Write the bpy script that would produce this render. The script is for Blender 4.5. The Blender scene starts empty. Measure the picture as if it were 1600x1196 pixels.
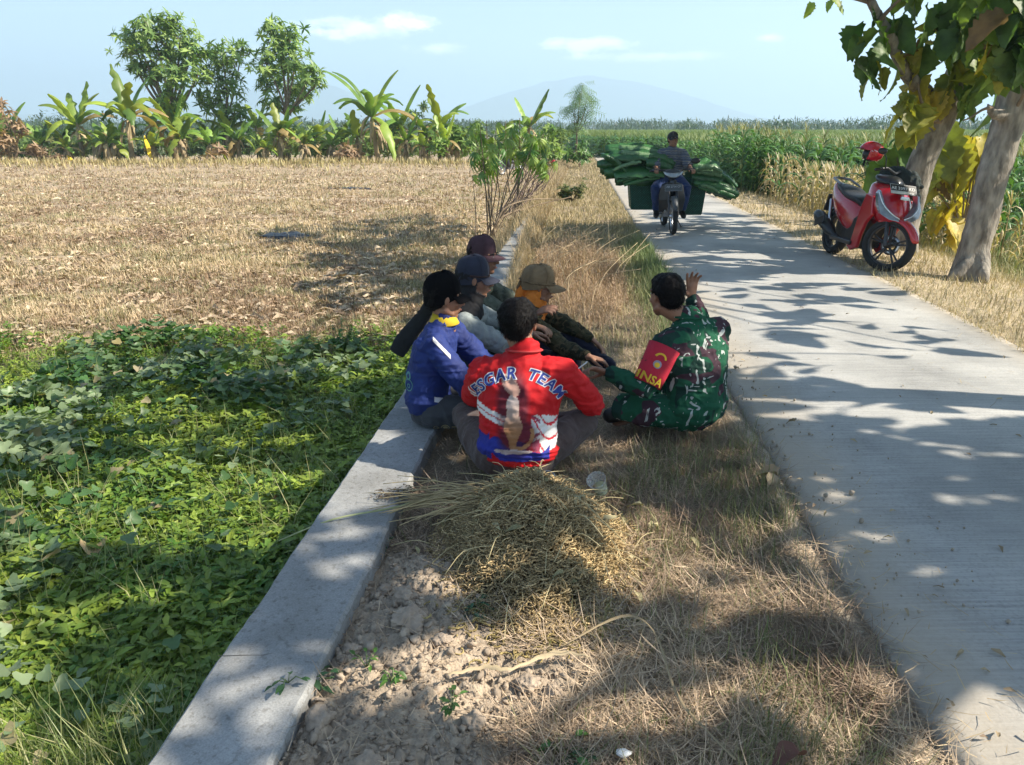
import bpy, bmesh, math, random
import numpy as np
from mathutils import Vector, Matrix, noise
from mathutils.bvhtree import BVHTree
random.seed(7); rng = np.random.default_rng(11)
sc = bpy.context.scene
COL = sc.collection
R = math.radians
# ------------------------------------------------------------------ camera, sky, sun, exposure
PITCH = R(18.35); CAMH = 1.6; FPX = 1200.0
cd = bpy.data.cameras.new('camera'); cam = bpy.data.objects.new('camera', cd); COL.objects.link(cam)
cam.location = (0, 0, CAMH); cam.rotation_euler = (R(90) - PITCH, 0, 0)
cd.sensor_width = 36; cd.lens = 36 * FPX / 1600; cd.clip_start = .05; cd.clip_end = 20000
sc.camera = cam
SUN_EL = R(40); SUN_AZ = R(-8)            # azimuth measured from +X
SD = Vector((math.cos(SUN_EL) * math.cos(SUN_AZ), math.cos(SUN_EL) * math.sin(SUN_AZ), math.sin(SUN_EL)))
world = bpy.data.worlds.new('World'); sc.world = world; world.use_nodes = True
nt = world.node_tree; nt.nodes.clear()
def N(nt, t, **k):
    n = nt.nodes.new(t)
    for a, b in k.items():
        if a.startswith('i_'): n.inputs[a[2:].replace('_', ' ')].default_value = b
        else: setattr(n, a, b)
    return n
def build_world():
    L = nt.links.new
    out = N(nt, 'ShaderNodeOutputWorld'); bg = N(nt, 'ShaderNodeBackground'); bg.inputs[1].default_value = .064
    sky = N(nt, 'ShaderNodeTexSky', sky_type='NISHITA', sun_disc=False, sun_elevation=SUN_EL,
            sun_rotation=math.atan2(SD.x, SD.y), air_density=1.0, dust_density=.7, ozone_density=2.2)
    # a few small cumulus clouds low over the horizon, placed by direction
    tc = N(nt, 'ShaderNodeTexCoord'); sep = N(nt, 'ShaderNodeSeparateXYZ'); L(tc.outputs['Generated'], sep.inputs[0])
    def M(op, a, b=None, c=None):
        m = N(nt, 'ShaderNodeMath', operation=op)
        for i, x in enumerate((a, b, c)):
            if x is None: continue
            if isinstance(x, (int, float)): m.inputs[i].default_value = x
            else: L(x, m.inputs[i])
        return m.outputs[0]
    az = M('ARCTAN2', sep.outputs[0], sep.outputs[1]); el = M('ARCSINE', sep.outputs[2])
    no = N(nt, 'ShaderNodeTexNoise'); no.inputs['Scale'].default_value = 30; no.inputs['Detail'].default_value = 6
    no.inputs['Roughness'].default_value = .62
    mp = N(nt, 'ShaderNodeMapping'); mp.inputs['Scale'].default_value = (1, 1, 2.2)
    L(tc.outputs['Generated'], mp.inputs[0]); L(mp.outputs[0], no.inputs['Vector'])
    tot = None
    for (a, e, wa, we, s) in ((-10.2, 6.35, 4.2, .75, .9), (-6.9, 6.75, 1.8, .62, 1.25), (5.2, 5.35, 3.2, .55, 1.2), (-12.5, 6.0, 1.6, .5, .8),
                              (9.5, 4.6, 6, .35, .6), (-5.2, 5.15, 2.0, .4, .7), (17, 5.6, 1.2, .3, .7), (-20, 4.6, 6, .5, .4)):
        dx = M('DIVIDE', M('SUBTRACT', az, R(a)), R(wa)); dy = M('DIVIDE', M('SUBTRACT', el, R(e)), R(we))
        d = M('SQRT', M('ADD', M('MULTIPLY', dx, dx), M('MULTIPLY', dy, dy)))
        m = M('MULTIPLY', M('SUBTRACT', M('ADD', 1.0, M('MULTIPLY', M('SUBTRACT', no.outputs[0], .5), 2.6)), d), s)
        m = M('MAXIMUM', m, 0.0)
        tot = m if tot is None else M('ADD', tot, m)
    tot = M('MINIMUM', tot, .8)
    mix = N(nt, 'ShaderNodeMixRGB'); mix.inputs[2].default_value = (19, 19.4, 19.8, 1)
    # thin high veil: real sky here is paler than a clean-air sky
    veil = N(nt, 'ShaderNodeMixRGB'); veil.inputs[2].default_value = (7.6, 10.6, 13.0, 1); L(M('MULTIPLY', M('MAXIMUM', M('SUBTRACT', 1.0, M('DIVIDE', el, R(15))), 0.0), .9), veil.inputs[0])
    L(sky.outputs[0], veil.inputs[1]); L(veil.outputs[0], mix.inputs[1]); L(tot, mix.inputs[0]); L(mix.outputs[0], bg.inputs[0]); L(bg.outputs[0], out.inputs[0])
build_world()
sl = bpy.data.lights.new('sun', 'SUN'); sl.energy = 5.0; sl.angle = R(.53); sl.color = (1, .91, .77)
sun = bpy.data.objects.new('sun', sl); COL.objects.link(sun); sun.rotation_euler = SD.to_track_quat('Z', 'Y').to_euler()
sc.view_settings.view_transform = 'Standard'; sc.view_settings.look = 'None'; sc.view_settings.exposure = 1.15; sc.view_settings.gamma = 1
sc.cycles.max_bounces = 6; sc.cycles.diffuse_bounces = 3; sc.cycles.glossy_bounces = 2; sc.cycles.transmission_bounces = 4
sc.cycles.transparent_max_bounces = 8; sc.cycles.volume_bounces = 1; sc.cycles.use_denoising = True
# ------------------------------------------------------------------ picture <-> world helpers
cp, sp = math.cos(PITCH), math.sin(PITCH)
def W(u, v, Y):                      # the point seen at picture position u, v that stands Y metres ahead
    a = (u - 800) / FPX; b = (v - 598) / FPX
    t = Y / (cp - b * sp)
    return Vector((t * a, Y, CAMH + t * (-sp - b * cp)))
def P(u, v, z=0.0):                  # the point seen at u, v that lies at height z
    a = (u - 800) / FPX; b = (v - 598) / FPX
    t = (z - CAMH) / (-sp - b * cp)
    return (t * a, t * (cp - b * sp))
def PP(pts, z=0.0): return np.array([P(u, v, z) for u, v in pts])
def wallL(y): return -1.10 + .09 * y
def wallR(y): return -.77 + .09 * y
def roadL(y): return 1.07 + .08 * y
def roadR(y): return 3.5 + .08 * y
def inpoly(x, y, poly):
    x = np.asarray(x); y = np.asarray(y); c = np.zeros(x.shape, bool); n = len(poly)
    for i in range(n):
        x1, y1 = poly[i]; x2, y2 = poly[(i + 1) % n]
        if y1 == y2: continue
        c ^= ((y1 > y) != (y2 > y)) & (x < (x2 - x1) * (y - y1) / (y2 - y1) + x1)
    return c
# ------------------------------------------------------------------ numpy noise
def _h(ix, iy, s):
    v = (ix.astype(np.int64) * 374761393 + iy.astype(np.int64) * 668265263 + s * 974634777) & 0xffffffff
    v = ((v ^ (v >> 13)) * 1274126177) & 0xffffffff
    return ((v ^ (v >> 16)) & 0xffffff) / float(0xffffff)
def vn(x, y, s=0):
    x = np.asarray(x, float); y = np.asarray(y, float)
    ix = np.floor(x); iy = np.floor(y); fx = x - ix; fy = y - iy
    fx = fx * fx * (3 - 2 * fx); fy = fy * fy * (3 - 2 * fy)
    a = _h(ix, iy, s); b = _h(ix + 1, iy, s); c = _h(ix, iy + 1, s); d = _h(ix + 1, iy + 1, s)
    return (a * (1 - fx) + b * fx) * (1 - fy) + (c * (1 - fx) + d * fx) * fy
def fbm(x, y, s=0, o=4):
    t = 0; a = .5; k = 0
    for i in range(o):
        t = t + a * vn(x * 2 ** i, y * 2 ** i, s + i * 7); k += a; a *= .5
    return t / k
def worley(x, y, s=0):
    ix = np.floor(x); iy = np.floor(y); f1 = np.full(x.shape, 9.); f2 = np.full(x.shape, 9.); cid = np.zeros(x.shape)
    for dx in (-1, 0, 1):
        for dy in (-1, 0, 1):
            jx = ix + dx; jy = iy + dy
            d = np.hypot(jx + _h(jx, jy, s) - x, jy + _h(jx, jy, s + 5) - y)
            near = d < f1
            f2 = np.where(near, f1, np.minimum(f2, d)); cid = np.where(near, _h(jx, jy, s + 9), cid); f1 = np.where(near, d, f1)
    return f1, f2, cid
# ------------------------------------------------------------------ mesh helpers
def mesh_np(name, V, F, mat=None, parent=None, col=None, smooth=False, mi=None):
    V = np.asarray(V, np.float32).reshape(-1, 3); F = np.asarray(F, np.int32); k = F.shape[1]
    me = bpy.data.meshes.new(name)
    me.vertices.add(len(V)); me.vertices.foreach_set('co', V.ravel())
    me.loops.add(F.size); me.loops.foreach_set('vertex_index', F.ravel())
    me.polygons.add(len(F)); me.polygons.foreach_set('loop_start', np.arange(len(F), dtype=np.int32) * k)
    if smooth: me.polygons.foreach_set('use_smooth', np.ones(len(F), bool))
    if mi is not None: me.polygons.foreach_set('material_index', np.asarray(mi, np.int32))
    me.update(calc_edges=True)
    if col is not None:
        at = me.color_attributes.new('Col', 'FLOAT_COLOR', 'POINT'); c = np.ones((len(V), 4), np.float32); c[:, :3] = col
        at.data.foreach_set('color', c.ravel())
    for m in (mat if isinstance(mat, (list, tuple)) else [mat]):
        if m: me.materials.append(m)
    o = bpy.data.objects.new(name, me); COL.objects.link(o)
    if parent: o.parent = parent
    return o
def tag(o, label=None, cat=None, group=None, kind=None):
    if label: o['label'] = label
    if cat: o['category'] = cat
    if group: o['group'] = group
    if kind: o['kind'] = kind
    return o
def empty(name, loc=(0, 0, 0), rz=0, label=None, cat=None, group=None):
    o = bpy.data.objects.new(name, None); COL.objects.link(o); o.location = loc; o.rotation_euler = (0, 0, rz); o.empty_display_size = .1
    return tag(o, label, cat, group)
def copy_tree(o, parent=None):
    c = o.copy(); COL.objects.link(c); c.parent = parent
    for ch in o.children: copy_tree(ch, c)
    return c
class G:                              # collects geometry (mixed polygons) for one mesh
    def __init__(s): s.v = []; s.f = []; s.m = []; s.mi = 0
    def add(s, vs, fs):
        b = len(s.v); s.v += [tuple(p) for p in vs]; s.f += [tuple(i + b for i in f) for f in fs]; s.m += [s.mi] * len(fs); return s
    def box(s, c, d, rot=None):
        c = Vector(c); x, y, z = d[0] / 2, d[1] / 2, d[2] / 2
        vs = [Vector((a, b, e)) for e in (-z, z) for b in (-y, y) for a in (-x, x)]
        if rot: vs = [rot @ p for p in vs]
        return s.add([p + c for p in vs], [(0, 2, 3, 1), (4, 5, 7, 6), (0, 1, 5, 4), (2, 6, 7, 3), (0, 4, 6, 2), (1, 3, 7, 5)])
    def tube(s, pts, rad, n=12, side=None, cap=True):
        pts = [Vector(p) for p in pts]
        rad = [(r, r) if isinstance(r, (int, float)) else r for r in (rad if isinstance(rad, (list, tuple)) and len(rad) == len(pts) else [rad] * len(pts))]
        rings = []; prev = Vector(side) if side is not None else None
        T = [(pts[min(i + 1, len(pts) - 1)] - pts[max(i - 1, 0)]).normalized() for i in range(len(pts))]
        P2 = list(zip(pts, rad, T))
        if cap:                       # rounded ends
            a, b = P2[0], P2[-1]; ra = min(a[1]); rb = min(b[1])
            P2 = [(a[0] - a[2] * ra * .86, (a[1][0] * .5, a[1][1] * .5), a[2]), (a[0] - a[2] * ra * .5, (a[1][0] * .86, a[1][1] * .86), a[2])] + P2 + \
                 [(b[0] + b[2] * rb * .5, (b[1][0] * .86, b[1][1] * .86), b[2]), (b[0] + b[2] * rb * .86, (b[1][0] * .5, b[1][1] * .5), b[2])]
        vs = []
        for p, r, t in P2:
            if prev is None: prev = t.orthogonal()
            x = prev - t * prev.dot(t)
            if x.length < 1e-5: x = t.orthogonal()
            x.normalize(); prev = x; y = t.cross(x)
            for i in range(n):
                a = 2 * math.pi * i / n; vs.append(p + x * (r[0] * math.cos(a)) + y * (r[1] * math.sin(a)))
        fs = []; m = len(P2)
        for j in range(m - 1):
            for i in range(n): fs.append((j * n + i, j * n + (i + 1) % n, (j + 1) * n + (i + 1) % n, (j + 1) * n + i))
        fs.append(tuple(range(n - 1, -1, -1))); fs.append(tuple((m - 1) * n + i for i in range(n)))
        return s.add(vs, fs)
    def ell(s, c, r, M=None, n=16, k=10):
        c = Vector(c); vs = []
        for j in range(1, k):
            t = math.pi * j / k
            for i in range(n):
                a = 2 * math.pi * i / n; vs.append(Vector((r[0] * math.sin(t) * math.cos(a), r[1] * math.sin(t) * math.sin(a), r[2] * math.cos(t))))
        vs += [Vector((0, 0, r[2])), Vector((0, 0, -r[2]))]; fs = []
        for j in range(k - 2):
            for i in range(n): fs.append((j * n + i, (j + 1) * n + i, (j + 1) * n + (i + 1) % n, j * n + (i + 1) % n))
        for i in range(n): fs.append((len(vs) - 2, i, (i + 1) % n)); fs.append((len(vs) - 1, (k - 2) * n + (i + 1) % n, (k - 2) * n + i))
        if M: vs = [M @ p for p in vs]
        return s.add([p + c for p in vs], fs)
    def xf(s, M): s.v = [tuple(M @ Vector(p)) for p in s.v]; return s
    def loft(s, rings, cap=True):
        n = len(rings[0]); vs = [p for r in rings for p in r]; fs = []
        for j in range(len(rings) - 1):
            for i in range(n): fs.append((j * n + i, j * n + (i + 1) % n, (j + 1) * n + (i + 1) % n, (j + 1) * n + i))
        if cap: fs.append(tuple(range(n - 1, -1, -1))); fs.append(tuple((len(rings) - 1) * n + i for i in range(n)))
        return s.add(vs, fs)
    def plate(s, poly, y0, y1):       # polygon in X,Z given thickness along Y
        n = len(poly); vs = [(x, y0, z) for x, z in poly] + [(x, y1, z) for x, z in poly]
        return s.add(vs, [tuple(range(n)), tuple(range(2 * n - 1, n - 1, -1))] + [(i, n + i, n + (i + 1) % n, (i + 1) % n) for i in range(n)])
    def mesh(s, name, mats=None):
        me = bpy.data.meshes.new(name); me.from_pydata(s.v, [], s.f)
        for m in (mats if isinstance(mats, (list, tuple)) else [mats]):
            if m: me.materials.append(m)
        if any(s.m): me.polygons.foreach_set('material_index', s.m)
        bm = bmesh.new(); bm.from_mesh(me); bmesh.ops.recalc_face_normals(bm, faces=bm.faces); bm.to_mesh(me); bm.free()
        return me
    def build(s, name, mats=None, parent=None, smooth=True, sub=0, bevel=0, remesh=0, smo=0):
        me = s.mesh(name, mats); o = bpy.data.objects.new(name, me); COL.objects.link(o)
        if parent: o.parent = parent
        if remesh:
            md = o.modifiers.new('r', 'REMESH'); md.mode = 'VOXEL'; md.voxel_size = remesh; md.use_smooth_shade = True
            if smo: sm = o.modifiers.new('s', 'SMOOTH'); sm.factor = .5; sm.iterations = smo
            bake(o)
        if bevel: b = o.modifiers.new('b', 'BEVEL'); b.width = bevel; b.segments = 3; b.limit_method = 'ANGLE'; b.angle_limit = R(35)
        if sub: b = o.modifiers.new('u', 'SUBSURF'); b.levels = sub; b.render_levels = sub
        if smooth:
            for p in o.data.polygons: p.use_smooth = True
        if bevel and smooth:
            try: w = o.modifiers.new('w', 'WEIGHTED_NORMAL')
            except Exception: pass
        return o
def bake(o):
    dg = bpy.context.evaluated_depsgraph_get(); dg.update()
    ev = o.evaluated_get(dg); me = bpy.data.meshes.new_from_object(ev); o.modifiers.clear()
    old = o.data
    mats = list(old.materials); o.data = me; me.name = o.name
    if not len(me.materials):
        for m in mats: me.materials.append(m)
    bpy.data.meshes.remove(old)
def verts(o):
    a = np.empty(len(o.data.vertices) * 3, np.float32); o.data.vertices.foreach_get('co', a); return a.reshape(-1, 3)
def setverts(o, V): o.data.vertices.foreach_set('co', np.asarray(V, np.float32).ravel()); o.data.update()
def setcol(o, c):
    at = o.data.color_attributes.new('Col', 'FLOAT_COLOR', 'POINT'); d = np.ones((len(o.data.vertices), 4), np.float32); d[:, :3] = c
    at.data.foreach_set('color', d.ravel())
# ------------------------------------------------------------------ batch copies of small templates
def rots(yaw, pitch=0., roll=0.):     # Rz(yaw) @ Rx(pitch) @ Ry(roll), arrays
    yaw, pitch, roll = np.broadcast_arrays(np.asarray(yaw, float), pitch, roll)
    cz, sz, cx, sx, cy, sy = np.cos(yaw), np.sin(yaw), np.cos(pitch), np.sin(pitch), np.cos(roll), np.sin(roll)
    o = np.zeros_like(cz); i = np.ones_like(cz)
    st = lambda *a: np.stack(a, -1).reshape(a[0].shape + (3, 3))
    Z = st(cz, -sz, o, sz, cz, o, o, o, i); X = st(i, o, o, o, cx, -sx, o, sx, cx); Y = st(cy, o, sy, o, i, o, -sy, o, cy)
    return Z @ X @ Y
class Batch:
    def __init__(s): s.V = []; s.F = []; s.C = []; s.n = 0
    def add(s, T, pos, Rm, S, col):
        V, F = T; pos = np.asarray(pos, float); n = len(pos)
        if n == 0: return s
        S = np.asarray(S, float)
        if S.ndim == 0: S = np.full(n, float(S))
        S = S[:, None] * np.ones(3) if S.ndim == 1 else S
        w = np.einsum('nij,nmj->nmi', Rm, V[None] * S[:, None, :]) + pos[:, None, :]
        f = F[None] + (np.arange(n) * len(V))[:, None, None] + s.n
        s.V.append(w.reshape(-1, 3)); s.F.append(f.reshape(-1, 3)); s.n += n * len(V)
        c = np.asarray(col, float)
        if c.ndim == 1: c = np.tile(c, (n, 1))
        s.C.append(np.repeat(c, len(V), 0)); return s
    def build(s, name, mat, parent=None, smooth=False):
        return mesh_np(name, np.concatenate(s.V), np.concatenate(s.F), mat, parent, np.concatenate(s.C), smooth)
def quads2tris(F): return np.array([t for q in F for t in ((q[0], q[1], q[2]), (q[0], q[2], q[3]))])
def T_blade(bend=.4, w=.5):           # grass blade along +Z, length 1, width set by S.x
    return np.array([(-.5, 0, 0), (.5, 0, 0), (-.4, bend * .25, .5), (.4, bend * .25, .5), (0, bend, .93)], float), np.array([(0, 1, 3), (0, 3, 2), (2, 3, 4)])
def T_leaf(wd=.5, fold=.12, droop=.25, nx=3, ny=4, wave=0., seed=0, tip=1.):  # leaf along +Y
    rg = np.random.default_rng(seed); vs = []; fs = []
    for j in range(ny + 1):
        t = j / ny; ww = wd * .5 * math.sin(math.pi * min(t * .93 + .07, 1) ** .8) ** .75 if j < ny else .01
        for i in range(-1, 2):
            e = 1 + (rg.uniform(-wave, wave) if i else 0)
            vs.append((i * ww * e, t + (rg.uniform(-wave, wave) * .35 if i else 0), abs(i) * ww * fold * 2 - droop * t * t + rg.uniform(-wave, wave) * (.32 if i else .08)))
    for j in range(ny):
        for i in range(2): a = j * 3 + i; fs.append((a, a + 1, a + 4, a + 3))
    return np.array(vs), quads2tris(fs)
def T_merge(items):
    V = []; F = []; n = 0
    for (v, f) in items: V.append(v); F.append(f + n); n += len(v)
    return np.concatenate(V), np.concatenate(F)
def T_xf(T, yaw=0, pitch=0, roll=0, s=1, p=(0, 0, 0)):
    return (T[0] * s) @ rots(np.array([yaw]), pitch, roll)[0].T + np.array(p), T[1]
def T_stick(k=3, bend=.1, seed=0):    # thin round stick along +Z, radius set by S.x
    rg = np.random.default_rng(seed); vs = []; fs = []
    for j in range(k + 1):
        o = rg.uniform(-bend, bend, 2) if j else (0, 0)
        for i in range(3): a = 2.094 * i; vs.append((math.cos(a) * (1 - .6 * j / k) + o[0] * 0, math.sin(a) * (1 - .6 * j / k), j / k))
    for j in range(k):
        for i in range(3): fs.append((j * 3 + i, j * 3 + (i + 1) % 3, j * 3 + 3 + (i + 1) % 3, j * 3 + 3 + i))
    return np.array(vs), quads2tris(fs)
def T_clod(seed=0, sub=2, rough=.25):
    bm = bmesh.new(); bmesh.ops.create_icosphere(bm, subdivisions=sub, radius=1)
    for v in bm.verts:
        d = noise.noise(v.co * 1.3 + Vector((seed * 9.1, 0, 0))) * rough * 1.6 + noise.noise(v.co * 3.5 + Vector((0, seed * 5., 0))) * rough
        v.co *= 1 + d
    bmesh.ops.triangulate(bm, faces=bm.faces); bm.verts.index_update()
    r = np.array([v.co[:] for v in bm.verts]), np.array([[v.index for v in f.verts] for f in bm.faces]); bm.free(); return r
def mixc(a, b, t):
    t = np.asarray(t)[:, None]; return np.array(a)[None] * (1 - t) + np.array(b)[None] * t
# ------------------------------------------------------------------ materials
def newmat(name):
    m = bpy.data.materials.new(name); m.use_nodes = True; t = m.node_tree; t.nodes.clear()
    o = t.nodes.new('ShaderNodeOutputMaterial'); b = t.nodes.new('ShaderNodeBsdfPrincipled'); t.links.new(b.outputs[0], o.inputs[0])
    return m, t, b, o
def mat(name, c, rough=.8, var=.25, scale=8., bump=.0, bscale=40., metal=0., coat=0., c2=None, spec=.5, attr=False, stretch=None, trans=0, sheen=0, detail=5, coords='Object'):
    m, t, b, o = newmat(name); L = t.links.new
    b.inputs['Roughness'].default_value = rough; b.inputs['Metallic'].default_value = metal; b.inputs['Coat Weight'].default_value = coat
    b.inputs['Coat Roughness'].default_value = .08; b.inputs['Specular IOR Level'].default_value = spec
    if sheen: b.inputs['Sheen Weight'].default_value = sheen
    tc = N(t, 'ShaderNodeTexCoord'); src = tc.outputs[coords]
    if stretch:
        mp = N(t, 'ShaderNodeMapping'); mp.inputs['Scale'].default_value = stretch; L(src, mp.inputs[0]); src = mp.outputs[0]
    no = N(t, 'ShaderNodeTexNoise'); no.inputs['Scale'].default_value = scale; no.inputs['Detail'].default_value = detail; L(src, no.inputs['Vector'])
    if attr:
        base = N(t, 'ShaderNodeAttribute', attribute_name='Col').outputs['Color']
    else:
        base = None
    rp = N(t, 'ShaderNodeValToRGB'); rp.color_ramp.elements[0].position = .3; rp.color_ramp.elements[1].position = .7
    lo = 1 - var; hi = 1 + var
    if attr:
        rp.color_ramp.elements[0].color = (lo, lo, lo, 1); rp.color_ramp.elements[1].color = (hi, hi, hi, 1)
        mx = N(t, 'ShaderNodeMixRGB', blend_type='MULTIPLY'); mx.inputs[0].default_value = 1; L(base, mx.inputs[1]); L(rp.outputs[0], mx.inputs[2]); L(no.outputs[0], rp.inputs[0]); colr = mx.outputs[0]
    else:
        c2 = c2 or tuple(x * hi for x in c[:3]); c1 = tuple(x * lo for x in c[:3]) if c2 is None or var else c
        rp.color_ramp.elements[0].color = (*c1[:3], 1); rp.color_ramp.elements[1].color = (*c2[:3], 1); L(no.outputs[0], rp.inputs[0]); colr = rp.outputs[0]
    L(colr, b.inputs['Base Color'])
    if bump:
        n2 = N(t, 'ShaderNodeTexNoise'); n2.inputs['Scale'].default_value = bscale; n2.inputs['Detail'].default_value = 6; L(src, n2.inputs['Vector'])
        bu = N(t, 'ShaderNodeBump'); bu.inputs['Strength'].default_value = bump; bu.inputs['Distance'].default_value = .01
        L(n2.outputs[0], bu.inputs['Height']); L(bu.outputs[0], b.inputs['Normal'])
    if trans:
        tr = N(t, 'ShaderNodeBsdfTranslucent'); ms = N(t, 'ShaderNodeMixShader'); ms.inputs[0].default_value = trans
        g = N(t, 'ShaderNodeMixRGB', blend_type='MULTIPLY'); g.inputs[0].default_value = 1; g.inputs[2].default_value = (1.25, 1.35, .55, 1); L(colr, g.inputs[1]); L(g.outputs[0], tr.inputs[0])
        L(b.outputs[0], ms.inputs[1]); L(tr.outputs[0], ms.inputs[2]); L(ms.outputs[0], o.inputs[0])
    return m
M_leaf = mat('leaf', (1, 1, 1), .45, .15, 3, attr=True, trans=.3)
def T_teak(seed):
    rg = np.random.default_rng(seed); ny = 12; vs = []; fs = []; cols = (-1, -.55, 0, .55, 1); bendx = rg.uniform(-.12, .12)
    curl = rg.uniform(.25, .6); tw = rg.uniform(-.5, .5)
    for j in range(ny + 1):
        t = j / ny; ww = .33 * math.sin(math.pi * min(t * .95 + .05, 1) ** .72) ** .62 if j < ny else .008
        ww *= 1 + (.10 if j % 2 else -.07) * (0 < j < ny); vein = .022 if j % 2 else -.014
        for c in cols:
            e = 1 + (rg.uniform(-.10, .10) if abs(c) == 1 else 0); x = c * ww * e; yy = t - abs(c) * .05 + (rg.uniform(-.02, .02) if abs(c) == 1 else 0)
            z = abs(c) ** 1.5 * ww * .35 + vein * abs(c) - curl * t * t + (rg.uniform(-.035, .035) if abs(c) == 1 else 0) + tw * x * t
            vs.append((x + bendx * t * t, yy, z))
    for j in range(ny):
        for i in range(4): a = j * 5 + i; fs.append((a, a + 1, a + 6, a + 5))
    return np.array(vs), quads2tris(fs)
M_dry = mat('dry_plant', (1, 1, 1), .75, .2, 5, attr=True, trans=.12)
M_clod = mat('soil_clod', (1, 1, 1), .95, .2, 30, bump=.7, bscale=60, attr=True)
M_bark = mat('bark', (.20, .17, .14), .95, .5, 14, bump=1.4, bscale=34, stretch=(1, 1, .35), c2=(.38, .34, .28), detail=9)
M_bark2 = mat('thin_bark', (.20, .15, .10), .9, .3, 9, bump=.5, bscale=40)
M_cloth = lambda n, c, **k: mat(n, c, .9, k.pop('var', .12), k.pop('scale', 14), bump=k.pop('bump', .35), bscale=k.pop('bscale', 220), spec=.2, sheen=.15, **k)
M_skin = mat('skin', (.28, .14, .085), .5, .14, 25, bump=.15, bscale=200, spec=.4)
M_hair = mat('hair', (.006, .005, .005), .6, .3, 90, bump=.3, bscale=160, spec=.12)
M_black = mat('black_plastic', (.012, .012, .013), .38, .2, 12)
M_rubber = mat('tyre_rubber', (.018, .018, .018), .85, .3, 30, bump=.3, bscale=120)
M_metal = mat('steel', (.55, .55, .56), .3, .1, 12, metal=1)
M_dmetal = mat('dark_metal', (.06, .06, .065), .42, .3, 20, metal=.7)
M_white = mat('white_paint', (.75, .75, .73), .5, .05)
M_red = mat('red_gloss_paint', (.42, .006, .014), .25, .08, 5, coat=.9)
M_glass = mat("lamp_lens", (.20, .23, .26), .12, .35, 14, metal=.25, coat=1)
# ================================================================== THE SETTING
FZ = -.40
def fieldz(x, y):
    z = FZ + (fbm(x * .5, y * .5, 3) - .5) * .12 + (fbm(x * 3, y * 3, 4) - .5) * .07
    bank = np.exp(-((y - 40.5) / 1.6) ** 2) * .30
    edge = np.clip(1 - (wallL(y) - x) / .8, 0, 1) * .06
    return z + bank + edge
def grid(xs, ys):                     # xs: function(s array, y) or array
    ny = len(ys); nx = xs.shape[1]; F = []
    i = np.arange((ny - 1) * (nx - 1)); a = (i // (nx - 1)) * nx + i % (nx - 1)
    return np.stack([a, a + 1, a + nx + 1, a + nx], 1)
GREEN = PP([(-900, 500), (0, 512), (150, 520), (320, 528), (470, 532), (600, 545), (640, 610), (225, 1200), (-700, 1300)], FZ)
def greenness(x, y):
    w = np.clip((7.55 + (fbm(x * 1.3, y * .9, 21) - .5) * 1.6 - y) / .8, 0, 1)
    return w
# --- field
ys = np.concatenate([np.linspace(-3, 9, 260), np.linspace(9.06, 30, 240), np.linspace(30.2, 62, 120)]); nx = 260
s = np.linspace(0, 1, nx)[None, :] ** 1.9; xr = wallL(ys)[:, None] + .03; X = xr - s * 75; Y = ys[:, None] + 0 * X
Z = fieldz(X, Y)
f = fbm(X * 1.5, Y * 1.5, 8)[..., None]; g = greenness(X, Y)[..., None]
c = np.array((.29, .22, .15)) * (1 - f) + np.array((.45, .355, .235)) * f
c = c * (1 - g) + np.array((.10, .105, .05)) * g
M_field = mat('dry_soil', (1, 1, 1), .95, .35, 14, bump=.9, bscale=35, attr=True)
tag(mesh_np('field', np.stack([X, Y, Z], -1), grid(X, ys), M_field, col=c.reshape(-1, 3), smooth=True), kind='structure')
# --- far ground to the horizon
M_far = mat('far_farmland', (.20, .22, .10), .95, .5, .006, c2=(.34, .31, .18))
a = 4300.
tag(mesh_np('ground', [(-a, -200, -.75), (a, -200, -.75), (a, a, -.75), (-a, a, -.75)], [(0, 1, 2, 3)], M_far), kind='structure')
# --- verge strip between the channel wall and the road
SOIL = PP([(600, 835), (690, 860), (750, 930), (800, 985), (930, 1020), (900, 1090), (800, 1130), (740, 1250), (380, 1250), (480, 1040)])
SOILFAR = PP([(930, 640), (1000, 600), (960, 540), (1010, 500), (1020, 470), (860, 470), (830, 640)])
def soilness(x, y):
    j = (fbm(x * 5, y * 5, 31) - .5) * .5; k = (fbm(x * 5, y * 5, 32) - .5) * .35
    near = np.zeros(np.shape(x))
    for dx, dy in ((0, 0), (.05, 0), (-.05, 0), (0, .06), (0, -.06)): near = near + inpoly(x + j * .3 + dx, y + k * .3 + dy, SOIL) / 5.
    return near
def vergez(x, y):
    so = soilness(x, y)
    f1, f2, cid = worley(x * 11 + fbm(x * 9, y * 9, 2), y * 11, 40); g1, g2, gid = worley(x * 27, y * 27 + fbm(x * 20, y * 20, 2), 41)
    h1, h2, hid = worley(x * 60, y * 60, 43)
    cl = np.minimum(f2 - f1, .3) * .07 * (.4 + cid) + np.minimum(g2 - g1, .35) * .03 * (.3 + gid) + np.minimum(h2 - h1, .4) * .012
    z = -.055 + so * cl + (fbm(x * 2.2, y * 2.2, 5) - .5) * .05 + (fbm(x * 12, y * 12, 6) - .5) * .018
    e = np.clip((x - (roadL(y) - .12 + (fbm(x * 3, y * 3, 77) - .5) * .25)) / .12, -1, 1.6)          # feathered edge on to the road
    z = z + np.clip(1 + e, 0, 1) * .045 - np.clip(e, 0, 2) * .035
    return z + .03 * np.exp(-((x - wallR(y) - .25) / .2) ** 2) * so
ys = np.concatenate([np.arange(.9, 4.4, .0125), np.arange(4.41, 9, .035), np.arange(9.1, 76, .22)]); nx = 170
s = np.linspace(0, 1, nx)[None, :]; X = (wallR(ys)[:, None] - .03) + s * (roadL(ys) - wallR(ys) + .28)[:, None]; Y = ys[:, None] + 0 * X
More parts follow.
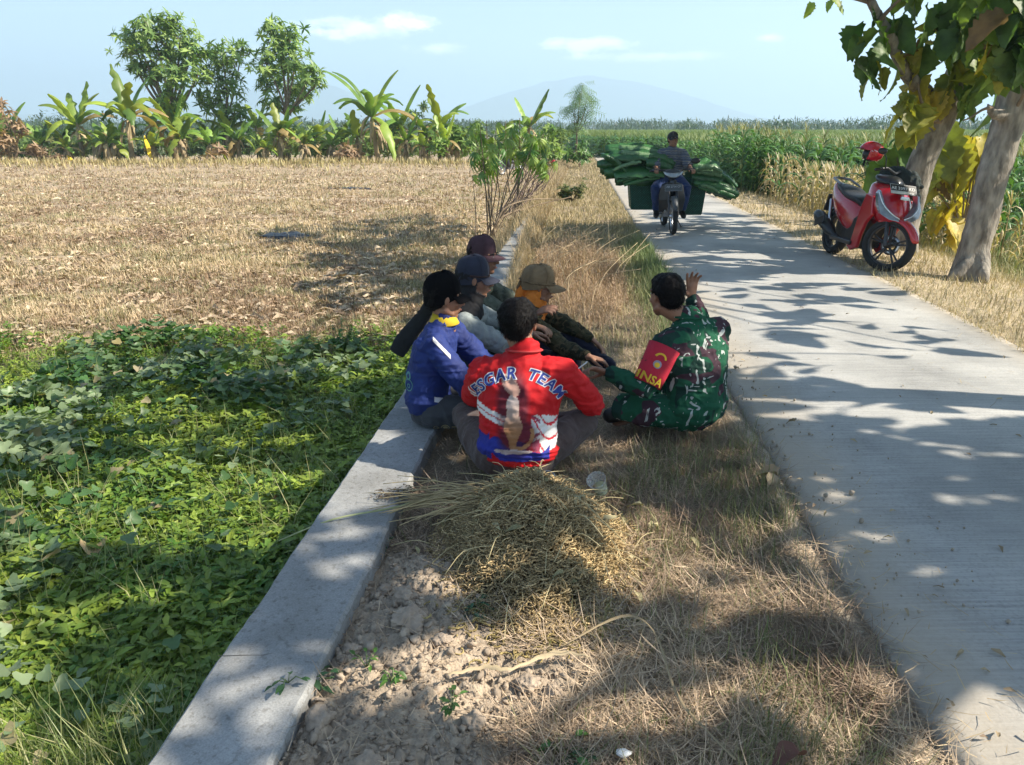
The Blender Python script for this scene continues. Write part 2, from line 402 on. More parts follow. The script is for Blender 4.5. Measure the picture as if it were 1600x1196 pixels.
Z = vergez(X, Y); so = soilness(X, Y)[..., None]; f = fbm(X * 4, Y * 4, 9)[..., None]; g1, g2, gid = worley(X * 27, Y * 27, 41)
c = so * (np.array((.40, .32, .235)) * (.75 + .45 * f)) + (1 - so) * (np.array((.24, .185, .12)) * (.7 + .7 * f))
dust = np.clip((X - (roadL(Y) - .22)) / .2, 0, 1)[..., None] * (Y < 30)[..., None]; c = c * (1 - dust) + np.array((.40, .345, .27)) * dust
M_soil = mat('cracked_soil', (1, 1, 1), .97, .22, 45, bump=1.0, bscale=90, attr=True)
tag(mesh_np('soil', np.stack([X, Y, Z], -1), grid(X, ys), M_soil, col=c.reshape(-1, 3), smooth=True), kind='structure')
# --- road slab
def road():
    ys = np.concatenate([np.arange(-3, 12, .12), np.arange(12.2, 160, 1.0)]); nx = 28; s = np.linspace(0, 1, nx)[None, :]
    wob = (fbm(ys * .6, ys * 0, 55) - .5) * .12
    curve = np.where(ys > 40, -((ys - 40) / 60.) ** 2 * 6, 0)
    xl = roadL(ys) - .02; xr = roadR(ys) + wob; X = xl[:, None] + s * (xr - xl)[:, None] + curve[:, None]; Y = ys[:, None] + 0 * X
    Z = 0 * X - .012 * (2 * s - 1) ** 2
    Z = np.concatenate([Z[:, :1] - .15, Z, Z[:, -1:] - .15], 1); X = np.concatenate([X[:, :1] - .004, X, X[:, -1:] + .004], 1); Y = np.concatenate([Y[:, :1], Y, Y[:, -1:]], 1)
    dr = np.clip((X - (roadR(Y) - .22 - .25 * fbm(X * 2, Y * 1.5, 57))) / .3, 0, 1) + np.clip(((roadL(Y) + .34 + .25 * fbm(X * 3, Y * 2, 58)) - X) / .34, 0, 1) * .9
    wear = np.exp(-((X - roadL(Y) - .8) / .22) ** 2) * .5 + np.exp(-((X - roadL(Y) - 1.75) / .25) ** 2) * .5
    m, t, b, o = newmat('brushed_concrete'); L = t.links.new; b.inputs['Roughness'].default_value = .88; b.inputs['Specular IOR Level'].default_value = .3
    tc = N(t, 'ShaderNodeTexCoord'); mp = N(t, 'ShaderNodeMapping'); mp.inputs['Scale'].default_value = (2.2, 75, 1); mp.inputs['Rotation'].default_value = (0, 0, .06); L(tc.outputs['Object'], mp.inputs[0])
    n1 = N(t, 'ShaderNodeTexNoise', i_Scale=1.0, i_Detail=4.0, i_Roughness=.65); L(mp.outputs[0], n1.inputs['Vector'])
    n2 = N(t, 'ShaderNodeTexNoise', i_Scale=1.1, i_Detail=7.0, i_Roughness=.6); L(tc.outputs['Object'], n2.inputs['Vector'])
    n3 = N(t, 'ShaderNodeTexNoise', i_Scale=70.0, i_Detail=3.0); L(tc.outputs['Object'], n3.inputs['Vector'])
    r = N(t, 'ShaderNodeValToRGB'); r.color_ramp.elements[0].position = .34; r.color_ramp.elements[0].color = (.30, .298, .285, 1); r.color_ramp.elements[1].position = .66; r.color_ramp.elements[1].color = (.52, .51, .48, 1)
    L(n2.outputs[0], r.inputs[0])
    r1 = N(t, 'ShaderNodeValToRGB'); r1.color_ramp.elements[0].position = .35; r1.color_ramp.elements[0].color = (.62, .62, .63, 1); r1.color_ramp.elements[1].position = .62; r1.color_ramp.elements[1].color = (1.06, 1.06, 1.05, 1); L(n1.outputs[0], r1.inputs[0])
    mx = N(t, 'ShaderNodeMixRGB', blend_type='MULTIPLY'); mx.inputs[0].default_value = .6; L(r.outputs[0], mx.inputs[1]); L(r1.outputs[0], mx.inputs[2])
    r3 = N(t, 'ShaderNodeValToRGB'); r3.color_ramp.elements[0].position = .36; r3.color_ramp.elements[0].color = (.72, .72, .72, 1); r3.color_ramp.elements[1].position = .5; L(n3.outputs[0], r3.inputs[0])
    mx2 = N(t, 'ShaderNodeMixRGB', blend_type='MULTIPLY'); mx2.inputs[0].default_value = .5; L(mx.outputs[0], mx2.inputs[1]); L(r3.outputs[0], mx2.inputs[2])
    at = N(t, 'ShaderNodeAttribute', attribute_name='Col'); se = N(t, 'ShaderNodeSeparateColor'); L(at.outputs['Color'], se.inputs[0])
    d1 = N(t, 'ShaderNodeMath', operation='MULTIPLY_ADD', use_clamp=True); L(n2.outputs[0], d1.inputs[0]); d1.inputs[1].default_value = 1.2; d1.inputs[2].default_value = .25
    d2 = N(t, 'ShaderNodeMath', operation='MULTIPLY', use_clamp=True); L(d1.outputs[0], d2.inputs[0]); L(se.outputs[0], d2.inputs[1])
    du = N(t, 'ShaderNodeMixRGB'); du.inputs[2].default_value = (.40, .35, .28, 1); L(d2.outputs[0], du.inputs[0]); L(mx2.outputs[0], du.inputs[1])
    we = N(t, 'ShaderNodeMixRGB'); we.inputs[2].default_value = (.46, .455, .43, 1); L(se.outputs[1], we.inputs[0]); L(du.outputs[0], we.inputs[1]); L(we.outputs[0], b.inputs['Base Color'])
    bu = N(t, 'ShaderNodeBump', i_Strength=.55, i_Distance=.006); L(n1.outputs[0], bu.inputs['Height'])
    b2 = N(t, 'ShaderNodeBump', i_Strength=.45, i_Distance=.004); L(n3.outputs[0], b2.inputs['Height']); L(bu.outputs[0], b2.inputs['Normal']); L(b2.outputs[0], b.inputs['Normal'])
    C = np.stack([np.clip(dr, 0, 1), np.clip(wear, 0, 1) * .5, 0 * X], -1)
    tag(mesh_np('road', np.stack([X, Y, Z], -1), grid(X, ys), m, col=C.reshape(-1, 3), smooth=True), kind='structure')
road()
# --- right verge, falling towards the corn field
def rvz(x, y):
    d = x - roadR(y)
    return -.03 - np.clip((d - 1.0) / 2.2, 0, 1) * .45 + (fbm(x * 2, y * 2, 15) - .5) * .08 * np.clip(d / .4, 0, 1) + (fbm(x * 9, y * 9, 16) - .5) * .03 + np.exp(-((d - .3) / .3) ** 2) * .03
ys = np.concatenate([np.arange(-3, 22, .08), np.arange(22.2, 70, .6)]); nx = 120; s = np.linspace(0, 1, nx)[None, :] ** 1.8
X = roadR(ys)[:, None] - .10 + s * 60; Y = ys[:, None] + 0 * X; Z = rvz(X, Y); Z[:, 0] -= .1; f = fbm(X * 2, Y * 2, 19)[..., None]
c = np.array((.33, .26, .165)) * (1 - f) + np.array((.50, .41, .28)) * f; far = np.clip((X - roadR(Y) - 1.6) / 1.2, 0, 1)[..., None] * .7; c = c * (1 - far) + np.array((.16, .16, .07)) * far
tag(mesh_np('roadside', np.stack([X, Y, Z], -1), grid(X, ys), M_field, col=c.reshape(-1, 3), smooth=True), kind='structure')
# --- mountains and low hills on the horizon
def hills(name, y0, pts, depth, col, seed, rough):
    us = np.linspace(-.9, .9, 260); px = np.array([p[0] for p in pts]); pe = np.array([p[1] for p in pts])
    az = (px - 800) / FPX; h = np.interp(us, az, (196 - pe) / FPX * y0 * 1.02, left=(196 - pe[0]) / FPX * y0, right=(196 - pe[-1]) / FPX * y0)
    rows = []
    for k, t in enumerate(np.linspace(-1, 1, 15)):
        w = (1 - abs(t)) ** .8; yy = y0 + t * depth
        rows.append(np.stack([us * y0 * 1.05, 0 * us + yy, -2 + (h + 2) * w * (1 - rough * .5 + rough * fbm(us * 40, yy * .01 + 0 * us, seed) * (1 if k != 7 else .9))], -1))
    V = np.array(rows); tag(mesh_np(name, V, grid(V[..., 0], np.arange(15)), mat(name + '_slope', col, .95, .3, .01), smooth=True), kind='structure')
hills('mountain', 4150, [(-300, 180), (0, 176), (200, 178), (420, 150), (500, 122), (560, 140), (650, 174), (720, 172), (790, 148), (850, 131), (905, 126), (960, 131), (1020, 144), (1090, 165), (1150, 181), (1210, 192), (1700, 193), (2200, 190)], 200, (.06, .09, .07), 61, .12)
hills('hills', 1400, [(-500, 184), (60, 182), (130, 186), (500, 186), (740, 190), (860, 187), (1000, 190), (1150, 193), (1400, 192), (1800, 190)], 150, (.05, .08, .05), 62, .3)
# --- concrete wall of the irrigation channel (its top runs beside the verge)
def wall():
    M_conc, t, b, o = newmat('wall_concrete'); L = t.links.new; b.inputs['Roughness'].default_value = .88; tc = N(t, 'ShaderNodeTexCoord')
    def nz(sc_, det, p0, c0, p1, c1):
        n = N(t, 'ShaderNodeTexNoise', i_Scale=sc_, i_Detail=det, i_Roughness=.65); L(tc.outputs['Object'], n.inputs['Vector']); r = N(t, 'ShaderNodeValToRGB'); r.color_ramp.elements[0].position = p0; r.color_ramp.elements[0].color = (*c0, 1); r.color_ramp.elements[1].position = p1; r.color_ramp.elements[1].color = (*c1, 1); L(n.outputs[0], r.inputs[0]); return n, r
    n1, r1 = nz(2.2, 8., .32, (.22, .22, .21), .68, (.37, .375, .37)); n2, r2 = nz(38., 4., .36, (.55, .52, .48), .46, (1, 1, 1)); n3, r3 = nz(1.1, 6., .60, (0, 0, 0), .72, (1, 1, 1)); n4, r4 = nz(160., 2., .3, (.8, .8, .8), .7, (1.12, 1.12, 1.12))
    m1 = N(t, 'ShaderNodeMixRGB', blend_type='MULTIPLY'); m1.inputs[0].default_value = .6; L(r1.outputs[0], m1.inputs[1]); L(r2.outputs[0], m1.inputs[2]); m2 = N(t, 'ShaderNodeMixRGB', blend_type='MULTIPLY'); m2.inputs[0].default_value = 1; L(m1.outputs[0], m2.inputs[1]); L(r4.outputs[0], m2.inputs[2])
    m3 = N(t, 'ShaderNodeMixRGB'); m3.inputs[2].default_value = (.29, .245, .19, 1); mm = N(t, 'ShaderNodeMath', operation='MULTIPLY'); mm.inputs[1].default_value = .55; L(r3.outputs[0], mm.inputs[0]); L(mm.outputs[0], m3.inputs[0]); L(m2.outputs[0], m3.inputs[1]); L(m3.outputs[0], b.inputs['Base Color'])
    bu = N(t, 'ShaderNodeBump', i_Strength=.5, i_Distance=.006); L(n2.outputs[0], bu.inputs['Height']); L(bu.outputs[0], b.inputs['Normal'])
    root = None; ys = np.arange(-1.5, 42, 2.4); rg = np.random.default_rng(3)
    g = G()
    yy = np.concatenate([np.arange(.2, 6, .03), np.arange(6, 44, .5)])
    rings = []
    for i, y in enumerate(yy):
        a = wallL(y) + ((vn(y * 3, 0, 5) - .5) * .012 + (vn(y * 22, 0, 5) - .5) * .006) * (y < 6); b = wallR(y) + ((vn(y * 3, 9, 5) - .5) * .014 + (vn(y * 24, 9, 5) - .5) * .010) * (y < 6); t = .028 + (vn(y * .7, 3, 6) - .5) * .006 * (y < 6)
        rings.append([(a, y, -.75), (a, y, t - .012), (a + .012, y, t), ((a + b) / 2, y, t + .003), (b - .012, y, t), (b, y, t - .012), (b, y, -.75)])
    g.loft(rings); w = g.build('channel_wall', M_conc, smooth=False)
    tag(w, 'long low grey concrete wall running beside the path of dry soil', 'wall')
    M_j = mat('joint_mortar', (.10, .095, .085), .95, .3, 20)
    for y in (2.02,):
        g = G(); pts = [(wallL(y) + .335 * k / 12 - .003, y + (vn(k * .8, y, 9) - .5) * .02,   .0285) for k in range(13 if y > 3 else 7)]
        g.tube(pts, (.0010 if y < 5 else .004), 5); g.build('joint', M_j, w)
wall()
# ------------------------------------------------------------------ ground cover (stuff)
def spread(n, x0, x1, y0, y1, power=1.5, seed=0):  # more samples near the camera
    rg = np.random.default_rng(seed); t = rg.random(n); k = 1 - power
    y = (y0 ** k + t * (y1 ** k - y0 ** k)) ** (1 / k) if abs(k) > 1e-3 else y0 * (y1 / y0) ** t
    x = rg.random(n); return x, y, rg
def straw_field():
    x, y, rg = spread(300000, 0, 1, 6.6, 44, 1.7, 1); hw = .98 * (y * .95 + .5); xl = -hw; x = xl + x * (wallL(y) - .02 - xl)
    g = greenness(x, y); k = (rg.random(len(x)) > g * .93) & (rg.random(len(x)) < np.clip(fbm(x * .9, y * 1.1, 46) * 3.4 - .75, .12, 1)); x, y = x[k], y[k]; n = len(x); d = y / 7
    z = fieldz(x, y); pos = np.stack([x, y, z - .01], -1); patch = fbm(x * .7, y * .7, 44); p2 = fbm(x * 2.5, y * 2.5, 45)
    h = rg.uniform(.03, .12, n) * (.7 + .5 * patch) * d ** .3; lie = rg.random(n) < .55
    pit = np.where(lie, rg.uniform(1.1, 1.75, n), rg.uniform(-.6, .6, n)); S = np.stack([rg.uniform(.005, .011, n) * d ** .75, h * np.where(lie, 1.4, 1), h * np.where(lie, 1.5, 1)], -1)
    t = np.clip((patch - .42) * 4 + rg.normal(0, .35, n), 0, 1); col = mixc((.28, .19, .12), (.56, .44, .275), t)
    gr = (p2 + rg.normal(0, .12, n) > .60); col[gr] = mixc((.25, .235, .11), (.36, .32, .18), rg.random(gr.sum()))
    col *= rg.uniform(.6, 1.3, n)[:, None]
    b = Batch().add(T_blade(.35), pos, rots(rg.uniform(0, 6.28, n), pit), S, col)
    lf = [T_leaf(.35, .3, .5, ny=2, wave=.2, seed=i) for i in range(3)]
    m = 9000; y = rg.normal(40.6, .9, m); x = -.95 * 41 + rg.random(m) * (.95 * 41 + 2); h = rg.uniform(.12, .42, m); b.add(T_blade(.4), np.stack([x, y, fieldz(x, y) - .02], -1), rots(rg.uniform(0, 6.28, m), rg.normal(0, .5, m)), np.stack([h * .14, h, h], -1), mixc((.30, .22, .11), (.52, .46, .22), rg.random(m)))
    for i in range(3):                # broken maize husks and dead leaves
        m = 6600; x, y, rg2 = spread(m, 0, 1, 6.9, 40, 1.6, 50 + i); xl = -.92 * (y * .95 + .5); x = xl + x * (wallL(y) - .05 - xl); kk = greenness(x, y) < .5; x, y = x[kk], y[kk]; m = len(x)
        c = mixc((.66, .54, .38), (.26, .17, .11), rg2.random(m) ** .8); big = rg2.uniform(.05, .18, m) * (y / 8) ** .35
        b.add(lf[i], np.stack([x, y, fieldz(x, y) + .02], -1), rots(rg2.uniform(0, 6.28, m), rg2.uniform(-.3, .5, m), rg2.uniform(-.6, .6, m)), big, c)
    tag(b.build('dry_grass', M_dry), kind='stuff')
straw_field()
DEAD = PP([(815, 470), (935, 515), (985, 470), (965, 400), (880, 372), (840, 390)])
def verge_cover():
    b = Batch(); rg = np.random.default_rng(5)
    # straw litter on the near verge
    n = 66000; x, y, rg = spread(n, 0, 1, 1.45, 9.5, 1.5, 6); x = wallR(y) + .01 + x * (roadL(y) + .02 - wallR(y)); so = soilness(x, y)
    dens = np.clip(1.2 - so * 1.17 , 0, 1) * (.35 + 1.1 * fbm(x * 3, y * 3, 71)); dens *= np.where(x > roadL(y) - .10, .35, 1); k = rg.random(n) < dens; x, y = x[k], y[k]; n = len(x)
    L = rg.gamma(3.2, .022, n) + .02; pit = np.clip(rg.normal(1.5, .28, n), .6, 2.0); t = np.clip(fbm(x * 2, y * 2, 72) * 2 - .5 + rg.normal(0, .25, n), 0, 1)
    col = mixc((.25, .17, .115), (.62, .475, .33), t) * rg.uniform(.55, 1.25, n)[:, None]
    b.add(T_blade(.25), np.stack([x, y, vergez(x, y) + rg.random(n) * .03], -1), rots(rg.uniform(0, 6.28, n), pit, rg.normal(0, .5, n)), np.stack([rg.uniform(.0018, .0042, n), L, L], -1), col)
    # standing dull grass in tufts
    n = 30000; x, y, rg = spread(n, 0, 1, 1.5, 6.0, 1.3, 8); x = wallR(y) + .03 + x * (roadL(y) - .05 - wallR(y)); tu = fbm(x * 2.6, y * 2.6, 81)
    zone = inpoly(x, y, PP([(1000, 690), (1180, 690), (1290, 900), (1040, 860), (960, 760)])); zone2 = inpoly(x, y, PP([(1180, 980), (1330, 1000), (1420, 1250), (1150, 1250)]))
    k = (rg.random(n) < np.where(zone, .95, np.where(zone2, .55, .16)) * np.clip(tu * 2.4 - .5, 0, 1)) & (soilness(x, y) < .2); x, y = x[k], y[k]; n = len(x)
    col = mixc((.13, .17, .05), (.33, .31, .15), rg.random(n)) * rg.uniform(.7, 1.2, n)[:, None]; h = rg.uniform(.05, .15, n)
    b.add(T_blade(.6), np.stack([x, y, vergez(x, y) - .005], -1), rots(rg.uniform(0, 6.28, n), rg.uniform(-.9, .9, n)), np.stack([rg.uniform(.002, .004, n), h, h], -1), col)
    # taller grey green grass on the verge farther off
    n = 76000; x, y, rg = spread(n, 0, 1, 5.0, 70, 1.75, 9); x = wallR(y) + .12 + x * (roadL(y) - .02 - wallR(y) - .12) + np.clip(y - 9, 0, .001); d = y / 7
    k = rg.random(n) < np.clip(.35 + 1.4 * (fbm(x * 1.6, y * 1.0, 91) - .3) + (x > roadL(y) - .4) * .4, .1, 1); k &= (rg.random(n) < np.clip((y + (fbm(x * 2, y * 2, 99) - .5) * 2.4 - 5.4) / 2.2, .12, 1)) & ~inpoly(x, y, DEAD); x, y, d = x[k], y[k], d[k]; n = len(x)
    gr = np.clip((x - roadL(y) + .55) / .4, 0, 1) * np.clip((14 - y) / 4, 0, 1) + np.clip((12.5 - y) / 3, 0, 1) * .35
    col = mixc((.50, .40, .24), (.16, .22, .08), np.clip(gr * .85 + rg.normal(0, .2, n), 0, 1)) * rg.uniform(.6, 1.2, n)[:, None]
    h = rg.uniform(.05, .17, n) * (.8 + .6 * gr)
    b.add(T_blade(.5), np.stack([x, y, vergez(x, y) - .01], -1), rots(rg.uniform(0, 6.28, n), rg.normal(0, .55, n)), np.stack([rg.uniform(.004, .008, n) * d ** .7, h, h], -1), col)
    n = 26000; x, y, rg = spread(n, 0, 1, 6.5, 44, 1.6, 13); d = y / 7; over = np.clip((y - 6.5) / 9, 0, 1); side = rg.random(n) < .5; x = np.where(side, wallR(y) + .10 - (.05 + .28 * over) * x, wallL(y) - .30 + (.28 + .10 * over) * x); k = rg.random(n) < .25 + .75 * over; x, y, d, side = x[k], y[k], d[k], side[k]; n = len(x)
    h = rg.uniform(.10, .26, n); z0 = np.where((x > wallL(y)) & (x < wallR(y)), .02, np.where(x < wallL(y), FZ + .02, -.06)); h = h + np.where(x < wallL(y), .16, 0)
    b.add(T_blade(.6), np.stack([x, y, z0], -1), rots(rg.uniform(0, 6.28, n), rg.normal(0, .6, n)), np.stack([rg.uniform(.004, .007, n) * d ** .7, h, h], -1), mixc((.28, .20, .11), (.56, .44, .27), rg.random(n)))
    tag(b.build('verge_grass', M_dry), kind='stuff')
    # right-hand roadside
    b = Batch(); n = 90000; x, y, rg = spread(n, 0, 1, 4.5, 62, 1.6, 12); w = np.where(y < 19, 9, 4.); x = roadR(y) - .06 + w * x ** 1.5; dd = x - roadR(y); d = y / 7
    k = rg.random(n) < np.clip(.25 + dd * .5 + fbm(x * 2, y * 2, 95) * .5, 0, 1); x, y, d, dd = x[k], y[k], d[k], dd[k]; n = len(x)
    far = np.clip((dd - 1.7) / 1.3, 0, 1); lie = rg.random(n) > far * .8 + .2
    col = mixc((.52, .42, .26), (.17, .25, .07), np.clip(far * .8 + rg.normal(0, .25, n) - .1, 0, 1)) * rg.uniform(.55, 1.25, n)[:, None]; h = rg.uniform(.06, .16, n) + far * rg.uniform(.0, .25, n)
    b.add(T_blade(.45), np.stack([x, y, rvz(x, y) - .01], -1), rots(rg.uniform(0, 6.28, n), np.where(lie, rg.normal(1.4, .3, n), rg.normal(0, .5, n))), np.stack([rg.uniform(.004, .009, n) * d ** .7, h, h], -1), col)
    tag(b.build('roadside_grass', M_dry), kind='stuff')
verge_cover()
def weeds():
    b = Batch(); rg = np.random.default_rng(20)
    leaf = [T_leaf(.5, .18, .3, ny=2, seed=i, wave=.05) for i in range(2)]
    def sprig(n, l, rise, seed):
        r = np.random.default_rng(seed); it = []
        for i in range(n):
            it.append(T_xf(leaf[i % 2], yaw=i * 2.4 + r.uniform(-.3, .3), pitch=r.uniform(-.1, .75), s=l * r.uniform(.6, 1.1), p=(r.uniform(-.2, .2), r.uniform(-.2, .2), rise * (.35 + .65 * i / n))))
        return T_merge(it)
    sprigs = [sprig(7, .62, .9, 1), sprig(9, .5, 1.0, 2), sprig(6, .8, .7, 3)]
    def region(n, seed):
        n = int(n * 1.25)
        x, y, r = spread(n, 0, 1, 1.3, 8.4, 1.35, seed); xl = -.88 * (y * .95 + .65); x = xl + x * (wallL(y) - .015 - xl); k = r.random(n) < greenness(x, y) * 1.1; return x[k], y[k], r
    for i, T in enumerate(sprigs):
        x, y, r = region(9000, 30 + i); n = len(x); f = fbm(x * 1.4, y * 1.4, 33); f2 = fbm(x * .8, y * .8, 34)
        col = mixc((.075, .17, .026), (.36, .44, .07), np.clip(f2 * 1.8 - .45 + r.normal(0, .2, n), 0, 1)) * r.uniform(.7, 1.25, n)[:, None]
        h = r.uniform(.03, .10, n) * (.6 + 1.1 * f)
        b.add(T, np.stack([x, y, fieldz(x, y) + .02 * f], -1), rots(r.uniform(0, 6.28, n), r.normal(0, .25, n), r.normal(0, .25, n)), h, col)
    x, y, r = region(38000, 40); n = len(x); f = fbm(x * 1.1, y * 1.1, 35); k = r.random(n) < np.clip(f * 2.2 - .4, .15, 1); x, y, f = x[k], y[k], f[k]; n = len(x)
    col = mixc((.10, .17, .03), (.34, .36, .12), r.random(n) ** 1.6) * r.uniform(.7, 1.2, n)[:, None]; h = r.uniform(.06, .17, n)
    b.add(T_blade(.7), np.stack([x, y, fieldz(x, y)], -1), rots(r.uniform(0, 6.28, n), r.normal(0, .6, n)), np.stack([r.uniform(.003, .006, n), h, h], -1), col)
    x, y, r = region(5200, 41); k = fbm(x * 1.7, y * 1.7, 36) > .5; x, y = x[k], y[k]; n = len(x); h = r.uniform(.14, .30, n)
    b.add(T_blade(.75), np.stack([x, y, fieldz(x, y)], -1), rots(r.uniform(0, 6.28, n), r.normal(0, .5, n)), np.stack([r.uniform(.003, .006, n), h, h], -1), mixc((.16, .23, .06), (.45, .42, .22), r.random(n)))
    tag(b.build('low_weeds', M_leaf), kind='stuff')
    # broad, pale leaved creeper
    b = Batch(); lf = []
    for q in range(3):
        rr = np.random.default_rng(q); k = 14; V = [(0, 0, .0)]
        for i in range(k):
            a = 2 * math.pi * i / k; rad = .5 * (1 - .42 * math.exp(-((a - 4.71) / .35) ** 2)) * (1 + .22 * math.cos(3 * (a - 1.57)) ) * rr.uniform(.94, 1.06); V.append((rad * math.cos(a), rad * math.sin(a), .10 + rr.uniform(-.05, .05)))
        lf.append((np.array(V), np.array([(0, 1 + i, 1 + (i + 1) % k) for i in range(k)])))
    polys = [(PP([(30, 640), (120, 560), (260, 530), (330, 560), (430, 590), (470, 640), (420, 680), (300, 640), (180, 620), (120, 700), (170, 760), (60, 800), (-60, 760), (-60, 640)], FZ), 1500), (PP([(-60, 840), (60, 850), (120, 900), (110, 960), (-60, 1010)], FZ), 220), (PP([(420, 560), (560, 540), (600, 600), (480, 640)], FZ), 170), (PP([(-80, 620), (300, 560), (600, 640), (380, 860), (250, 1250), (-100, 1250)], FZ), 650)]
    for pi, (poly, cnt) in enumerate(polys):
        mn, mx = poly.min(0), poly.max(0); m = cnt * 3; x = rg.uniform(mn[0], mx[0], m); y = rg.uniform(mn[1], mx[1], m); k = inpoly(x, y, poly) & (fbm(x * 2, y * 2, 39) > .38); x, y = x[k][:cnt], y[k][:cnt]; n = len(x)
        hh = .06 + .16 * fbm(x * 2.2, y * 2.2, 38) + rg.normal(0, .025, n); t = np.clip(fbm(x * 1.7, y * 1.7, 37) * 2.4 - .8 + rg.normal(0, .18, n), 0, 1)
        col = mixc((.055, .13, .035), (.24, .31, .17), t) * rg.uniform(.75, 1.2, n)[:, None]; od = rg.random(n) < .05; col[od] = mixc((.40, .34, .22), (.30, .25, .1), rg.random(od.sum()))
        for q in range(3):
            j = np.arange(n) % 3 == q
            b.add(lf[q], np.stack([x, y, fieldz(x, y) + hh], -1)[j], rots(rg.uniform(0, 6.28, j.sum()), rg.normal(-.25, .35, j.sum()), rg.normal(0, .35, j.sum())), rg.uniform(.04, .095 if pi < 3 else .07, j.sum()), col[j])
    tag(b.build('creeper_leaves', M_leaf), kind='stuff')
    # small soil crumbs
    b = Batch()
    for q in range(5):
        n = 2600; x, y, r = spread(n, 0, 1, 1.4, 4.2, 1.2, 60 + q); x = wallR(y) + x * 1.3; k = r.random(n) < soilness(x, y) * .95 + .03; x, y = x[k], y[k]; n = len(x)
        sz = np.minimum(r.gamma(1.1, .0032, n) + .0015, .017); col = np.array((.39, .31, .23)) * r.uniform(.75, 1.12, n)[:, None]
        b.add(T_clod(q * 7 + 1, 1, .75), np.stack([x, y, vergez(x, y) + sz * .15], -1), rots(r.uniform(0, 6.28, n), r.uniform(0, 3, n)), np.stack([sz * r.uniform(.7, 1.5, n), sz, sz * r.uniform(.5, 1, n)], -1), col)
    tag(b.build('soil_crumbs', M_clod), kind='stuff')
weeds()
def bits():
    b = Batch(); n = 240; r = np.random.default_rng(14); y = 1.6 * (22 / 1.6) ** r.random(n); e = r.random(n) ** 2.2; x = np.where(r.random(n) < .65, roadL(y) + .02 + e * 1.6, roadR(y) - .02 - e * 1.4); s = r.uniform(.012, .045, n)
    b.add(T_leaf(.4, .3, .3, ny=2, wave=.2), np.stack([x, y, .008 + 0 * x], -1), rots(r.uniform(0, 6.28, n), r.normal(0, .15, n), r.normal(0, .3, n)), s, mixc((.46, .36, .22), (.20, .14, .09), r.random(n)))
    n = 700; y = 1.6 * (16 / 1.6) ** r.random(n); e = r.random(n) ** 2.5; x = np.where(r.random(n) < .6, roadL(y) - .02 + e * .4, roadR(y) - .02 - e); L = r.uniform(.03, .12, n)
    b.add(T_blade(.2), np.stack([x, y, .008 + 0 * x], -1), rots(r.uniform(0, 6.28, n), r.normal(1.53, .05, n)), np.stack([r.uniform(.002, .004, n), L, L], -1), mixc((.55, .43, .27), (.30, .22, .13), r.random(n)))
    n = 420; y = 2.2 * (14 / 2.2) ** r.random(n); x = roadL(y) - .02 + np.abs(r.normal(0, .25, n)); s = r.gamma(1.2, .002, n) + .0015
    b.add(T_clod(2, 1, .5), np.stack([x, y, .003 + s * .2], -1), rots(r.uniform(0, 6.28, n)), s, (.36, .30, .23)); tag(b.build('road_litter', M_dry), kind='stuff')
bits()
# ================================================================== TREES AND PLANTS
def ribbon(b, pts, widths, fold, col, up=Vector((0, 0, 1)), tear=None, rg=None):   # a leaf blade laid along a curve, two strips with a raised rib
    V = []; F = []; n = len(pts)
    for i, p in enumerate(pts):
        t = (pts[min(i + 1, n - 1)] - pts[max(i - 1, 0)]).normalized(); s = t.cross(up)
        if s.length < 1e-3: s = Vector((1, 0, 0))
        s.normalize(); nn = s.cross(t); w = widths[i]
        for k in (-1, 1):
            j = 1 if tear is None else (1 - tear[(i * 2 + (k > 0)) % len(tear)])
            V.append(p + s * w * k * j + nn * w * fold * (-1))
        V.append(p)
    for i in range(n - 1):
        a = i * 3; F += [(a, a + 2, a + 5, a + 3), (a + 2, a + 1, a + 4, a + 5)]
    V = np.array([tuple(v) for v in V]); b.V.append(V); b.F.append(quads2tris(F) + b.n); b.n += len(V); b.C.append(np.tile(np.array(col, float), (len(V), 1)))
def arc(p, d, L, droop, n, r=None):
    pts = []; v = Vector(d).normalized(); q = Vector(p); st = L / n
    for i in range(n + 1):
        pts.append(q.copy()); q = q + v * st; v = (v + Vector((0, 0, -droop / n))).normalized()
    return pts
# ---------------- teak trees beside the road
TEAK = [T_teak(i) for i in range(5)]
M_teak = mat('teak_leaf', (1, 1, 1), .5, .38, 7, attr=True, trans=.42, bump=.4, bscale=30, detail=8)
def teak_cols(n, k, r):
    base = {'g': ((.075, .15, .03), (.22, .30, .06)), 'o': ((.17, .20, .04), (.42, .37, .06)), 'y': ((.34, .30, .05), (.60, .46, .08)), 'd': ((.045, .10, .03), (.10, .17, .045))}[k]
    c = mixc(base[0], base[1], r.random(n)); br = r.random(n) < .06; c[br] = (.20, .12, .05); return c
def leaf_cloud(b, cen, rad, n, kind, size, r, hang=.9):
    n = max(2, int(n * .88)); pos = np.array(cen) + r.normal(0, .55, (n, 3)) * np.array(rad)
    for q in range(5):
        j = np.arange(n) % 5 == q; m = j.sum()
        if m: b.add(TEAK[q], pos[j], rots(r.uniform(0, 6.28, m), r.normal(-hang, .45, m), r.normal(0, .5, m)), r.uniform(.65, 1.15, m) * size, teak_cols(m, kind, r))
    return pos
def limb(g, pts, rad, n=10): g.tube([Vector(p) for p in pts], rad, n)
def rough(o, a=.02, f=3.):
    for v in o.data.vertices:
        p = v.co; v.co = p + v.normal * (noise.noise(Vector((p.x * f * 2, p.y * f * 2, p.z * f * .7))) * a + noise.noise(p * f * 5) * a * .4)
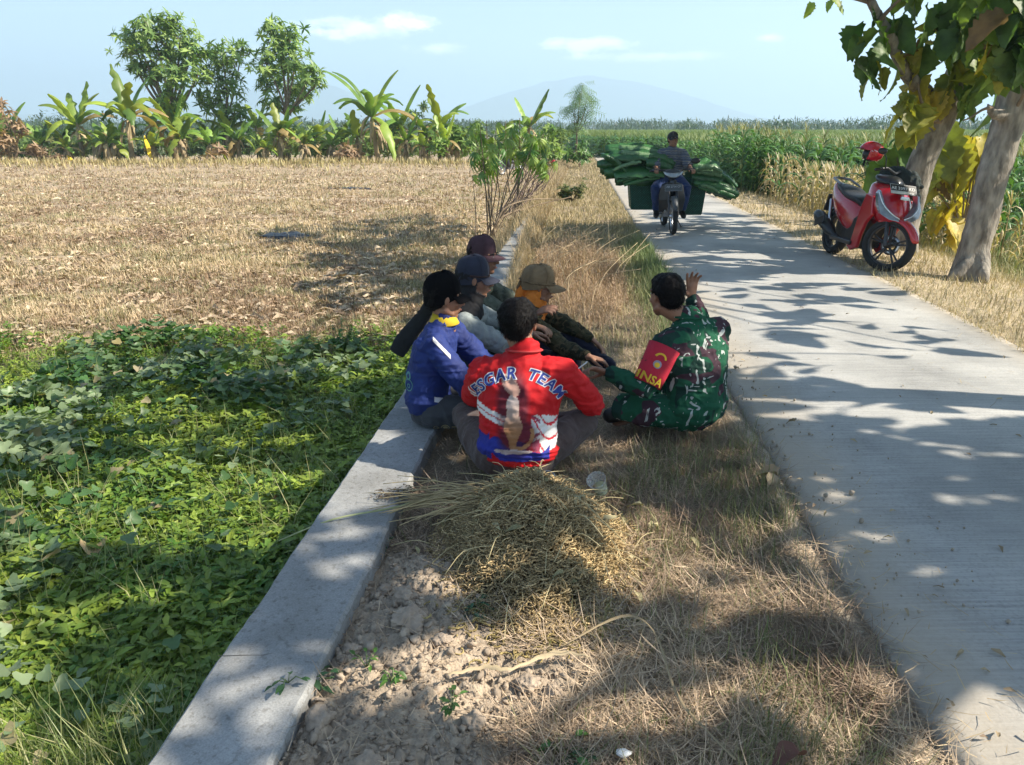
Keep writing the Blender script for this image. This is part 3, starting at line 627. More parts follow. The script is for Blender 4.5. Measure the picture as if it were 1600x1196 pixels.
def spline(pts, k=6):
    P_ = [Vector(p) for p in pts]; out = []
    for i in range(len(P_) - 1):
        a = P_[max(i - 1, 0)]; b_, c_ = P_[i], P_[i + 1]; d = P_[min(i + 2, len(P_) - 1)]
        for j in range(k):
            t = j / k; out.append(.5 * ((2 * b_) + (-a + c_) * t + (2 * a - 5 * b_ + 4 * c_ - d) * t * t + (-a + 3 * b_ - 3 * c_ + d) * t ** 3))
    return out + [P_[-1]]
def lerpn(v, n): return list(np.interp(np.linspace(0, 1, n), np.linspace(0, 1, len(v)), v))
def trunk_obj(parent, paths, name='trunk', m=None, a=.025):
    g = G()
    for pts, rad, n in paths:
        sp_ = spline(pts, 6); g.tube(sp_, lerpn(rad, len(sp_)), n)
    o = g.build(name, m or M_bark, parent, remesh=.03 if max(max(r) for _, r, _ in paths) > .1 else 0, smo=2); rough(o, a); return o
def shade_crown(b, limbs, poly, zp, dens, h0, h1, kind, r, size=.42, hub=None, only=None):
    # leaves of the crown: they stand h metres above the ground, up the sun's direction from the ground they shade
    if callable(zp): zz = -.03
    else: zz = zp
    mn, mx = poly.min(0), poly.max(0); area = np.ptp(poly[:, 0]) * np.ptp(poly[:, 1]); m = int(-math.log(1 - dens) * area / (.30 * size * size * 1.15)) + 1
    x = r.uniform(mn[0], mx[0], m); y = r.uniform(mn[1], mx[1], m); k = inpoly(x, y, poly); x, y = x[k], y[k]; n = len(x)
    if n == 0: return
    cell = fbm(x * .9, y * .9, 17); h = h0 + (h1 - h0) * np.clip(cell * 1.6 - .3 + r.normal(0, .06, n), 0, 1)
    t = (h - zz) / math.tan(SUN_EL); X = x + t * math.cos(SUN_AZ); Yy = y + t * math.sin(SUN_AZ); pos = np.stack([X, Yy, h], -1)
    for q in range(5):
        j = np.arange(n) % 5 == q; mm = j.sum()
        if mm: b.add(TEAK[q], pos[j], rots(r.uniform(0, 6.28, mm), r.normal(-.45, .45, mm), r.normal(0, .45, mm)), r.uniform(.6, 1.1, mm) * size, teak_cols(mm, kind, r))
    idx = r.choice(n, min(n, max(2, n // 14)), replace=False); limbs += [pos[i] for i in idx]
def crown_limbs(hubs, targets, r, r0=.035):
    g = G()
    for t in targets:
        t = Vector(t); h = min(hubs, key=lambda q: (Vector(q) - t).length); h = Vector(h); mid = (h + t) / 2 + Vector((r.normal(0, .15), r.normal(0, .15), .25)); pts = spline([h, mid, t], 4); g.tube(pts, lerpn([r0, r0 * .55, .008], len(pts)), 5, cap=False)
    return g
def teaks():
    r = np.random.default_rng(77)
    # the leaning tree behind the scooter
    t1 = empty('teak_tree', W(1425, 385, 11.3), 0, 'leaning grey teak tree right behind the red scooter, forking under its big leaves', 'tree', 'teak trees along the road')
    b0 = Vector(t1.location); wl = lambda u, v, Y: W(u, v, Y) - b0
    p1 = [(wl(1404, 392, 11.3), wl(1418, 330, 11.3), wl(1446, 240, 11.25), wl(1480, 165, 11.2)), [.27, .20, .175, .20], 14]
    lf = [(wl(1478, 172, 11.2), wl(1418, 118, 10.9), wl(1392, 62, 10.7), wl(1362, 5, 10.5), wl(1330, -60, 10.3)), [.12, .085, .07, .06, .04], 10]
    rt = [(wl(1478, 172, 11.2), wl(1500, 110, 11.2), wl(1520, 10, 11.2), wl(1545, -120, 11.1), wl(1560, -260, 11)), [.19, .165, .15, .12, .07], 12]
    s1 = [(wl(1362, 5, 10.5), wl(1335, -2, 10.4), wl(1300, -6, 10.2)), [.03, .02, .012], 6]; s2 = [(wl(1376, 30, 10.5), wl(1400, 5, 10.4), wl(1425, -15, 10.3)), [.03, .02, .014], 6]
    stub = [(wl(1470, 190, 11.1), wl(1452, 184, 10.9), wl(1440, 160, 10.75), wl(1434, 130, 10.7)), [.045, .03, .02, .012], 6]
    trunk_obj(t1, [p1, lf, rt]); g = G()
    for pts, rad, n in (s1, s2, stub): q = spline(pts, 5); g = G(); g.tube(q, lerpn(rad, len(q)), n); g.build('branch', M_bark2, t1)
    b = Batch(); C = lambda u, v, Y: np.array(W(u, v, Y) - b0)
    for (u, v, Y, ru, rv, n, k, s) in ((1352, 38, 10.5, .10, .14, 4, 'd', .40), (1366, 50, 10.4, .12, .16, 4, 'g', .40), (1405, 35, 10.7, .16, .22, 8, 'g', .42), (1356, 92, 10.6, .12, .12, 6, 'd', .36), (1380, 100, 10.7, .14, .14, 6, 'o', .34),
            (1298, 0, 10.2, .14, .08, 4, 'g', .24), (1420, 82, 10.8, .16, .16, 6, 'o', .44), (1432, 175, 10.6, .10, .16, 6, 'o', .58), (1415, 150, 10.6, .10, .12, 4, 'o', .5), (1450, 120, 10.8, .14, .12, 4, 'y', .5), (1472, 140, 10.7, .10, .08, 3, 'y', .52),
            (1505, 105, 10.8, .22, .14, 7, 'o', .5), (1500, 45, 10.8, .34, .24, 15, 'g', .48), (1470, 30, 11, .2, .25, 9, 'd', .44), (1530, 130, 10.7, .22, .12, 7, 'g', .52), (1545, 70, 10.6, .25, .2, 10, 'g', .5), (1440, -60, 10.6, .8, .35, 30, 'g', .45),
            (1560, -80, 10.8, .8, .35, 34, 'g', .45), (1452, 50, 11, .12, .15, 4, 'o', .4), (1520, 20, 10.5, .3, .2, 8, 'd', .48)):
        leaf_cloud(b, C(u, v, Y), (ru, .15, rv), n, k, s, r)
    limbs = []
    bs = Batch(); S = lambda poly, d, h0, h1, k='g', z=0., sz=.42: shade_crown(bs, limbs, PP(poly, z), z, d, h0, h1, k, r, sz)
    S([(1000, 395), (1090, 345), (1400, 402), (1395, 425), (1250, 430), (1020, 440)], .58, 2.75, 3.3)
    S([(1040, 365), (1110, 330), (1270, 375), (1200, 400)], .5, 3.0, 3.6)
    S([(840, 345), (1010, 350), (1015, 400), (960, 385), (860, 400)], .72, 4.1, 4.9)
    S([(990, 325), (1190, 335), (1230, 372), (1010, 372)], .5, 3.9, 4.6)
    S([(380, 365), (480, 350), (700, 335), (710, 380), (560, 400), (430, 400)], .55, 5.2, 6.4, z=FZ, sz=.5)
    S([(470, 405), (700, 390), (700, 500), (610, 480), (510, 490), (450, 450)], .72, 5.0, 6.2, z=FZ, sz=.5)
    bb = np.array(b0); b.V += [v - bb for v in bs.V]; b.F += [f + b.n for f in bs.F]; b.C += bs.C; b.n += bs.n
    b.build('crown', M_teak, t1, smooth=True)
    hubs = [np.array(wl(1545, -120, 11.1)), np.array(wl(1560, -260, 11)), np.array(wl(1330, -60, 10.3))]
    up = [Vector(hubs[1]), Vector(hubs[1]) + Vector((-.2, -.1, 1.2)), Vector(hubs[1]) + Vector((-.3, -.2, 2.3))]
    g = crown_limbs(hubs + up, [p - bb for p in limbs], r); q = spline(up, 5); g.tube(q, lerpn([.07, .05, .03], len(q)), 8); g.build('branch', M_bark2, t1)
    # second tree, nearer
    t2 = empty('teak_tree', W(1515, 432, 8.75), 0, 'thick grey teak trunk with a flared foot at the right edge of the picture', 'tree', 'teak trees along the road')
    c0 = Vector(t2.location); w2 = lambda u, v, Y: W(u, v, Y) - c0
    trunk_obj(t2, [[(w2(1512, 448, 8.72), w2(1520, 400, 8.75), w2(1545, 300, 8.75), w2(1572, 205, 8.75), w2(1602, 100, 8.7), w2(1640, -20, 8.6), w2(1670, -180, 8.5)), [.24, .165, .165, .165, .18, .15, .10], 16],
                   [(w2(1515, 405, 8.7), w2(1498, 425, 8.62), w2(1482, 436, 8.6)), [.10, .07, .03], 8], [(w2(1535, 400, 8.65), w2(1538, 430, 8.5), w2(1542, 446, 8.45)), [.10, .07, .03], 8],
                   [(w2(1575, 180, 8.7), w2(1552, 178, 8.55), w2(1543, 165, 8.5)), [.07, .05, .03], 8]])
    g = G()
    for pts in (((1550, 168, 8.5), (1535, 172, 8.4), (1515, 185, 8.35), (1505, 188, 8.3)), ((1590, 165, 8.6), (1620, 110, 8.3), (1640, 60, 8.2)), ((1592, 120, 8.6), (1570, 90, 8.5), (1555, 60, 8.4))):
        q = spline([w2(*p) for p in pts], 5); g = G(); g.tube(q, lerpn([.02, .012, .006], len(q)), 6); g.build('branch', M_bark2, t2)
    b = Batch(); C = lambda u, v, Y: np.array(W(u, v, Y) - c0)
    for (u, v, Y, ru, rv, n, k, s) in ((1585, 50, 8.2, .14, .24, 12, 'd', .42), (1570, 85, 8.3, .10, .14, 6, 'g', .38), (1560, 35, 8.4, .16, .14, 8, 'g', .4), (1610, 60, 8.2, .2, .25, 12, 'd', .42), (1545, 62, 8.4, .05, .1, 2, 'y', .32), (1570, 105, 8.4, .1, .05, 3, 'y', .28), (1590, -60, 8.3, .6, .25, 26, 'g', .42)):
        leaf_cloud(b, C(u, v, Y), (ru, .14, rv), n, k, s, r)
    limbs = []; bs = Batch(); S = lambda poly, d, h0, h1, k='g', z=0., sz=.42: shade_crown(bs, limbs, PP(poly, z), z, d, h0, h1, k, r, sz)
    S([(1090, 440), (1370, 445), (1395, 480), (1200, 482), (1120, 470)], .5, 2.7, 3.4)
    S([(1120, 485), (1290, 490), (1310, 530), (1230, 540), (1130, 520)], .45, 3.0, 3.6)
    S([(1350, 500), (1500, 525), (1490, 548), (1400, 545)], .55, 2.7, 3.1)
    S([(690, 430), (950, 500), (1000, 560), (830, 560), (640, 520)], .62, 3.8, 4.8)
    S([(430, 540), (640, 520), (600, 600), (500, 640), (420, 600)], .5, 4.4, 5.2, z=FZ)
    bb = np.array(c0); b.V += [v - bb for v in bs.V]; b.F += [f + b.n for f in bs.F]; b.C += bs.C; b.n += bs.n
    b.build('crown', M_teak, t2, smooth=True)
    h = w2(1670, -180, 8.5); up = [h, h + Vector((.1, -.2, 1.0)), h + Vector((.0, -.5, 1.9))]
    g = crown_limbs([np.array(p) for p in up], [p - bb for p in limbs], r); q = spline(up, 5); g.tube(q, lerpn([.10, .06, .03], len(q)), 8); g.build('branch', M_bark2, t2)
    # two more of the row stand right of the frame and shade the foreground
    for ti, (bx, by, lab, regs) in enumerate(((5.3, 4.1, 'shady teak tree just outside the picture beside the seated group', (
            ([(1150, 655), (1600, 662), (1900, 662), (1900, 1100), (1620, 1120), (1480, 1060), (1370, 1020), (1320, 950), (1340, 905), (1290, 850), (1190, 740)], .975, 3.0, 4.4, 0.),
            ([(1230, 575), (1420, 600), (1500, 625), (1400, 642), (1250, 625), (1150, 600)], .5, 3.0, 3.6, 0.), ([(1150, 540), (1380, 545), (1390, 565), (1230, 572), (1150, 575)], .42, 3.0, 3.6, 0.),
            ([(600, 575), (760, 560), (1160, 580), (1180, 700), (1210, 790), (1000, 800), (700, 800), (620, 720)], .80, 3.7, 4.9, 0.),
            ([(560, 770), (700, 720), (850, 740), (850, 850), (690, 905), (560, 870)], .5, 3.9, 4.8, 0.), ([(140, 590), (330, 545), (520, 600), (610, 640), (520, 790), (430, 800), (330, 740), (160, 790), (-100, 800), (-100, 640)], .60, 4.4, 5.6, FZ),
            ([(600, 650), (640, 660), (610, 740), (500, 800), (450, 870), (380, 880), (480, 740)], .7, 4.4, 5.2, FZ))),
            (5.6, 1.5, 'second shady teak tree outside the picture, nearest the viewer', (
            ([(120, 920), (300, 900), (470, 880), (440, 990), (330, 1080), (200, 1120), (40, 1110), (40, 960)], .82, 4.4, 5.6, FZ),
            ([(-150, 850), (40, 860), (60, 1000), (-150, 1100)], .5, 4.4, 5.6, FZ),
            ([(430, 1040), (700, 1060), (760, 1150), (720, 1330), (330, 1330)], .5, 4.0, 4.8, 0.), ([(520, 930), (720, 985), (930, 960), (1000, 1010), (880, 1060), (700, 1010)], .38, 4.0, 4.6, 0.),
            ([(1000, 880), (1290, 830), (1330, 960), (1200, 1010), (1040, 1000)], .45, 3.4, 4.4, 0.), ([(860, 1040), (1180, 1030), (1420, 1080), (1440, 1330), (850, 1330)], .56, 3.4, 4.4, 0.), ([(1560, 1120), (1650, 1150), (1700, 1300), (1580, 1300)], .8, 3.2, 4.0, 0.),
            ([(430, 850), (560, 850), (530, 900), (470, 930), (400, 930)], .6, 4.2, 4.8, 0.), ([(300, 1010), (480, 1000), (420, 1330), (200, 1330)], .6, 4.2, 4.8, 0.), ([(360, 985), (540, 960), (520, 1000), (380, 1010)], .3, 4.2, 4.8, 0.))))):
        t = empty('teak_tree', (bx, by, -.05), 0, lab, 'tree', 'teak trees along the road'); o0 = np.array(t.location)
        top = Vector((-.35, .1, 3.2)); trunk_obj(t, [[((0, 0, -.1), (.02, 0, .5), (-.1, .05, 1.7), top), [.26, .18, .16, .14], 14]])
        b = Batch(); limbs = []
        for poly, d, h0, h1, z in regs: shade_crown(b, limbs, PP(poly, z), z, d, h0, h1, 'g', r, .42)
        b.V = [v - o0 for v in b.V]; b.build('crown', M_teak, t)
        L_ = [p - o0 for p in limbs]; cen = np.mean(L_, 0); hubs = [top, top.lerp(Vector(cen), .35) + Vector((0, 0, .2)), top.lerp(Vector(cen), .7) + Vector((.2, .3, .2)), Vector(cen), top + Vector((.4, .5, .9)), top + Vector((.4, -.6, .8))]
        g = crown_limbs([np.array(h) for h in hubs], L_, r); q = spline([top, hubs[1], hubs[2], hubs[3]], 5); g.tube(q, lerpn([.12, .09, .05], len(q)), 8)
        for hh in hubs[4:]: q = spline([top, hh], 4); g.tube(q, lerpn([.08, .04], len(q)), 7)
        g.build('branch', M_bark2, t)
    # young, yellowing teak saplings between the two trunks
    for (u, v, Y, lab, cl) in ((1500, 372, 12.3, 'young teak sapling with large yellow leaves between the two grey trunks', ((1465, 225, .22, .2, 5, 'o', .75), (1520, 215, .10, .1, 2, 'y', .55), (1500, 250, .18, .16, 5, 'y', .72), (1480, 330, .16, .1, 6, 'y', .55), (1455, 290, .14, .1, 4, 'o', .45), (1510, 325, .10, .1, 3, 'y', .5), (1525, 240, .08, .15, 3, 'o', .6), (1495, 352, .1, .06, 4, 'y', .42))),
                               (1400, 350, 12.2, 'green teak sapling with broad leaves directly behind the scooter handlebar', ((1400, 235, .2, .18, 6, 'g', .62), (1420, 260, .2, .18, 6, 'o', .55), (1385, 270, .15, .15, 4, 'g', .5)))):
        t = empty('teak_sapling', W(u, v, Y), 0, lab, 'sapling'); o0 = Vector(t.location); b = Batch(); g = G()
        for (uu, vv, ru, rv, n, k, s) in cl:
            c = W(uu, vv, Y) - o0; leaf_cloud(b, c, (ru, .12, rv), n, k, s, r, 1.1); q = spline([(0, 0, 0), c * .5 + Vector((.05, 0, .05)), c], 4); g.tube(q, lerpn([.018, .008], len(q)), 6)
        b.build('leaves', M_teak, t, smooth=True); g.build('stem', M_bark2, t)
teaks()
# ---------------- banana plants
def banana(base, H, n, r, name='banana_plant', lab='', group='banana plants behind the dry field', wilt=.25, dir0=None, short=1.):
    t = empty(name, base, 0, lab, 'banana plant', group); lean = Vector((r.normal(0, .08), r.normal(0, .08), 0)); sh = H * .58
    q = [Vector((0, 0, -.1)), lean * sh * .5 + Vector((0, 0, sh * .5)), lean * sh + Vector((0, 0, sh))]; g = G(); g.tube(q, [.16, .13, .075], 10); g.build('stem', M_bstem, t)
    b = Batch(); top = q[-1]
    for i in range(n):
        a = (dir0 or 0) + i * 2.4 + r.normal(0, .3); up = 3.2 - 2.8 * (i / n) ** .8 + r.normal(0, .5); L = (H * .40 + .25) * r.uniform(.85, 1.15) * short; d = Vector((math.cos(a), math.sin(a), up))
        pts = arc(top + Vector((0, 0, -.1)), d, L, 1.2 + 1.5 * i / n + r.normal(0, .45), 11); w = [.02 if k < 1 else max(.01, .5 * min(.62, L * .34) * math.sin(math.pi * min(1, (k + .6) / 12.)) ** .55) for k in range(12)]
        c = np.array((.12, .22, .04)) * (1 - i / n * .0) * r.uniform(.7, 1.5); c = c * r.uniform(.55, 1.) + np.array((.14, .10, .0)) * r.random() ** 2; c = np.array((.34, .25, .10)) if r.random() < .3 and i > n * .6 else c * 1.25
        ribbon(b, pts, w, .35 + r.random() * .3, c, tear=list((r.random(12) < .5) * r.uniform(.2, .7, 12)), rg=r)
    b.build('leaves', M_leaf, t)
    b = Batch()
    for i in range(int(n * wilt * 2) + 2):
        a = r.uniform(0, 6.28); L = H * r.uniform(.25, .42); d = Vector((math.cos(a), math.sin(a), .2)); pts = arc(top * r.uniform(.7, 1), d, L, 5., 7)
        c = mixc((.30, .22, .13), (.50, .40, .22), np.array([r.random()]))[0]; ribbon(b, pts, [.02, .09, .11, .1, .1, .08, .05, .02], .7, c, tear=list((r.random(12) < .5) * .6))
    b.build('dry_leaves', M_dry, t); return t
M_bstem = mat('banana_stem', (.22, .19, .09), .7, .4, 6, bump=.3, bscale=20, stretch=(1, 1, .3), c2=(.36, .27, .15))
def bananas():
    r = np.random.default_rng(101)
    L = [(592, 118, 43.5, 10, 'tallest banana plant, alone with brown husks on its stem, left of the cassava', 1.15), (688, 145, 45, 8, 'banana plant with upright torn fronds between the tall one and the cassava', 1), (822, 152, 50, 6, 'banana crown rising above the shrubs behind the cassava', 1),
         (208, 122, 43, 10, 'tall banana plant with a leaf leaning left under the first crown of the big trees', 1.1), (132, 142, 45, 7, 'banana plant with one long leaf pointing up left, near the field corner', 1.1), (292, 180, 43, 9, 'banana plant in front of the largest tree trunk', 1), (440, 172, 43, 9, 'banana plant under the right-hand big tree', 1),
         (72, 195, 46, 8, 'banana plant beside the dry brown clump at far left', 1), (170, 190, 42.5, 8, 'low banana plant second in the left row', .9), (245, 200, 43, 8, 'bright low banana plant beside the yellow hanging leaf', .9), (330, 195, 43, 8, 'low banana plant below the narrow middle tree', .9),
         (375, 185, 44, 8, 'banana plant with upright leaf between middle and right trees', .9), (415, 205, 42.5, 7, 'squat banana plant right of the middle tree', .8), (478, 195, 43, 8, 'banana plant with bent outer leaves below the right tree crown edge', .9), (520, 200, 44, 8, 'low yellowish banana plant before the brown straw heap', .8),
         (556, 175, 44, 7, 'banana plant touching the left side of the tallest one', .9), (635, 185, 43.5, 8, 'short banana plant right of the tallest one', .9), (668, 200, 43, 7, 'small banana plant at the foot of the torn one', .8), (715, 195, 44, 7, 'dark banana plant left of the cassava bush', .8),
         (280, 150, 46, 7, 'banana plant half hidden behind the largest tree', 1), (20, 185, 47, 6, 'banana plant behind the dry clump at the picture edge', 1), (110, 205, 42.5, 7, 'short banana plant above the hanging yellow leaf', .8), (500, 178, 47, 7, 'banana plant with drooping fronds right of the big trees', 1)]
    for i, (u, vt, Y, n, lab, s) in enumerate(L):
        x = (u - 800) / FPX * (Y * cp + (CAMH - FZ) * sp); H = W(u, vt, Y).z - FZ; banana((x, Y, FZ), max(H, 1.5) * .97, n + 2, r, lab=lab, short=s * 1.3, wilt=.6 if i in (0, 5) else .3)
bananas()
ORD = 'first second third fourth fifth sixth seventh eighth ninth tenth eleventh twelfth thirteenth fourteenth fifteenth sixteenth seventeenth eighteenth nineteenth twentieth twenty-first twenty-second last'.split()
def small_bananas():
    r = np.random.default_rng(202); pos = [(u + r.uniform(-9, 9)) for u in np.arange(-150, 745, 43)]
    for i, u in enumerate(pos):
        Y = r.uniform(42.5, 49); vt = r.uniform(140, 205); x = (u - 800) / FPX * (Y * cp + (CAMH - FZ) * sp); H = W(u, vt, Y).z - FZ
        banana((x, Y, FZ), max(H, 1.4) * .95, int(r.integers(6, 11)), r, lab='low banana plant behind the field, %s low one from the left' % ORD[i], group='low banana plants filling the row', wilt=r.uniform(.1, .8), short=r.uniform(1.0, 1.5))
small_bananas()
# ---------------- broad-leaved trees behind the field
def rosette(n, seed, l=1., wd=.32):
    r = np.random.default_rng(seed); it = []
    for i in range(n): it.append(T_xf(T_leaf(wd, .1, .3, ny=2, seed=i), yaw=i * 2 * math.pi / n * 1.0 + r.normal(0, .2), pitch=r.uniform(-.35, .75), s=l * r.uniform(.75, 1.1)))
    return T_merge(it)
ROS = [rosette(8, 1), rosette(9, 2), rosette(7, 3)]
def tree(u, vb, Y, blobs, lab, group, n_per, size, cols, rad=.16, base=None, T=None, cat='tree', name='tree', trunk_m=None, z=None):
    r = np.random.default_rng(int(u * 7 + Y)); base = base or Vector(((u - 800) / FPX * (Y * cp + (CAMH - FZ) * sp), Y, FZ if z is None else z)); t = empty(name, base, 0, lab, cat, group)
    b = Batch(); paths = []; T = T or ROS; cs = [(W(bu, bv, Y) - base + Vector((0, r.normal(0, 1.) * Y * .012, 0)), br * Y / FPX) for bu, bv, br in blobs]
    cen = sum((c for c, _ in cs), Vector()) / len(cs); low = min(c.z - rr for c, rr in cs); hub = Vector((cen.x * .5, cen.y * .5, max(low, cs[0][0].z * .25)))
    g = G(); q = spline([(0, 0, -.1), (hub.x * .3 + .05, hub.y * .3, hub.z * .5), hub], 5); g.tube(q, lerpn([rad * 1.3, rad, rad * .75], len(q)), 8)
    for c, rr in cs:
        q = spline([hub, (hub + c) / 2 + Vector((r.normal(0, .1), r.normal(0, .1), -.1)), c], 4); g.tube(q, lerpn([rad * .55, rad * .2], len(q)), 6)
        m = int(n_per * (rr ** 2) * 1.6) + 6; d = r.normal(0, 1, (m, 3)); d /= np.linalg.norm(d, axis=1)[:, None]; rad_ = rr * r.uniform(.35, 1.12, m) ** .7
        lump = 1 + .6 * np.array([noise.noise(Vector(x * 2.2) + c) for x in d]); p = np.array(c) + d * (rad_ * lump)[:, None] * np.array((1, .9, .85))
        for k in range(0, m, 5): g.tube([c, c.lerp(Vector(p[k]), .6) + Vector((0, 0, -.04)), Vector(p[k])], [rad * .12, rad * .07, .006], 4, cap=False)
        for k in range(len(T)):
            j = np.arange(m) % len(T) == k; mm = j.sum(); yw = np.arctan2(d[j, 1], d[j, 0]) - 1.57
            b.add(T[k], p[j], rots(yw, r.normal(-.45, .35, mm), r.normal(0, .3, mm)), r.uniform(.7, 1.2, mm) * size, mixc(cols[0], cols[1], np.clip(r.normal(.45, .28, mm), 0, 1)))
    g.build('trunk', trunk_m or M_bark2, t); b.build('crown', M_leaf, t); return t
CG = ((.11, .21, .06), (.38, .50, .14))
def back_trees():
    gr = 'tall broad-leaved trees over the banana row'
    tree(277, 250, 47, [(247, 55, 30), (222, 75, 34), (275, 60, 32), (300, 85, 24), (205, 65, 20), (260, 100, 28), (290, 125, 26), (235, 115, 20), (262, 35, 18), (315, 115, 16), (225, 45, 16), (280, 160, 22), (215, 108, 12)], 'largest broad-leaved tree with a wide rounded crown, leftmost of the tall three', gr, 26, .42, CG, .2)
    tree(352, 250, 48, [(352, 85, 22), (370, 105, 24), (335, 118, 22), (360, 140, 24), (345, 170, 22), (378, 75, 14), (330, 90, 12), (320, 150, 16), (372, 178, 16)], 'narrow airy tree, middle one of the tall three', gr, 24, .42, CG, .13)
    tree(446, 250, 47, [(428, 48, 20), (440, 75, 28), (465, 95, 28), (420, 100, 26), (490, 115, 18), (447, 130, 28), (410, 130, 18), (475, 140, 20), (500, 130, 10), (455, 55, 16), (425, 160, 16), (455, 165, 14)], 'broad-leaved tree with a pointed crown, rightmost of the tall three', gr, 26, .42, CG, .16)
    fine = [T_merge([T_xf(T_leaf(.28, .1, .2, ny=1, seed=i), yaw=(1.2 if i % 2 else -1.2), pitch=-.1, s=.5, p=(0, i * .12, -.06 * i * .4)) for i in range(9)]) for _ in range(1)]
    tree(898, 235, 46, [(908, 142, 11), (915, 155, 12), (900, 160, 10), (893, 170, 9), (918, 172, 10), (900, 195, 10), (892, 200, 7), (905, 182, 8), (912, 132, 6)], 'slender young tree with small tufts, standing alone where the road vanishes', None, 90, .55, ((.08, .17, .06), (.20, .32, .10)), .06, T=fine, z=-.3)
    # bushes and undergrowth
    B = [((905, 238, 18), (890, 242, 12), (918, 245, 10)), 'dense feathery green bush at the end of the verge beside the road', 40, ((.05, .13, .025), (.13, .23, .04)), .26, 34, 905
         ], [((865, 222, 16), (850, 215, 12), (880, 212, 14), (872, 240, 14)), 'pale green leafy bush between cassava and slender tree', 44, ((.11, .19, .05), (.24, .32, .09)), .3, 44, 868], \
        [((655, 190, 14), (645, 178, 9), (662, 170, 8)), 'thin grey green bush behind the tallest banana', 26, ((.10, .16, .06), (.19, .24, .10)), .3, 47, 655], [((745, 200, 14), (730, 210, 12), (760, 215, 14)), 'green bush left behind the cassava', 34, ((.07, .15, .04), (.18, .27, .06)), .3, 46, 745], \
        [((390, 225, 18), (370, 235, 14), (410, 232, 12)), 'dark undergrowth bush below the right tall tree', 34, ((.035, .08, .03), (.09, .15, .05)), .3, 45.5, 390], [((300, 230, 16), (320, 238, 14), (280, 238, 12)), 'dark undergrowth bush below the largest tree', 34, ((.035, .08, .03), (.09, .15, .05)), .3, 45.5, 300], \
        [((190, 235, 16), (170, 240, 12), (210, 240, 14)), 'dull green undergrowth bush in the left part of the row', 34, ((.05, .10, .03), (.14, .20, .06)), .3, 45, 190], [((575, 232, 12), (560, 236, 12)), 'low green bush beside the tallest banana stem', 34, ((.07, .14, .03), (.2, .27, .07)), .3, 45, 570], \
        [((620, 225, 14), (640, 232, 12), (700, 236, 12)), 'low bright bush right of the tallest banana', 34, ((.08, .17, .03), (.22, .32, .06)), .3, 45, 650], [((480, 235, 12), (500, 232, 14)), 'low bush in the gap right of the tall trees', 34, ((.08, .15, .03), (.22, .28, .07)), .3, 45, 490], \
        [((805, 225, 16), (790, 215, 14), (830, 225, 14), (775, 228, 12)), 'pale feathery bush straight behind the cassava shrub', 40, ((.12, .20, .05), (.27, .33, .09)), .3, 42, 805], [((705, 205, 18), (690, 225, 16), (725, 228, 18), (740, 212, 14)), 'bright leafy bush between the torn banana plant and the cassava', 40, ((.10, .20, .04), (.32, .44, .09)), .34, 44, 708], [((845, 225, 18), (830, 235, 14), (865, 238, 16), (855, 205, 12)), 'dense yellow-green bush right behind the cassava tips', 44, ((.10, .20, .04), (.34, .45, .10)), .32, 40, 846], [((95, 232, 14), (75, 238, 12), (120, 238, 12)), 'scrubby bush over the yellow leaf at left', 30, ((.09, .13, .04), (.22, .23, .09)), .3, 45, 95]
    for bl, lab, npz, cols, s, Y, u in B: tree(u, 250, Y, bl, lab, 'bushes beyond the dry field', npz, s, cols, .035, cat='bush', name='bush')
    rb = np.random.default_rng(91); labs = 'first second third fourth fifth sixth seventh eighth ninth tenth eleventh twelfth thirteenth fourteenth'.split()
    for i in range(14):
        u = 60 + i * 47 + rb.uniform(-12, 12); s_ = rb.uniform(13, 19); c0_, c1_ = (((.08, .16, .045), (.24, .34, .09)), ((.14, .26, .05), (.38, .50, .10)), ((.18, .24, .07), (.42, .45, .15)))[i % 3]
        tree(u, 250, rb.uniform(46, 49), [(u, 214 + rb.uniform(-10, 8), s_), (u - 14, 230, s_ * .9), (u + 15, 228, s_ * .9)], '%s bush from the left in the undergrowth between the banana plants' % labs[i], 'bushes beyond the dry field', 30, .32, (c0_, c1_), .03, cat='bush', name='bush')
    # brown dead ones
    DB = ((.28, .18, .11), (.50, .36, .23))
    tree(22, 250, 44, [(8, 172, 12), (26, 190, 12), (0, 200, 14), (22, 218, 12), (48, 232, 12), (5, 235, 14), (70, 240, 9), (40, 205, 9), (90, 244, 6)], 'dry brown and reddish leaf clump at the far left edge of the field', None, 30, .34, DB, .1, cat='dry bush', name='dry_bush')
    tree(545, 250, 42.5, [(545, 240, 14), (532, 246, 10), (560, 246, 10)], 'brown heap of dead banana leaves and straw beside the tallest banana', None, 40, .45, DB, .03, cat='dry bush', name='dry_bush')
    tree(350, 250, 42.5, [(345, 236, 8), (340, 246, 8)], 'small brown withered leaf clump below the middle tall tree', None, 30, .4, DB, .03, cat='dry bush', name='dry_bush')
    # hanging yellow leaves
    for (u, v, dx, dv, lab) in ((226, 212, 14, 40, 'bright yellow withered banana leaf hanging down in the left row'), (105, 243, 10, 8, 'yellow leaf lying by the left bushes')):
        b = Batch(); p0 = W(u, v, 42.3); p1 = W(u + dx, v + dv, 42.2); pts = [p0.lerp(p1, k / 6) + Vector((math.sin(k) * .04, 0, 0)) for k in range(7)]; ribbon(b, pts, [.03, .12, .14, .12, .12, .1, .03], .6, (.75, .50, .02)); o = b.build('yellow_leaf', M_dry); tag(o, lab, 'leaf')
back_trees()
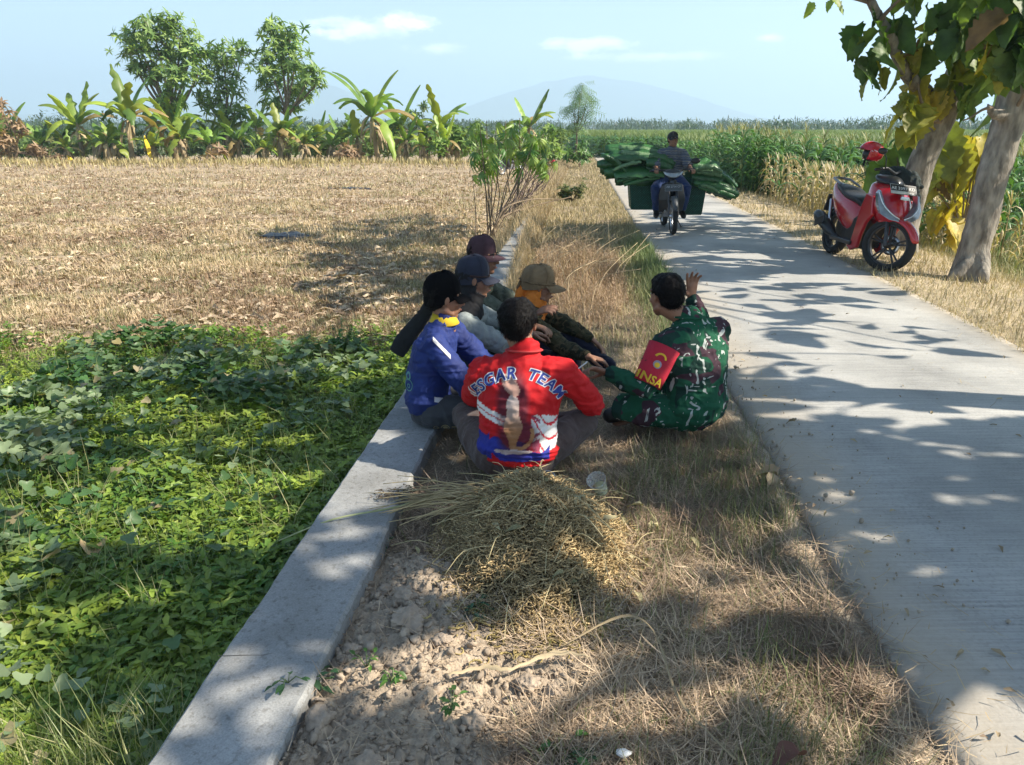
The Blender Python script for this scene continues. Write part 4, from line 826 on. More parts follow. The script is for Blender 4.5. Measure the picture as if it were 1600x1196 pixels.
# ---------------- cassava shrubs by the channel wall
def palmate():
    it = []
    for i in range(7): it.append(T_xf(T_leaf(.2, .1, .9, ny=3, seed=i), yaw=(i - 3) * .62, pitch=-.35, s=1.))
    return T_merge(it)
def cassava():
    r = np.random.default_rng(8); PT = palmate()
    def one(base, tips, lab, Y, nleaf, extra=()):
        t = empty('cassava_shrub', base, 0, lab, 'shrub', 'cassava shrubs beside the channel'); g = G(); b = Batch()
        for (u, v) in tips:
            tip = W(u, v, Y + r.normal(0, .25)) - base; q = spline([Vector((r.normal(0, .05), r.normal(0, .05), 0)), tip * .5 + Vector((r.normal(0, .05), 0, .1)), tip], 5); g.tube(q, lerpn([.013, .010, .006], len(q)), 6)
            n = nleaf; k = r.random(n) * .22; p = np.array([tuple(tip * (1 - kk) + Vector((0, 0, .05))) for kk in k]); a = r.uniform(0, 6.28, n); p2 = p + np.stack([np.cos(a) * .17, np.sin(a) * .17, r.normal(-.02, .05, n)], -1)
            for i in range(n): g.tube([Vector(p[i]), Vector(p2[i])], .003, 4, cap=False)
            b.add(PT, p2, rots(a - 1.57, r.normal(-.75, .3, n), r.normal(0, .2, n)), r.uniform(.15, .25, n), mixc((.09, .21, .05), (.36, .46, .10), r.random(n)))
        for pts in extra: q = spline([W(*p) - base for p in pts], 6); g.tube(q, lerpn([.014, .005], len(q)), 6)
        g.build('stem', M_bark2, t); b.build('leaves', M_leaf, t)
    base = W(768, 352, 14.6); base.z = FZ + .02
    one(base, [(750, 200), (742, 215), (760, 190), (775, 205), (755, 235), (800, 212), (815, 232), (832, 228), (845, 240), (835, 205), (765, 245), (748, 250), (860, 250), (780, 225)], 'cassava shrub with many thin bare stems and drooping leaves beside the channel wall', 14.4, 4)
    base = W(800, 345, 15.5); base.z = FZ + .02
    one(base, [(790, 190), (812, 185), (830, 195), (850, 210), (845, 225)], 'paler cassava shrub just right of the drooping one', 15.6, 6)
    t = W(742, 352, 14); t.z = FZ; g = G(); q = spline([t, t + Vector((.02, 0, .5)), t + Vector((-.03, 0, 1.2))], 5); g.tube(q, lerpn([.012, .005], len(q)), 6); o = g.build('bare_stake', M_bark2); tag(o, 'single thin bare stake standing left of the cassava stems', 'stake')
    # branch fallen across the verge
    g = G()
    for pts in (((768, 352, 14.4), (800, 332, 14.8), (850, 318, 15.5), (893, 308, 16.2)), ((800, 332, 14.8), (820, 312, 14.9), (838, 303, 15.1)), ((775, 350, 14.4), (790, 325, 14.5), (830, 312, 15.0), (880, 312, 16)), ((812, 330, 14.9), (835, 322, 15.2), (842, 328, 15.2))):
        q = spline([W(*p) for p in pts], 6); g.tube(q, lerpn([.02, .007], len(q)), 6)
    tag(g.build('fallen_branch', M_bark2), 'bare brown branch arching from the cassava foot over the channel wall', 'branch')
    # thin purple grey stems behind
    base = W(800, 318, 18.5); base.z = FZ; g = G()
    for i in range(34):
        u = 795 + i * 1.7 + r.normal(0, 3); q = spline([Vector((r.normal(0, .2), r.normal(0, .3), 0)), W(u + 8, 285, 18.5) - base, W(u + r.normal(12, 6), r.uniform(255, 268), 18.5) - base], 4); g.tube(q, lerpn([.010, .005], len(q)), 5)
    t = empty('stem_thicket', base, 0, 'dense leafless purplish stems right behind the cassava shrubs', 'thicket'); g.build('stems', mat('purple_stem', (.20, .14, .12), .8, .3, 9), t)
    # small leafy shrub on the verge
    base = W(895, 303, 18.5); base.z = -.03; t = empty('small_shrub', base, 0, 'small green shrub with glossy leaves on the dry verge beyond the fallen branch', 'shrub'); b = Batch(); g = G()
    for i in range(16):
        a = r.uniform(0, 6.28); tip = Vector((math.cos(a) * .28, math.sin(a) * .2, r.uniform(.1, .5))); q = [Vector(), tip * .5, tip]; g.tube(q, [.008, .006, .004], 5); m = 9; p = np.array(tip) * r.uniform(.5, 1.05, m)[:, None] + r.normal(0, .05, (m, 3)); b.add(ROS[0], p, rots(r.uniform(0, 6.28, m), r.normal(-.3, .4, m)), r.uniform(.06, .12, m), mixc((.06, .12, .03), (.36, .30, .14), np.clip(r.normal(.3, .25, m), 0, 1)))
    g.build('stem', M_bark2, t); b.build('leaves', M_leaf, t)
cassava()
# ---------------- dead grass clump on the verge in front of the group
def dead_clump():
    r = np.random.default_rng(6); b = Batch(); g = G()
    poly = PP([(815, 470), (935, 515), (985, 470), (965, 400), (880, 372), (840, 390)]); mn, mx = poly.min(0), poly.max(0)
    n = 6800; x = r.uniform(mn[0] - .1, mx[0] + .1, n); y = r.uniform(mn[1], mx[1], n); k = inpoly(x, y, poly); x, y = x[k], y[k]; n = len(x)
    cx, cy = poly.mean(0); e = np.clip(1.25 - np.hypot((x - cx) / .55, (y - cy) / 1.1), .35, 1); h = r.uniform(.25, .58, n) * e
    T = [T_stick(4, .1, i) for i in range(3)]; yaw = r.uniform(0, 6.28, n); pit = r.normal(0, .38, n)
    col = mixc((.30, .19, .11), (.56, .42, .25), r.random(n)); pos = np.stack([x, y, -.06 + 0 * x], -1); Rm = rots(yaw, pit)
    b.add(T_blade(.35), pos, Rm, np.stack([r.uniform(.0035, .006, n), h, h], -1), col)
    m = 30000; i = r.integers(0, n, m); tt = r.uniform(.25, 1, m); tip = pos[i] + np.einsum('nij,nj->ni', Rm[i], np.stack([0 * tt, .35 * tt ** 2 * h[i], tt * h[i]], -1)) + r.normal(0, .018, (m, 3))
    b.add(T_leaf(.4, .3, .4, ny=1), tip, rots(r.uniform(0, 6.28, m), r.uniform(-1.5, 1.5, m)), r.uniform(.014, .036, m), mixc((.27, .17, .11), (.55, .40, .27), r.random(m)))
    t = empty('dead_grass_clump', (cx, cy, -.05), 0, 'tall bushy dead brown grass on the verge behind the orange scarf', 'grass clump')
    o = b.build('stems', M_dry, t); setverts(o, verts(o) - np.array((cx, cy, -.05)))
    g = G()
    for k in range(46):
        j = r.integers(0, n); p = Vector(pos[j]) - Vector((cx, cy, -.05)); a = r.normal(.4, .8); q = spline([p, p + Vector((math.sin(a) * .12, r.normal(0, .1), .3)), p + Vector((math.sin(a) * .4 + .1, r.normal(0, .15), .38 + r.random() * .22))], 4); g.tube(q, lerpn([.005, .002], len(q)), 4, cap=False)
    g.build('long_stalks', mat('pale_stalk', (.55, .42, .25), .8, .3, 6), t)
dead_clump()
# ---------------- maize
M_maize = mat('maize', (1, 1, 1), .45, .12, 4, attr=True, trans=.28)
def maize_mesh(seed, dry=False, lod=0):
    r = np.random.default_rng(seed); b = Batch(); H = 1.62 if not dry else .95; st = (.16, .22, .07) if not dry else (.50, .40, .22)
    T = T_stick(3, 0, 1); b.add(T, [(0, 0, 0)], rots(np.zeros(1)), np.array([[.014, .014, H]]), st); a0 = r.uniform(0, 3.14); n = 10 if not lod else 6
    for i in range(n):
        t = (i + 1.5) / (n + 1); a = a0 + (i % 2) * math.pi + r.normal(0, .25); L = r.uniform(.55, .8) * (1.1 - .35 * t)
        if dry: d = Vector((math.cos(a), math.sin(a), .5)); pts = arc((0, 0, H * t), d, L * .8, 4.5, 5); c = mixc((.36, .29, .16), (.58, .48, .30), np.array([r.random()]))[0]; w = [.012, .022, .024, .02, .014, .003]
        else: d = Vector((math.cos(a), math.sin(a), 1.9)); pts = arc((0, 0, H * t * .95), d, L, 2.6, 5); c = np.array((.075, .165, .045)) * r.uniform(.75, 1.5); w = [.02, .038, .042, .036, .022, .003]
        ribbon(b, pts, w, .5, c)
    for i in range(7 if not lod else 4):
        a = r.uniform(0, 6.28); d = Vector((math.cos(a) * .5, math.sin(a) * .5, 1.2)); ribbon(b, arc((0, 0, H), d, .26, .8, 2), [.008, .007, .002], .5, ((.33, .32, .16) if not lod else (.20, .26, .10)) if not dry else (.55, .45, .28))
    if not lod:
        for k in range(1 if not dry else 1): b.add(T_clod(1, 1, .0), [(math.cos(a0) * .05, math.sin(a0) * .05, H * .5)], rots(np.zeros(1)), np.array([[.028, .028, .11]]), (.3, .34, .14) if not dry else (.62, .52, .32))
    return b
def corn():
    r = np.random.default_rng(33); ge = [maize_mesh(i) for i in range(5)]; dr = [maize_mesh(20 + i, True) for i in range(5)]; lo = [maize_mesh(40 + i, lod=1) for i in range(3)]
    prot = [b.build('maize_plant', M_maize) for b in ge] + [b.build('dry_maize_plant', M_maize) for b in dr]
    vis = lambda x, y: abs(x) < .70 * (y * cp + .65)
    pts = []
    # dry maize along the front edge of the field
    for i in range(5):
        for y in np.arange(12.8, 20.5, .26): pts.append((roadR(y) + 1.75 + i * .45 - (y - 13) * .05 + r.normal(0, .06), y + r.normal(0, .07), int(r.random() > .2 + .1 * (i > 2))))
    for i in range(10):
        for y in np.arange(9.6, 12.4, .4): pts.append((roadR(y) + 3.2 + i * .45 + r.normal(0, .1), y + r.normal(0, .1), 1))
    for i in range(7):
        for y in np.arange(12.5, 20.6, .3): pts.append((roadR(y) + 4.3 + i * .6 + max(0, 14 - y) * 2.2 + r.normal(0, .06), y + r.normal(0, .08), 0))
    for x in np.arange(0, 12, .26):
        for row in range(3): y = 20.6 + row * .6; pts.append((roadR(y) + 1.1 + x + r.normal(0, .05), y + r.normal(0, .08), 0))
    for y in np.arange(20.6, 36, .26):
        for row in range(2): pts.append((roadR(y) + .95 + row * .6 + r.normal(0, .05), y + r.normal(0, .06), 0))
    pts = [p for p in pts if vis(p[0], p[1])]; pts.sort(key=lambda p: p[1]); dry = [p for p in pts if p[2]]; grn = [p for p in pts if not p[2]]
    near = dry[:290] + grn[:290]; rest = dry[290:] + grn[290:]; used = set()
    for (x, y, d) in near:
        k = int(r.integers(0, 5)) + (5 if d else 0); o = prot[k] if k not in used else prot[k].copy()
        if k in used: COL.objects.link(o)
        used.add(k); o.location = (x, y, min(rvz(np.array(x), np.array(y)), -.05)); o.rotation_euler = (r.normal(0, .06), r.normal(0, .06), r.uniform(0, 6.28)); s = r.uniform(.86, 1.03); o.scale = (s, s, s)
        if d: tag(o, 'withered yellow maize plant in the dry rows along the road edge of the maize field', 'maize plant', 'dry maize plants at the field edge')
        else: tag(o, 'tall green maize plant in the front rows of the maize field', 'maize plant', 'green maize plants in the front rows')
    # the rest of the field
    PR = np.array([(x, y) for x, y, d in rest if not d]).reshape(-1, 2); n = 16000; y = 21 * (150 / 21.) ** r.random(n) ; x = roadR(y) + np.where(y > 45, -2 + (y - 45) * -.10, 1.2) + r.random(n) * (y * .75)
    x = np.concatenate([x, PR[:, 0]]); y = np.concatenate([y, PR[:, 1]]); k = np.abs(x) < .7 * (y + 1); x, y = x[k], y[k]; b = Batch()
    for q in range(3):
        V = np.concatenate(lo[q].V); F = np.concatenate(lo[q].F); C = np.concatenate(lo[q].C); j = np.arange(len(x)) % 3 == q; m = j.sum(); sc_ = r.uniform(.9, 1.12, m) * np.clip((y[j] / 40) ** .22, 1, 1.25) ; Rm = rots(r.uniform(0, 6.28, m))
        zb = np.full(m, -.50); S = np.stack([sc_ * np.clip(y[j] / 30, 1, 2.2), sc_ * np.clip(y[j] / 30, 1, 2.2), 0 * sc_ + r.uniform(.93, 1.04, m)], -1)
        start = b.n; b.add((V, F), np.stack([x[j], y[j], zb], -1), Rm, S, (1, 1, 1)); tint = np.repeat(mixc((.75, .8, .8), (1.25, 1.2, 1.05), r.random(m)), len(V), 0); b.C[-1] = np.tile(C, (m, 1)) * tint
    tag(b.build('maize_field', M_maize), kind='stuff')
corn()
# ---------------- far woodland, mast
def woodland():
    r = np.random.default_rng(55); b = Batch(); T = T_leaf(.8, .1, .2, ny=1)
    def crown(x, y, z, w, h, c, n, s):
        d = r.normal(0, 1, (n, 3)); d /= np.linalg.norm(d, axis=1)[:, None]; q = d * r.uniform(.6, 1.05, n)[:, None] * np.array((w, w, h)); q[:, 2] += h * .8
        b.add(T, q + np.array((x, y, z)), rots(r.uniform(0, 6.28, n), r.normal(0, .8, n)), r.uniform(.7, 1.3, n) * s, mixc(np.array(c) * .7, np.array(c) * 1.3, r.random(n)))
    for i in range(700):
        y = r.uniform(150, 520); u = r.uniform(-200, 1800); x = (u - 800) / FPX * y * cp; h = r.uniform(2.6, 4.8) * (y / 260) ** .6
        crown(x, y, -.7, h * r.uniform(.7, 1.4), h * .62, (.05, .09, .04), 150, h * .27)
    for (u, y, h) in ((1210, 210, 4.2), (1290, 230, 4.), (1375, 200, 5), (1400, 190, 5.6), (1560, 150, 5), (1180, 260, 4), (960, 320, 5), (1090, 300, 4.5), (1500, 170, 5), (1590, 140, 5.2), (90, 150, 5.0), (75, 140, 4.5), (130, 120, 4.2), (190, 110, 4.6), (560, 140, 3.8), (1350, 150, 3.6)):
        crown((u - 800) / FPX * y * cp, y, -.7, h * .9, h * .62, (.05, .085, .04), 160, h * .2)
    for i in range(260): y = r.uniform(56, 110); x = r.uniform(-60, 3.0) * y / 80 - 1.0; crown(x, y, -.6, r.uniform(.8, 1.6), r.uniform(.5, 1.1), (.10, .16, .045), 50, .45)
    tag(b.build('far_woodland', M_leaf), kind='stuff')
    g = G(); p = W(1137, 196, 420); x, y = p.x, p.y
    for sx, sy in ((-1, -1), (1, -1), (1, 1), (-1, 1)): g.tube([(x + sx * 1.2, y + sy * 1.2, -1), (x, y, 8)], [.12, .08], 4)
    for z in (1.5, 3.5, 5.5): w = 1.2 * (1 - (z + 1) / 9) * 1.02; g.box((x, y, z), (2 * w, .1, .1)); g.box((x, y, z), (.1, 2 * w, .1))
    tag(g.build('radio_mast', M_dmetal), 'thin lattice mast far away over the maize, right of the rider', 'mast')
woodland()
# ================================================================== PEOPLE
def frame(yaw, pitch=0., roll=0.):    # x right, y forward, z up; yaw 0 looks along +Y, positive turns left
    return Matrix.Rotation(yaw, 3, 'Z') @ Matrix.Rotation(pitch, 3, 'X') @ Matrix.Rotation(roll, 3, 'Y')
def shape_head(g, c, M, s=1.):
    T = lambda p: Vector(c) + M @ (Vector(p) * s)
    e = lambda p, r: g.ell(T(p), tuple(x * s for x in r), M, 18, 12)
    e((0, -.018, .035), (.074, .092, .080)); e((0, .022, -.012), (.064, .070, .085)); e((0, .030, -.060), (.050, .055, .045)); e((0, .058, -.092), (.026, .026, .020))
    g.tube([T((-.05, .058, .030)), T((0, .084, .030)), T((.05, .058, .030))], .010 * s, 8)            # brow
    g.tube([T((0, .082, .015)), T((0, .098, -.012)), T((0, .108, -.028))], [.009 * s, .011 * s, .013 * s], 8)
    for k in (-1, 1):
        e((k * .011, .098, -.032), (.009, .010, .007)); e((k * .040, .055, -.022), (.022, .022, .018)); e((k * .076, -.002, .002), (.008, .016, .030)); e((k * .030, .070, .005), (.016, .012, .010))
        g.tube([T((k * .050, -.01, -.055)), T((k * .040, .035, -.075)), T((0, .062, -.090))], [.018 * s, .018 * s, .015 * s], 8)
    g.tube([T((-.020, .082, -.056)), T((0, .092, -.054)), T((.020, .082, -.056))], .0062 * s, 8); g.tube([T((-.017, .082, -.067)), T((0, .090, -.068)), T((.017, .082, -.067))], .0066 * s, 8)
def shape_hand(g, w, d, up, curls=(.5, .6, .7, .8), thumb=1, spread=.08, s=1., tc=.4):
    # w wrist, d direction of the palm, up = back-of-hand normal; thumb +1/-1 side
    w = Vector(w); d = Vector(d).normalized(); up = Vector(up); up = (up - d * up.dot(d)).normalized(); sd = d.cross(up) * thumb
    g.tube([w - d * .01, w + d * .03 * s, w + d * .075 * s, w + d * .09 * s], [(.022, .016), (.030 * s, .016 * s), (.036 * s, .014 * s), (.030 * s, .011 * s)], 12, side=sd)
    for i, (o, L) in enumerate(((.027, .072), (.009, .080), (-.009, .074), (-.026, .058))):
        p = w + d * (.083 * s) + sd * (o * s); a = curls[i] * .5; v = (d * math.cos(a) - up * math.sin(a) + sd * (o / .027) * spread).normalized(); pts = [p - d * .01, p]; r = [.0095 * s, .0092 * s]
        for seg in (.45, .30, .25):
            pts.append(pts[-1] + v * L * seg * s); r.append(r[-1] * .93); a += curls[i] * .75; v = (d * math.cos(a) - up * math.sin(a) + sd * (o / .027) * spread).normalized()
        g.tube(pts, r, 8)
    p = w + d * .022 * s + sd * .022 * s; v = (d * .55 + sd * .75 - up * tc * .5).normalized(); q = p + v * .040 * s; v2 = (d * .9 + sd * .25 - up * tc).normalized()
    g.tube([p, q, q + v2 * .030 * s, q + (v2 + d * .2).normalized() * .055 * s], [.014 * s, .0115 * s, .0105 * s, .008 * s], 8)
def shape_foot(g, a, d, s=1.):
    a = Vector(a); d = Vector(d).normalized(); dn = Vector((0, 0, -1))
    g.tube([a + dn * .01 - d * .03, a + d * .04 + dn * .03, a + d * .12 + dn * .045, a + d * .17 + dn * .05], [(.032, .03), (.036, .030), (.044, .02), (.030, .012)], 12, side=d.cross(dn))
def wrinkle(o, a=.006, f=9., seed=0, axes=(1, 1, 1), dents=None):
    me = o.data; n = len(me.vertices); cs = verts(o).copy(); nr = np.empty(n * 3, np.float32); me.vertices.foreach_get('normal', nr); nr = nr.reshape(-1, 3); d = np.empty(n); off = Vector((seed * 3.7, seed * 1.3, 0)); ax = Vector(axes)
    for i in range(n):
        p = Vector(cs[i]) * f; p = Vector((p.x * ax.x, p.y * ax.y, p.z * ax.z)) + off; w = noise.noise(p * .5)
        d[i] = (1 - abs(noise.noise(p + Vector((w, w * 1.7, -w)) * 1.6)) * 3.2) * .8 + noise.noise(p * .35) * 1.6
    setverts(o, cs + nr * (d * a)[:, None])
def bld(g, name, m, parent, vox, smo): return g.build(name, m, parent, remesh=vox, smo=smo)
def person(base, label, J, skin=None, shirt=None, trousers=None, hands=(), feet='shoe', rt=1., torso=None, hem=None, vox=.0055, sleeves=(1., 1.), cuff=.9, seed=0, legr=1., shirtr=1.):
    """J: joint positions (world). Returns the person's Empty; parts are built relative to it."""
    B = Vector(base); root = empty('person', B, 0, label, 'person'); q = {k: Vector(v) - B for k, v in J.items() if k not in ('head', 'headM')}; hc = Vector(J['head']) - B; HM = J['headM']
    sl, sr = q['shL'], q['shR']; side = (sr - sl).normalized(); pel, chest, neck = q['pel'], q['chest'], q['neck']
    g = G(); shape_head(g, hc, HM)
    nb = hc + HM @ Vector((0, -.012, -.06)); g.tube([neck - (nb - neck).normalized() * .05, neck, nb.lerp(neck, .4), nb], [.060, .054, .052, .052], 14)
    g.tube([pel, pel.lerp(chest, .5), chest, neck], [(.13, .085), (.12, .08), (.145, .085), (.06, .05)], 16, side=side)
    g.tube([sl, neck.lerp((sl + sr) / 2, .7), sr], [.045, .05, .045], 12)
    for k in 'LR':
        g.tube([q['sh' + k], q['el' + k], q['wr' + k]], [.044, .037, .024], 12)
        g.tube([q['hip' + k], q['kn' + k], q['an' + k]], [.075, .052, .036], 12)
        if k in 'LR' and q.get('toe' + k) is not None: shape_foot(g, q['an' + k], q['toe' + k] - q['an' + k])
    for h in hands: shape_hand(g, *h[:-1], **h[-1]) if isinstance(h[-1], dict) else shape_hand(g, *h)
    body = bld(g, 'body', skin or M_skin, root, vox, 2)
    # eyes, brows, lips
    T = lambda p: hc + HM @ Vector(p)
    for k in (-1, 1):
        ge = G(); ge.mi = 0; ge.ell(T((k * .030, .0775, .010)), (.0115, .008, .0062), HM, 12, 8); ge.mi = 1; ge.ell(T((k * .030, .0835, .010)), (.0052, .004, .0052), HM, 10, 6); ge.build('eye', [M_eyew, M_black], root)
        gb = G(); gb.tube([T((k * .048, .070, .028)), T((k * .032, .0875, .034)), T((k * .014, .092, .030))], [.003, .0045, .0035], 6); gb.build('eyebrow', M_hair, root)
    gl = G(); gl.tube([T((-.019, .0875, -.061)), T((0, .0975, -.061)), T((.019, .0875, -.061))], [.003, .0062, .003], 8); gl.build('lips', M_lip, root)
    S = None
    if shirt:
        g = G(); tr = torso or [(.176, .126), (.166, .118), (.165, .115), (.185, .110), (.125, .085), (.066, .062)]
        tr = [(a * rt, b * rt) for a, b in tr]; hemz = hem if hem is not None else -.06
        down = (pel - chest).normalized(); t0 = pel - down * (.035 + hemz * 0)
        mid = (sl + sr) / 2; g.tube([t0, pel.lerp(chest, .25), pel.lerp(chest, .62), chest.lerp(mid, .4), mid.lerp(neck, .35), neck + (neck - mid).normalized() * .012], tr, 22, side=side)
        for i, k in enumerate('LR'):
            s_, e_, w_ = q['sh' + k], q['el' + k], q['wr' + k]; f = sleeves[i]
            pts = [mid.lerp(s_, .55), s_, s_.lerp(e_, .5), e_] ; rr = [.082, .074, .066, .060]
            if f > .5: pts += [e_.lerp(w_, .5), e_.lerp(w_, cuff)]; rr += [.052, .042]
            else: pts = pts[:2] + [s_.lerp(e_, .45), s_.lerp(e_, .85)]; rr = [.082, .076, .070, .072]
            g.tube(pts, [r * shirtr for r in rr], 14)
        S = bld(g, 'shirt', shirt, root, vox, 5); wrinkle(S, .0062, 9, seed); wrinkle(S, .003, 20, seed + 2); wrinkle(S, .0045, 7, seed + 9, (.5, .5, 2.4))
    if trousers:
        g = G(); g.tube([pel + (chest - pel).normalized() * .03, pel, pel + (pel - chest).normalized() * .035], [(.135 * rt, .088 * rt), (.158 * rt, .105 * rt), (.145, .095)], 18, side=side)
        for k in 'LR':
            h_, k_, a_ = q['hip' + k], q['kn' + k], q['an' + k]; g.tube([h_, h_.lerp(k_, .5), k_, k_.lerp(a_, .4), k_.lerp(a_, .93)], [.098 * legr, .090 * legr, .073 * legr, .070 * legr, .060 * legr], 14)
        Tt = bld(g, 'trousers', trousers, root, vox, 5); wrinkle(Tt, .007, 8, seed + 3); wrinkle(Tt, .003, 18, seed + 5)
    return root, body, S, hc, HM, q
M_eyew = mat('eye_white', (.55, .5, .45), .3, .05); M_lip = mat('lip_skin', (.20, .075, .055), .5, .1)
def hair_cap(root, hc, HM, seed=0, hairline=.03, nape=-.055, thick=1.0, strands=5200, full=True):
    r = np.random.default_rng(seed); g = G(); T = lambda p: hc + HM @ Vector(p)
    g.ell(T((0, -.026, .040)), (.083 * thick, .094 * thick, .084 * thick), HM, 22, 16); g.ell(T((0, -.052, -.004)), (.070, .060, .062), HM, 18, 12); g.ell(T((0, .018, .075)), (.066, .058, .050), HM, 18, 12)
    o = bld(g, 'hair', M_hair, root, .006, 3)
    V = verts(o); Mi = np.array(HM.inverted()); loc = (V - np.array(hc)) @ Mi.T; nr = np.empty(len(V) * 3, np.float32); o.data.vertices.foreach_get('normal', nr); nr = nr.reshape(-1, 3)
    V = V + nr * (.003 * np.array([noise.noise(Vector(p) * 60) + 1.2 * noise.noise(Vector(p) * 24) for p in loc]))[:, None] * 2
    face = (loc[:, 1] > .050) & (loc[:, 2] < .055); V[face] -= nr[face] * .022; ear = (abs(loc[:, 0]) > .055) & (loc[:, 2] < .01) & (loc[:, 1] > -.035); V[ear] -= nr[ear] * .03; setverts(o, V)
    ok = ~(face | ear); idx = np.where(ok)[0]; i = r.choice(idx, strands); b = Batch(); nn = nr[i]; down = np.array(HM @ Vector((0, -.5, -1))); d = nn * .32 + down * .8 + r.normal(0, .2, (strands, 3)); d /= np.linalg.norm(d, axis=1)[:, None]
    p = V[i] + r.normal(0, .002, (strands, 3)); L = r.uniform(.005, .018, strands)[:, None]; sdv = np.cross(d, nn); sdv /= np.linalg.norm(sdv, axis=1)[:, None] + 1e-6; w = .0011
    vv = np.stack([p - sdv * w, p + sdv * w, p + d * L], 1).reshape(-1, 3); f = np.arange(strands * 3).reshape(-1, 3); so = mesh_np('strands', vv, f, M_hair, o)
    return o
def cap(root, hc, HM, m, name='cap', tall=1., brim=.078, tilt=.0, label=None, rim=0, bm=None, sc=1.):
    T = lambda p: hc + HM @ (Matrix.Rotation(tilt, 3, 'X') @ (Vector(p) * sc + Vector((0, 0, .004)))); rings = []; n = 28
    prof = [(.955, -.030), (1.00, -.008), (1.03, .014), (1.02, .040), (.95, .068), (.80, .092), (.58, .108), (.30, .116), (.03, .118)]
    for (s_, z) in prof:
        ring = []
        for i in range(n):
            a = 2 * math.pi * i / n; x = .081 * s_ * math.cos(a); y = -.014 + .100 * s_ * math.sin(a); zz = .012 + z * tall + (.010 * max(0, math.sin(a)) if z > .02 else 0) + ((-.018 * max(0, -math.sin(a)) + .034 * max(0, math.sin(a))) if z < -.02 else 0) - (.004 * math.cos(a) ** 2 if z > .05 else 0)
            ring.append(T((x, y, zz + (.0008 * math.cos(6 * a) if z > .01 else 0))))
        rings.append(ring)
    g = G(); g.loft(rings, cap=False); g.add([], []); inner = [[hc + (p - hc) * .975 for p in ring] for ring in rings]; g.loft(inner, cap=False)
    o = g.build(name, m, root, sub=1); 
    if label: o['label'] = label
    g = G(); m_ = 17; top = []; bot = []; ks = 5
    for j in range(ks):
        t = j / (ks - 1); tr = []; br = []
        for i in range(m_):
            a = math.pi * (.12 + .76 * i / (m_ - 1)); ca, sa = math.cos(a), math.sin(a); x = ca * (.080 + .004 * t); y0 = -.014 + .100 * sa; y = y0 + t * brim * (sa ** .55); z = .004 + .012 * tall - (ca * ca) * .026 * t - .020 * t * t
            tr.append(T((x, y, z + .0015))); br.append(T((x, y, z - .0015)))
        top.append(tr); bot.append(br)
    V = [p for r_ in top for p in r_] + [p for r_ in bot for p in r_]; N_ = ks * m_; F = []
    for j in range(ks - 1):
        for i in range(m_ - 1): a = j * m_ + i; F += [(a, a + 1, a + m_ + 1, a + m_), (N_ + a, N_ + a + m_, N_ + a + m_ + 1, N_ + a + 1)]
    for i in range(m_ - 1): a = (ks - 1) * m_ + i; F.append((a, a + 1, N_ + a + 1, N_ + a)); F.append((i, N_ + i, N_ + i + 1, i + 1))
    for j in range(ks - 1): a = j * m_; F.append((a, a + m_, N_ + a + m_, N_ + a)); a += m_ - 1; F.append((a, N_ + a, N_ + a + m_, a + m_))
    g.add(V, F); g.build('brim', bm or m, o, sub=1); g = G(); g.ell(T((0, -.014, .012 + .119 * tall)), (.008, .008, .004), HM, 10, 6); g.build('button', m, o)
    if rim:                           # field cap: stiff band round the crown
        g = G(); pts = []
        for i in range(29): a = 2 * math.pi * i / 28; pts.append(T((.085 * math.cos(a), -.014 + .105 * math.sin(a), .020)))
        g.tube(pts, [(.003, .012)] * 29, 6, cap=False); g.build('band', m, o)
    g = G()
    for k in range(6): a = math.pi * (k / 3. + 1 / 6.); g.tube([T((.081 * s_ * 1.012 * math.cos(a), -.014 + .100 * s_ * 1.012 * math.sin(a), .013 + z * tall + (.010 * max(0, math.sin(a)) if z > .02 else 0))) for s_, z in prof[2:]], .0016, 5)
    g.build('seams', m, o)
    return o
def hood(root, hc, HM, m, name, fw=(.052, .085), fz=(-.105, .045), drape=None):
    # cloth wrapped round the head and neck, open at the face
    T = lambda p: hc + HM @ Vector(p); g = G(); e = lambda p, r: g.ell(T(p), r, HM, 22, 16)
    e((0, -.018, .028), (.082, .100, .084)); e((0, .012, -.035), (.078, .080, .098)); g.tube([T((0, -.01, -.06)), T((0, -.015, -.13)), T((0, -.03, -.19))], [.074, .078, .105], 16); 
    if drape:
        for pts, rr in drape: g.tube(pts, rr, 12)
    o = bld(g, name, m, root, .006, 5); wrinkle(o, .003, 22, 4)
    bm = bmesh.new(); bm.from_mesh(o.data); Mi = HM.inverted()
    dead = []
    for v in bm.verts:
        l = Mi @ (v.co - hc)
        if l.y > .018 and (l.x / fw[0]) ** 2 + ((l.z - (fz[0] + fz[1]) / 2) / ((fz[1] - fz[0]) / 2)) ** 2 < 1: dead.append(v)
    bmesh.ops.delete(bm, geom=dead, context='VERTS'); bm.to_mesh(o.data); bm.free()
    s = o.modifiers.new('s', 'SOLIDIFY'); s.thickness = .003; s.offset = -1
    return o
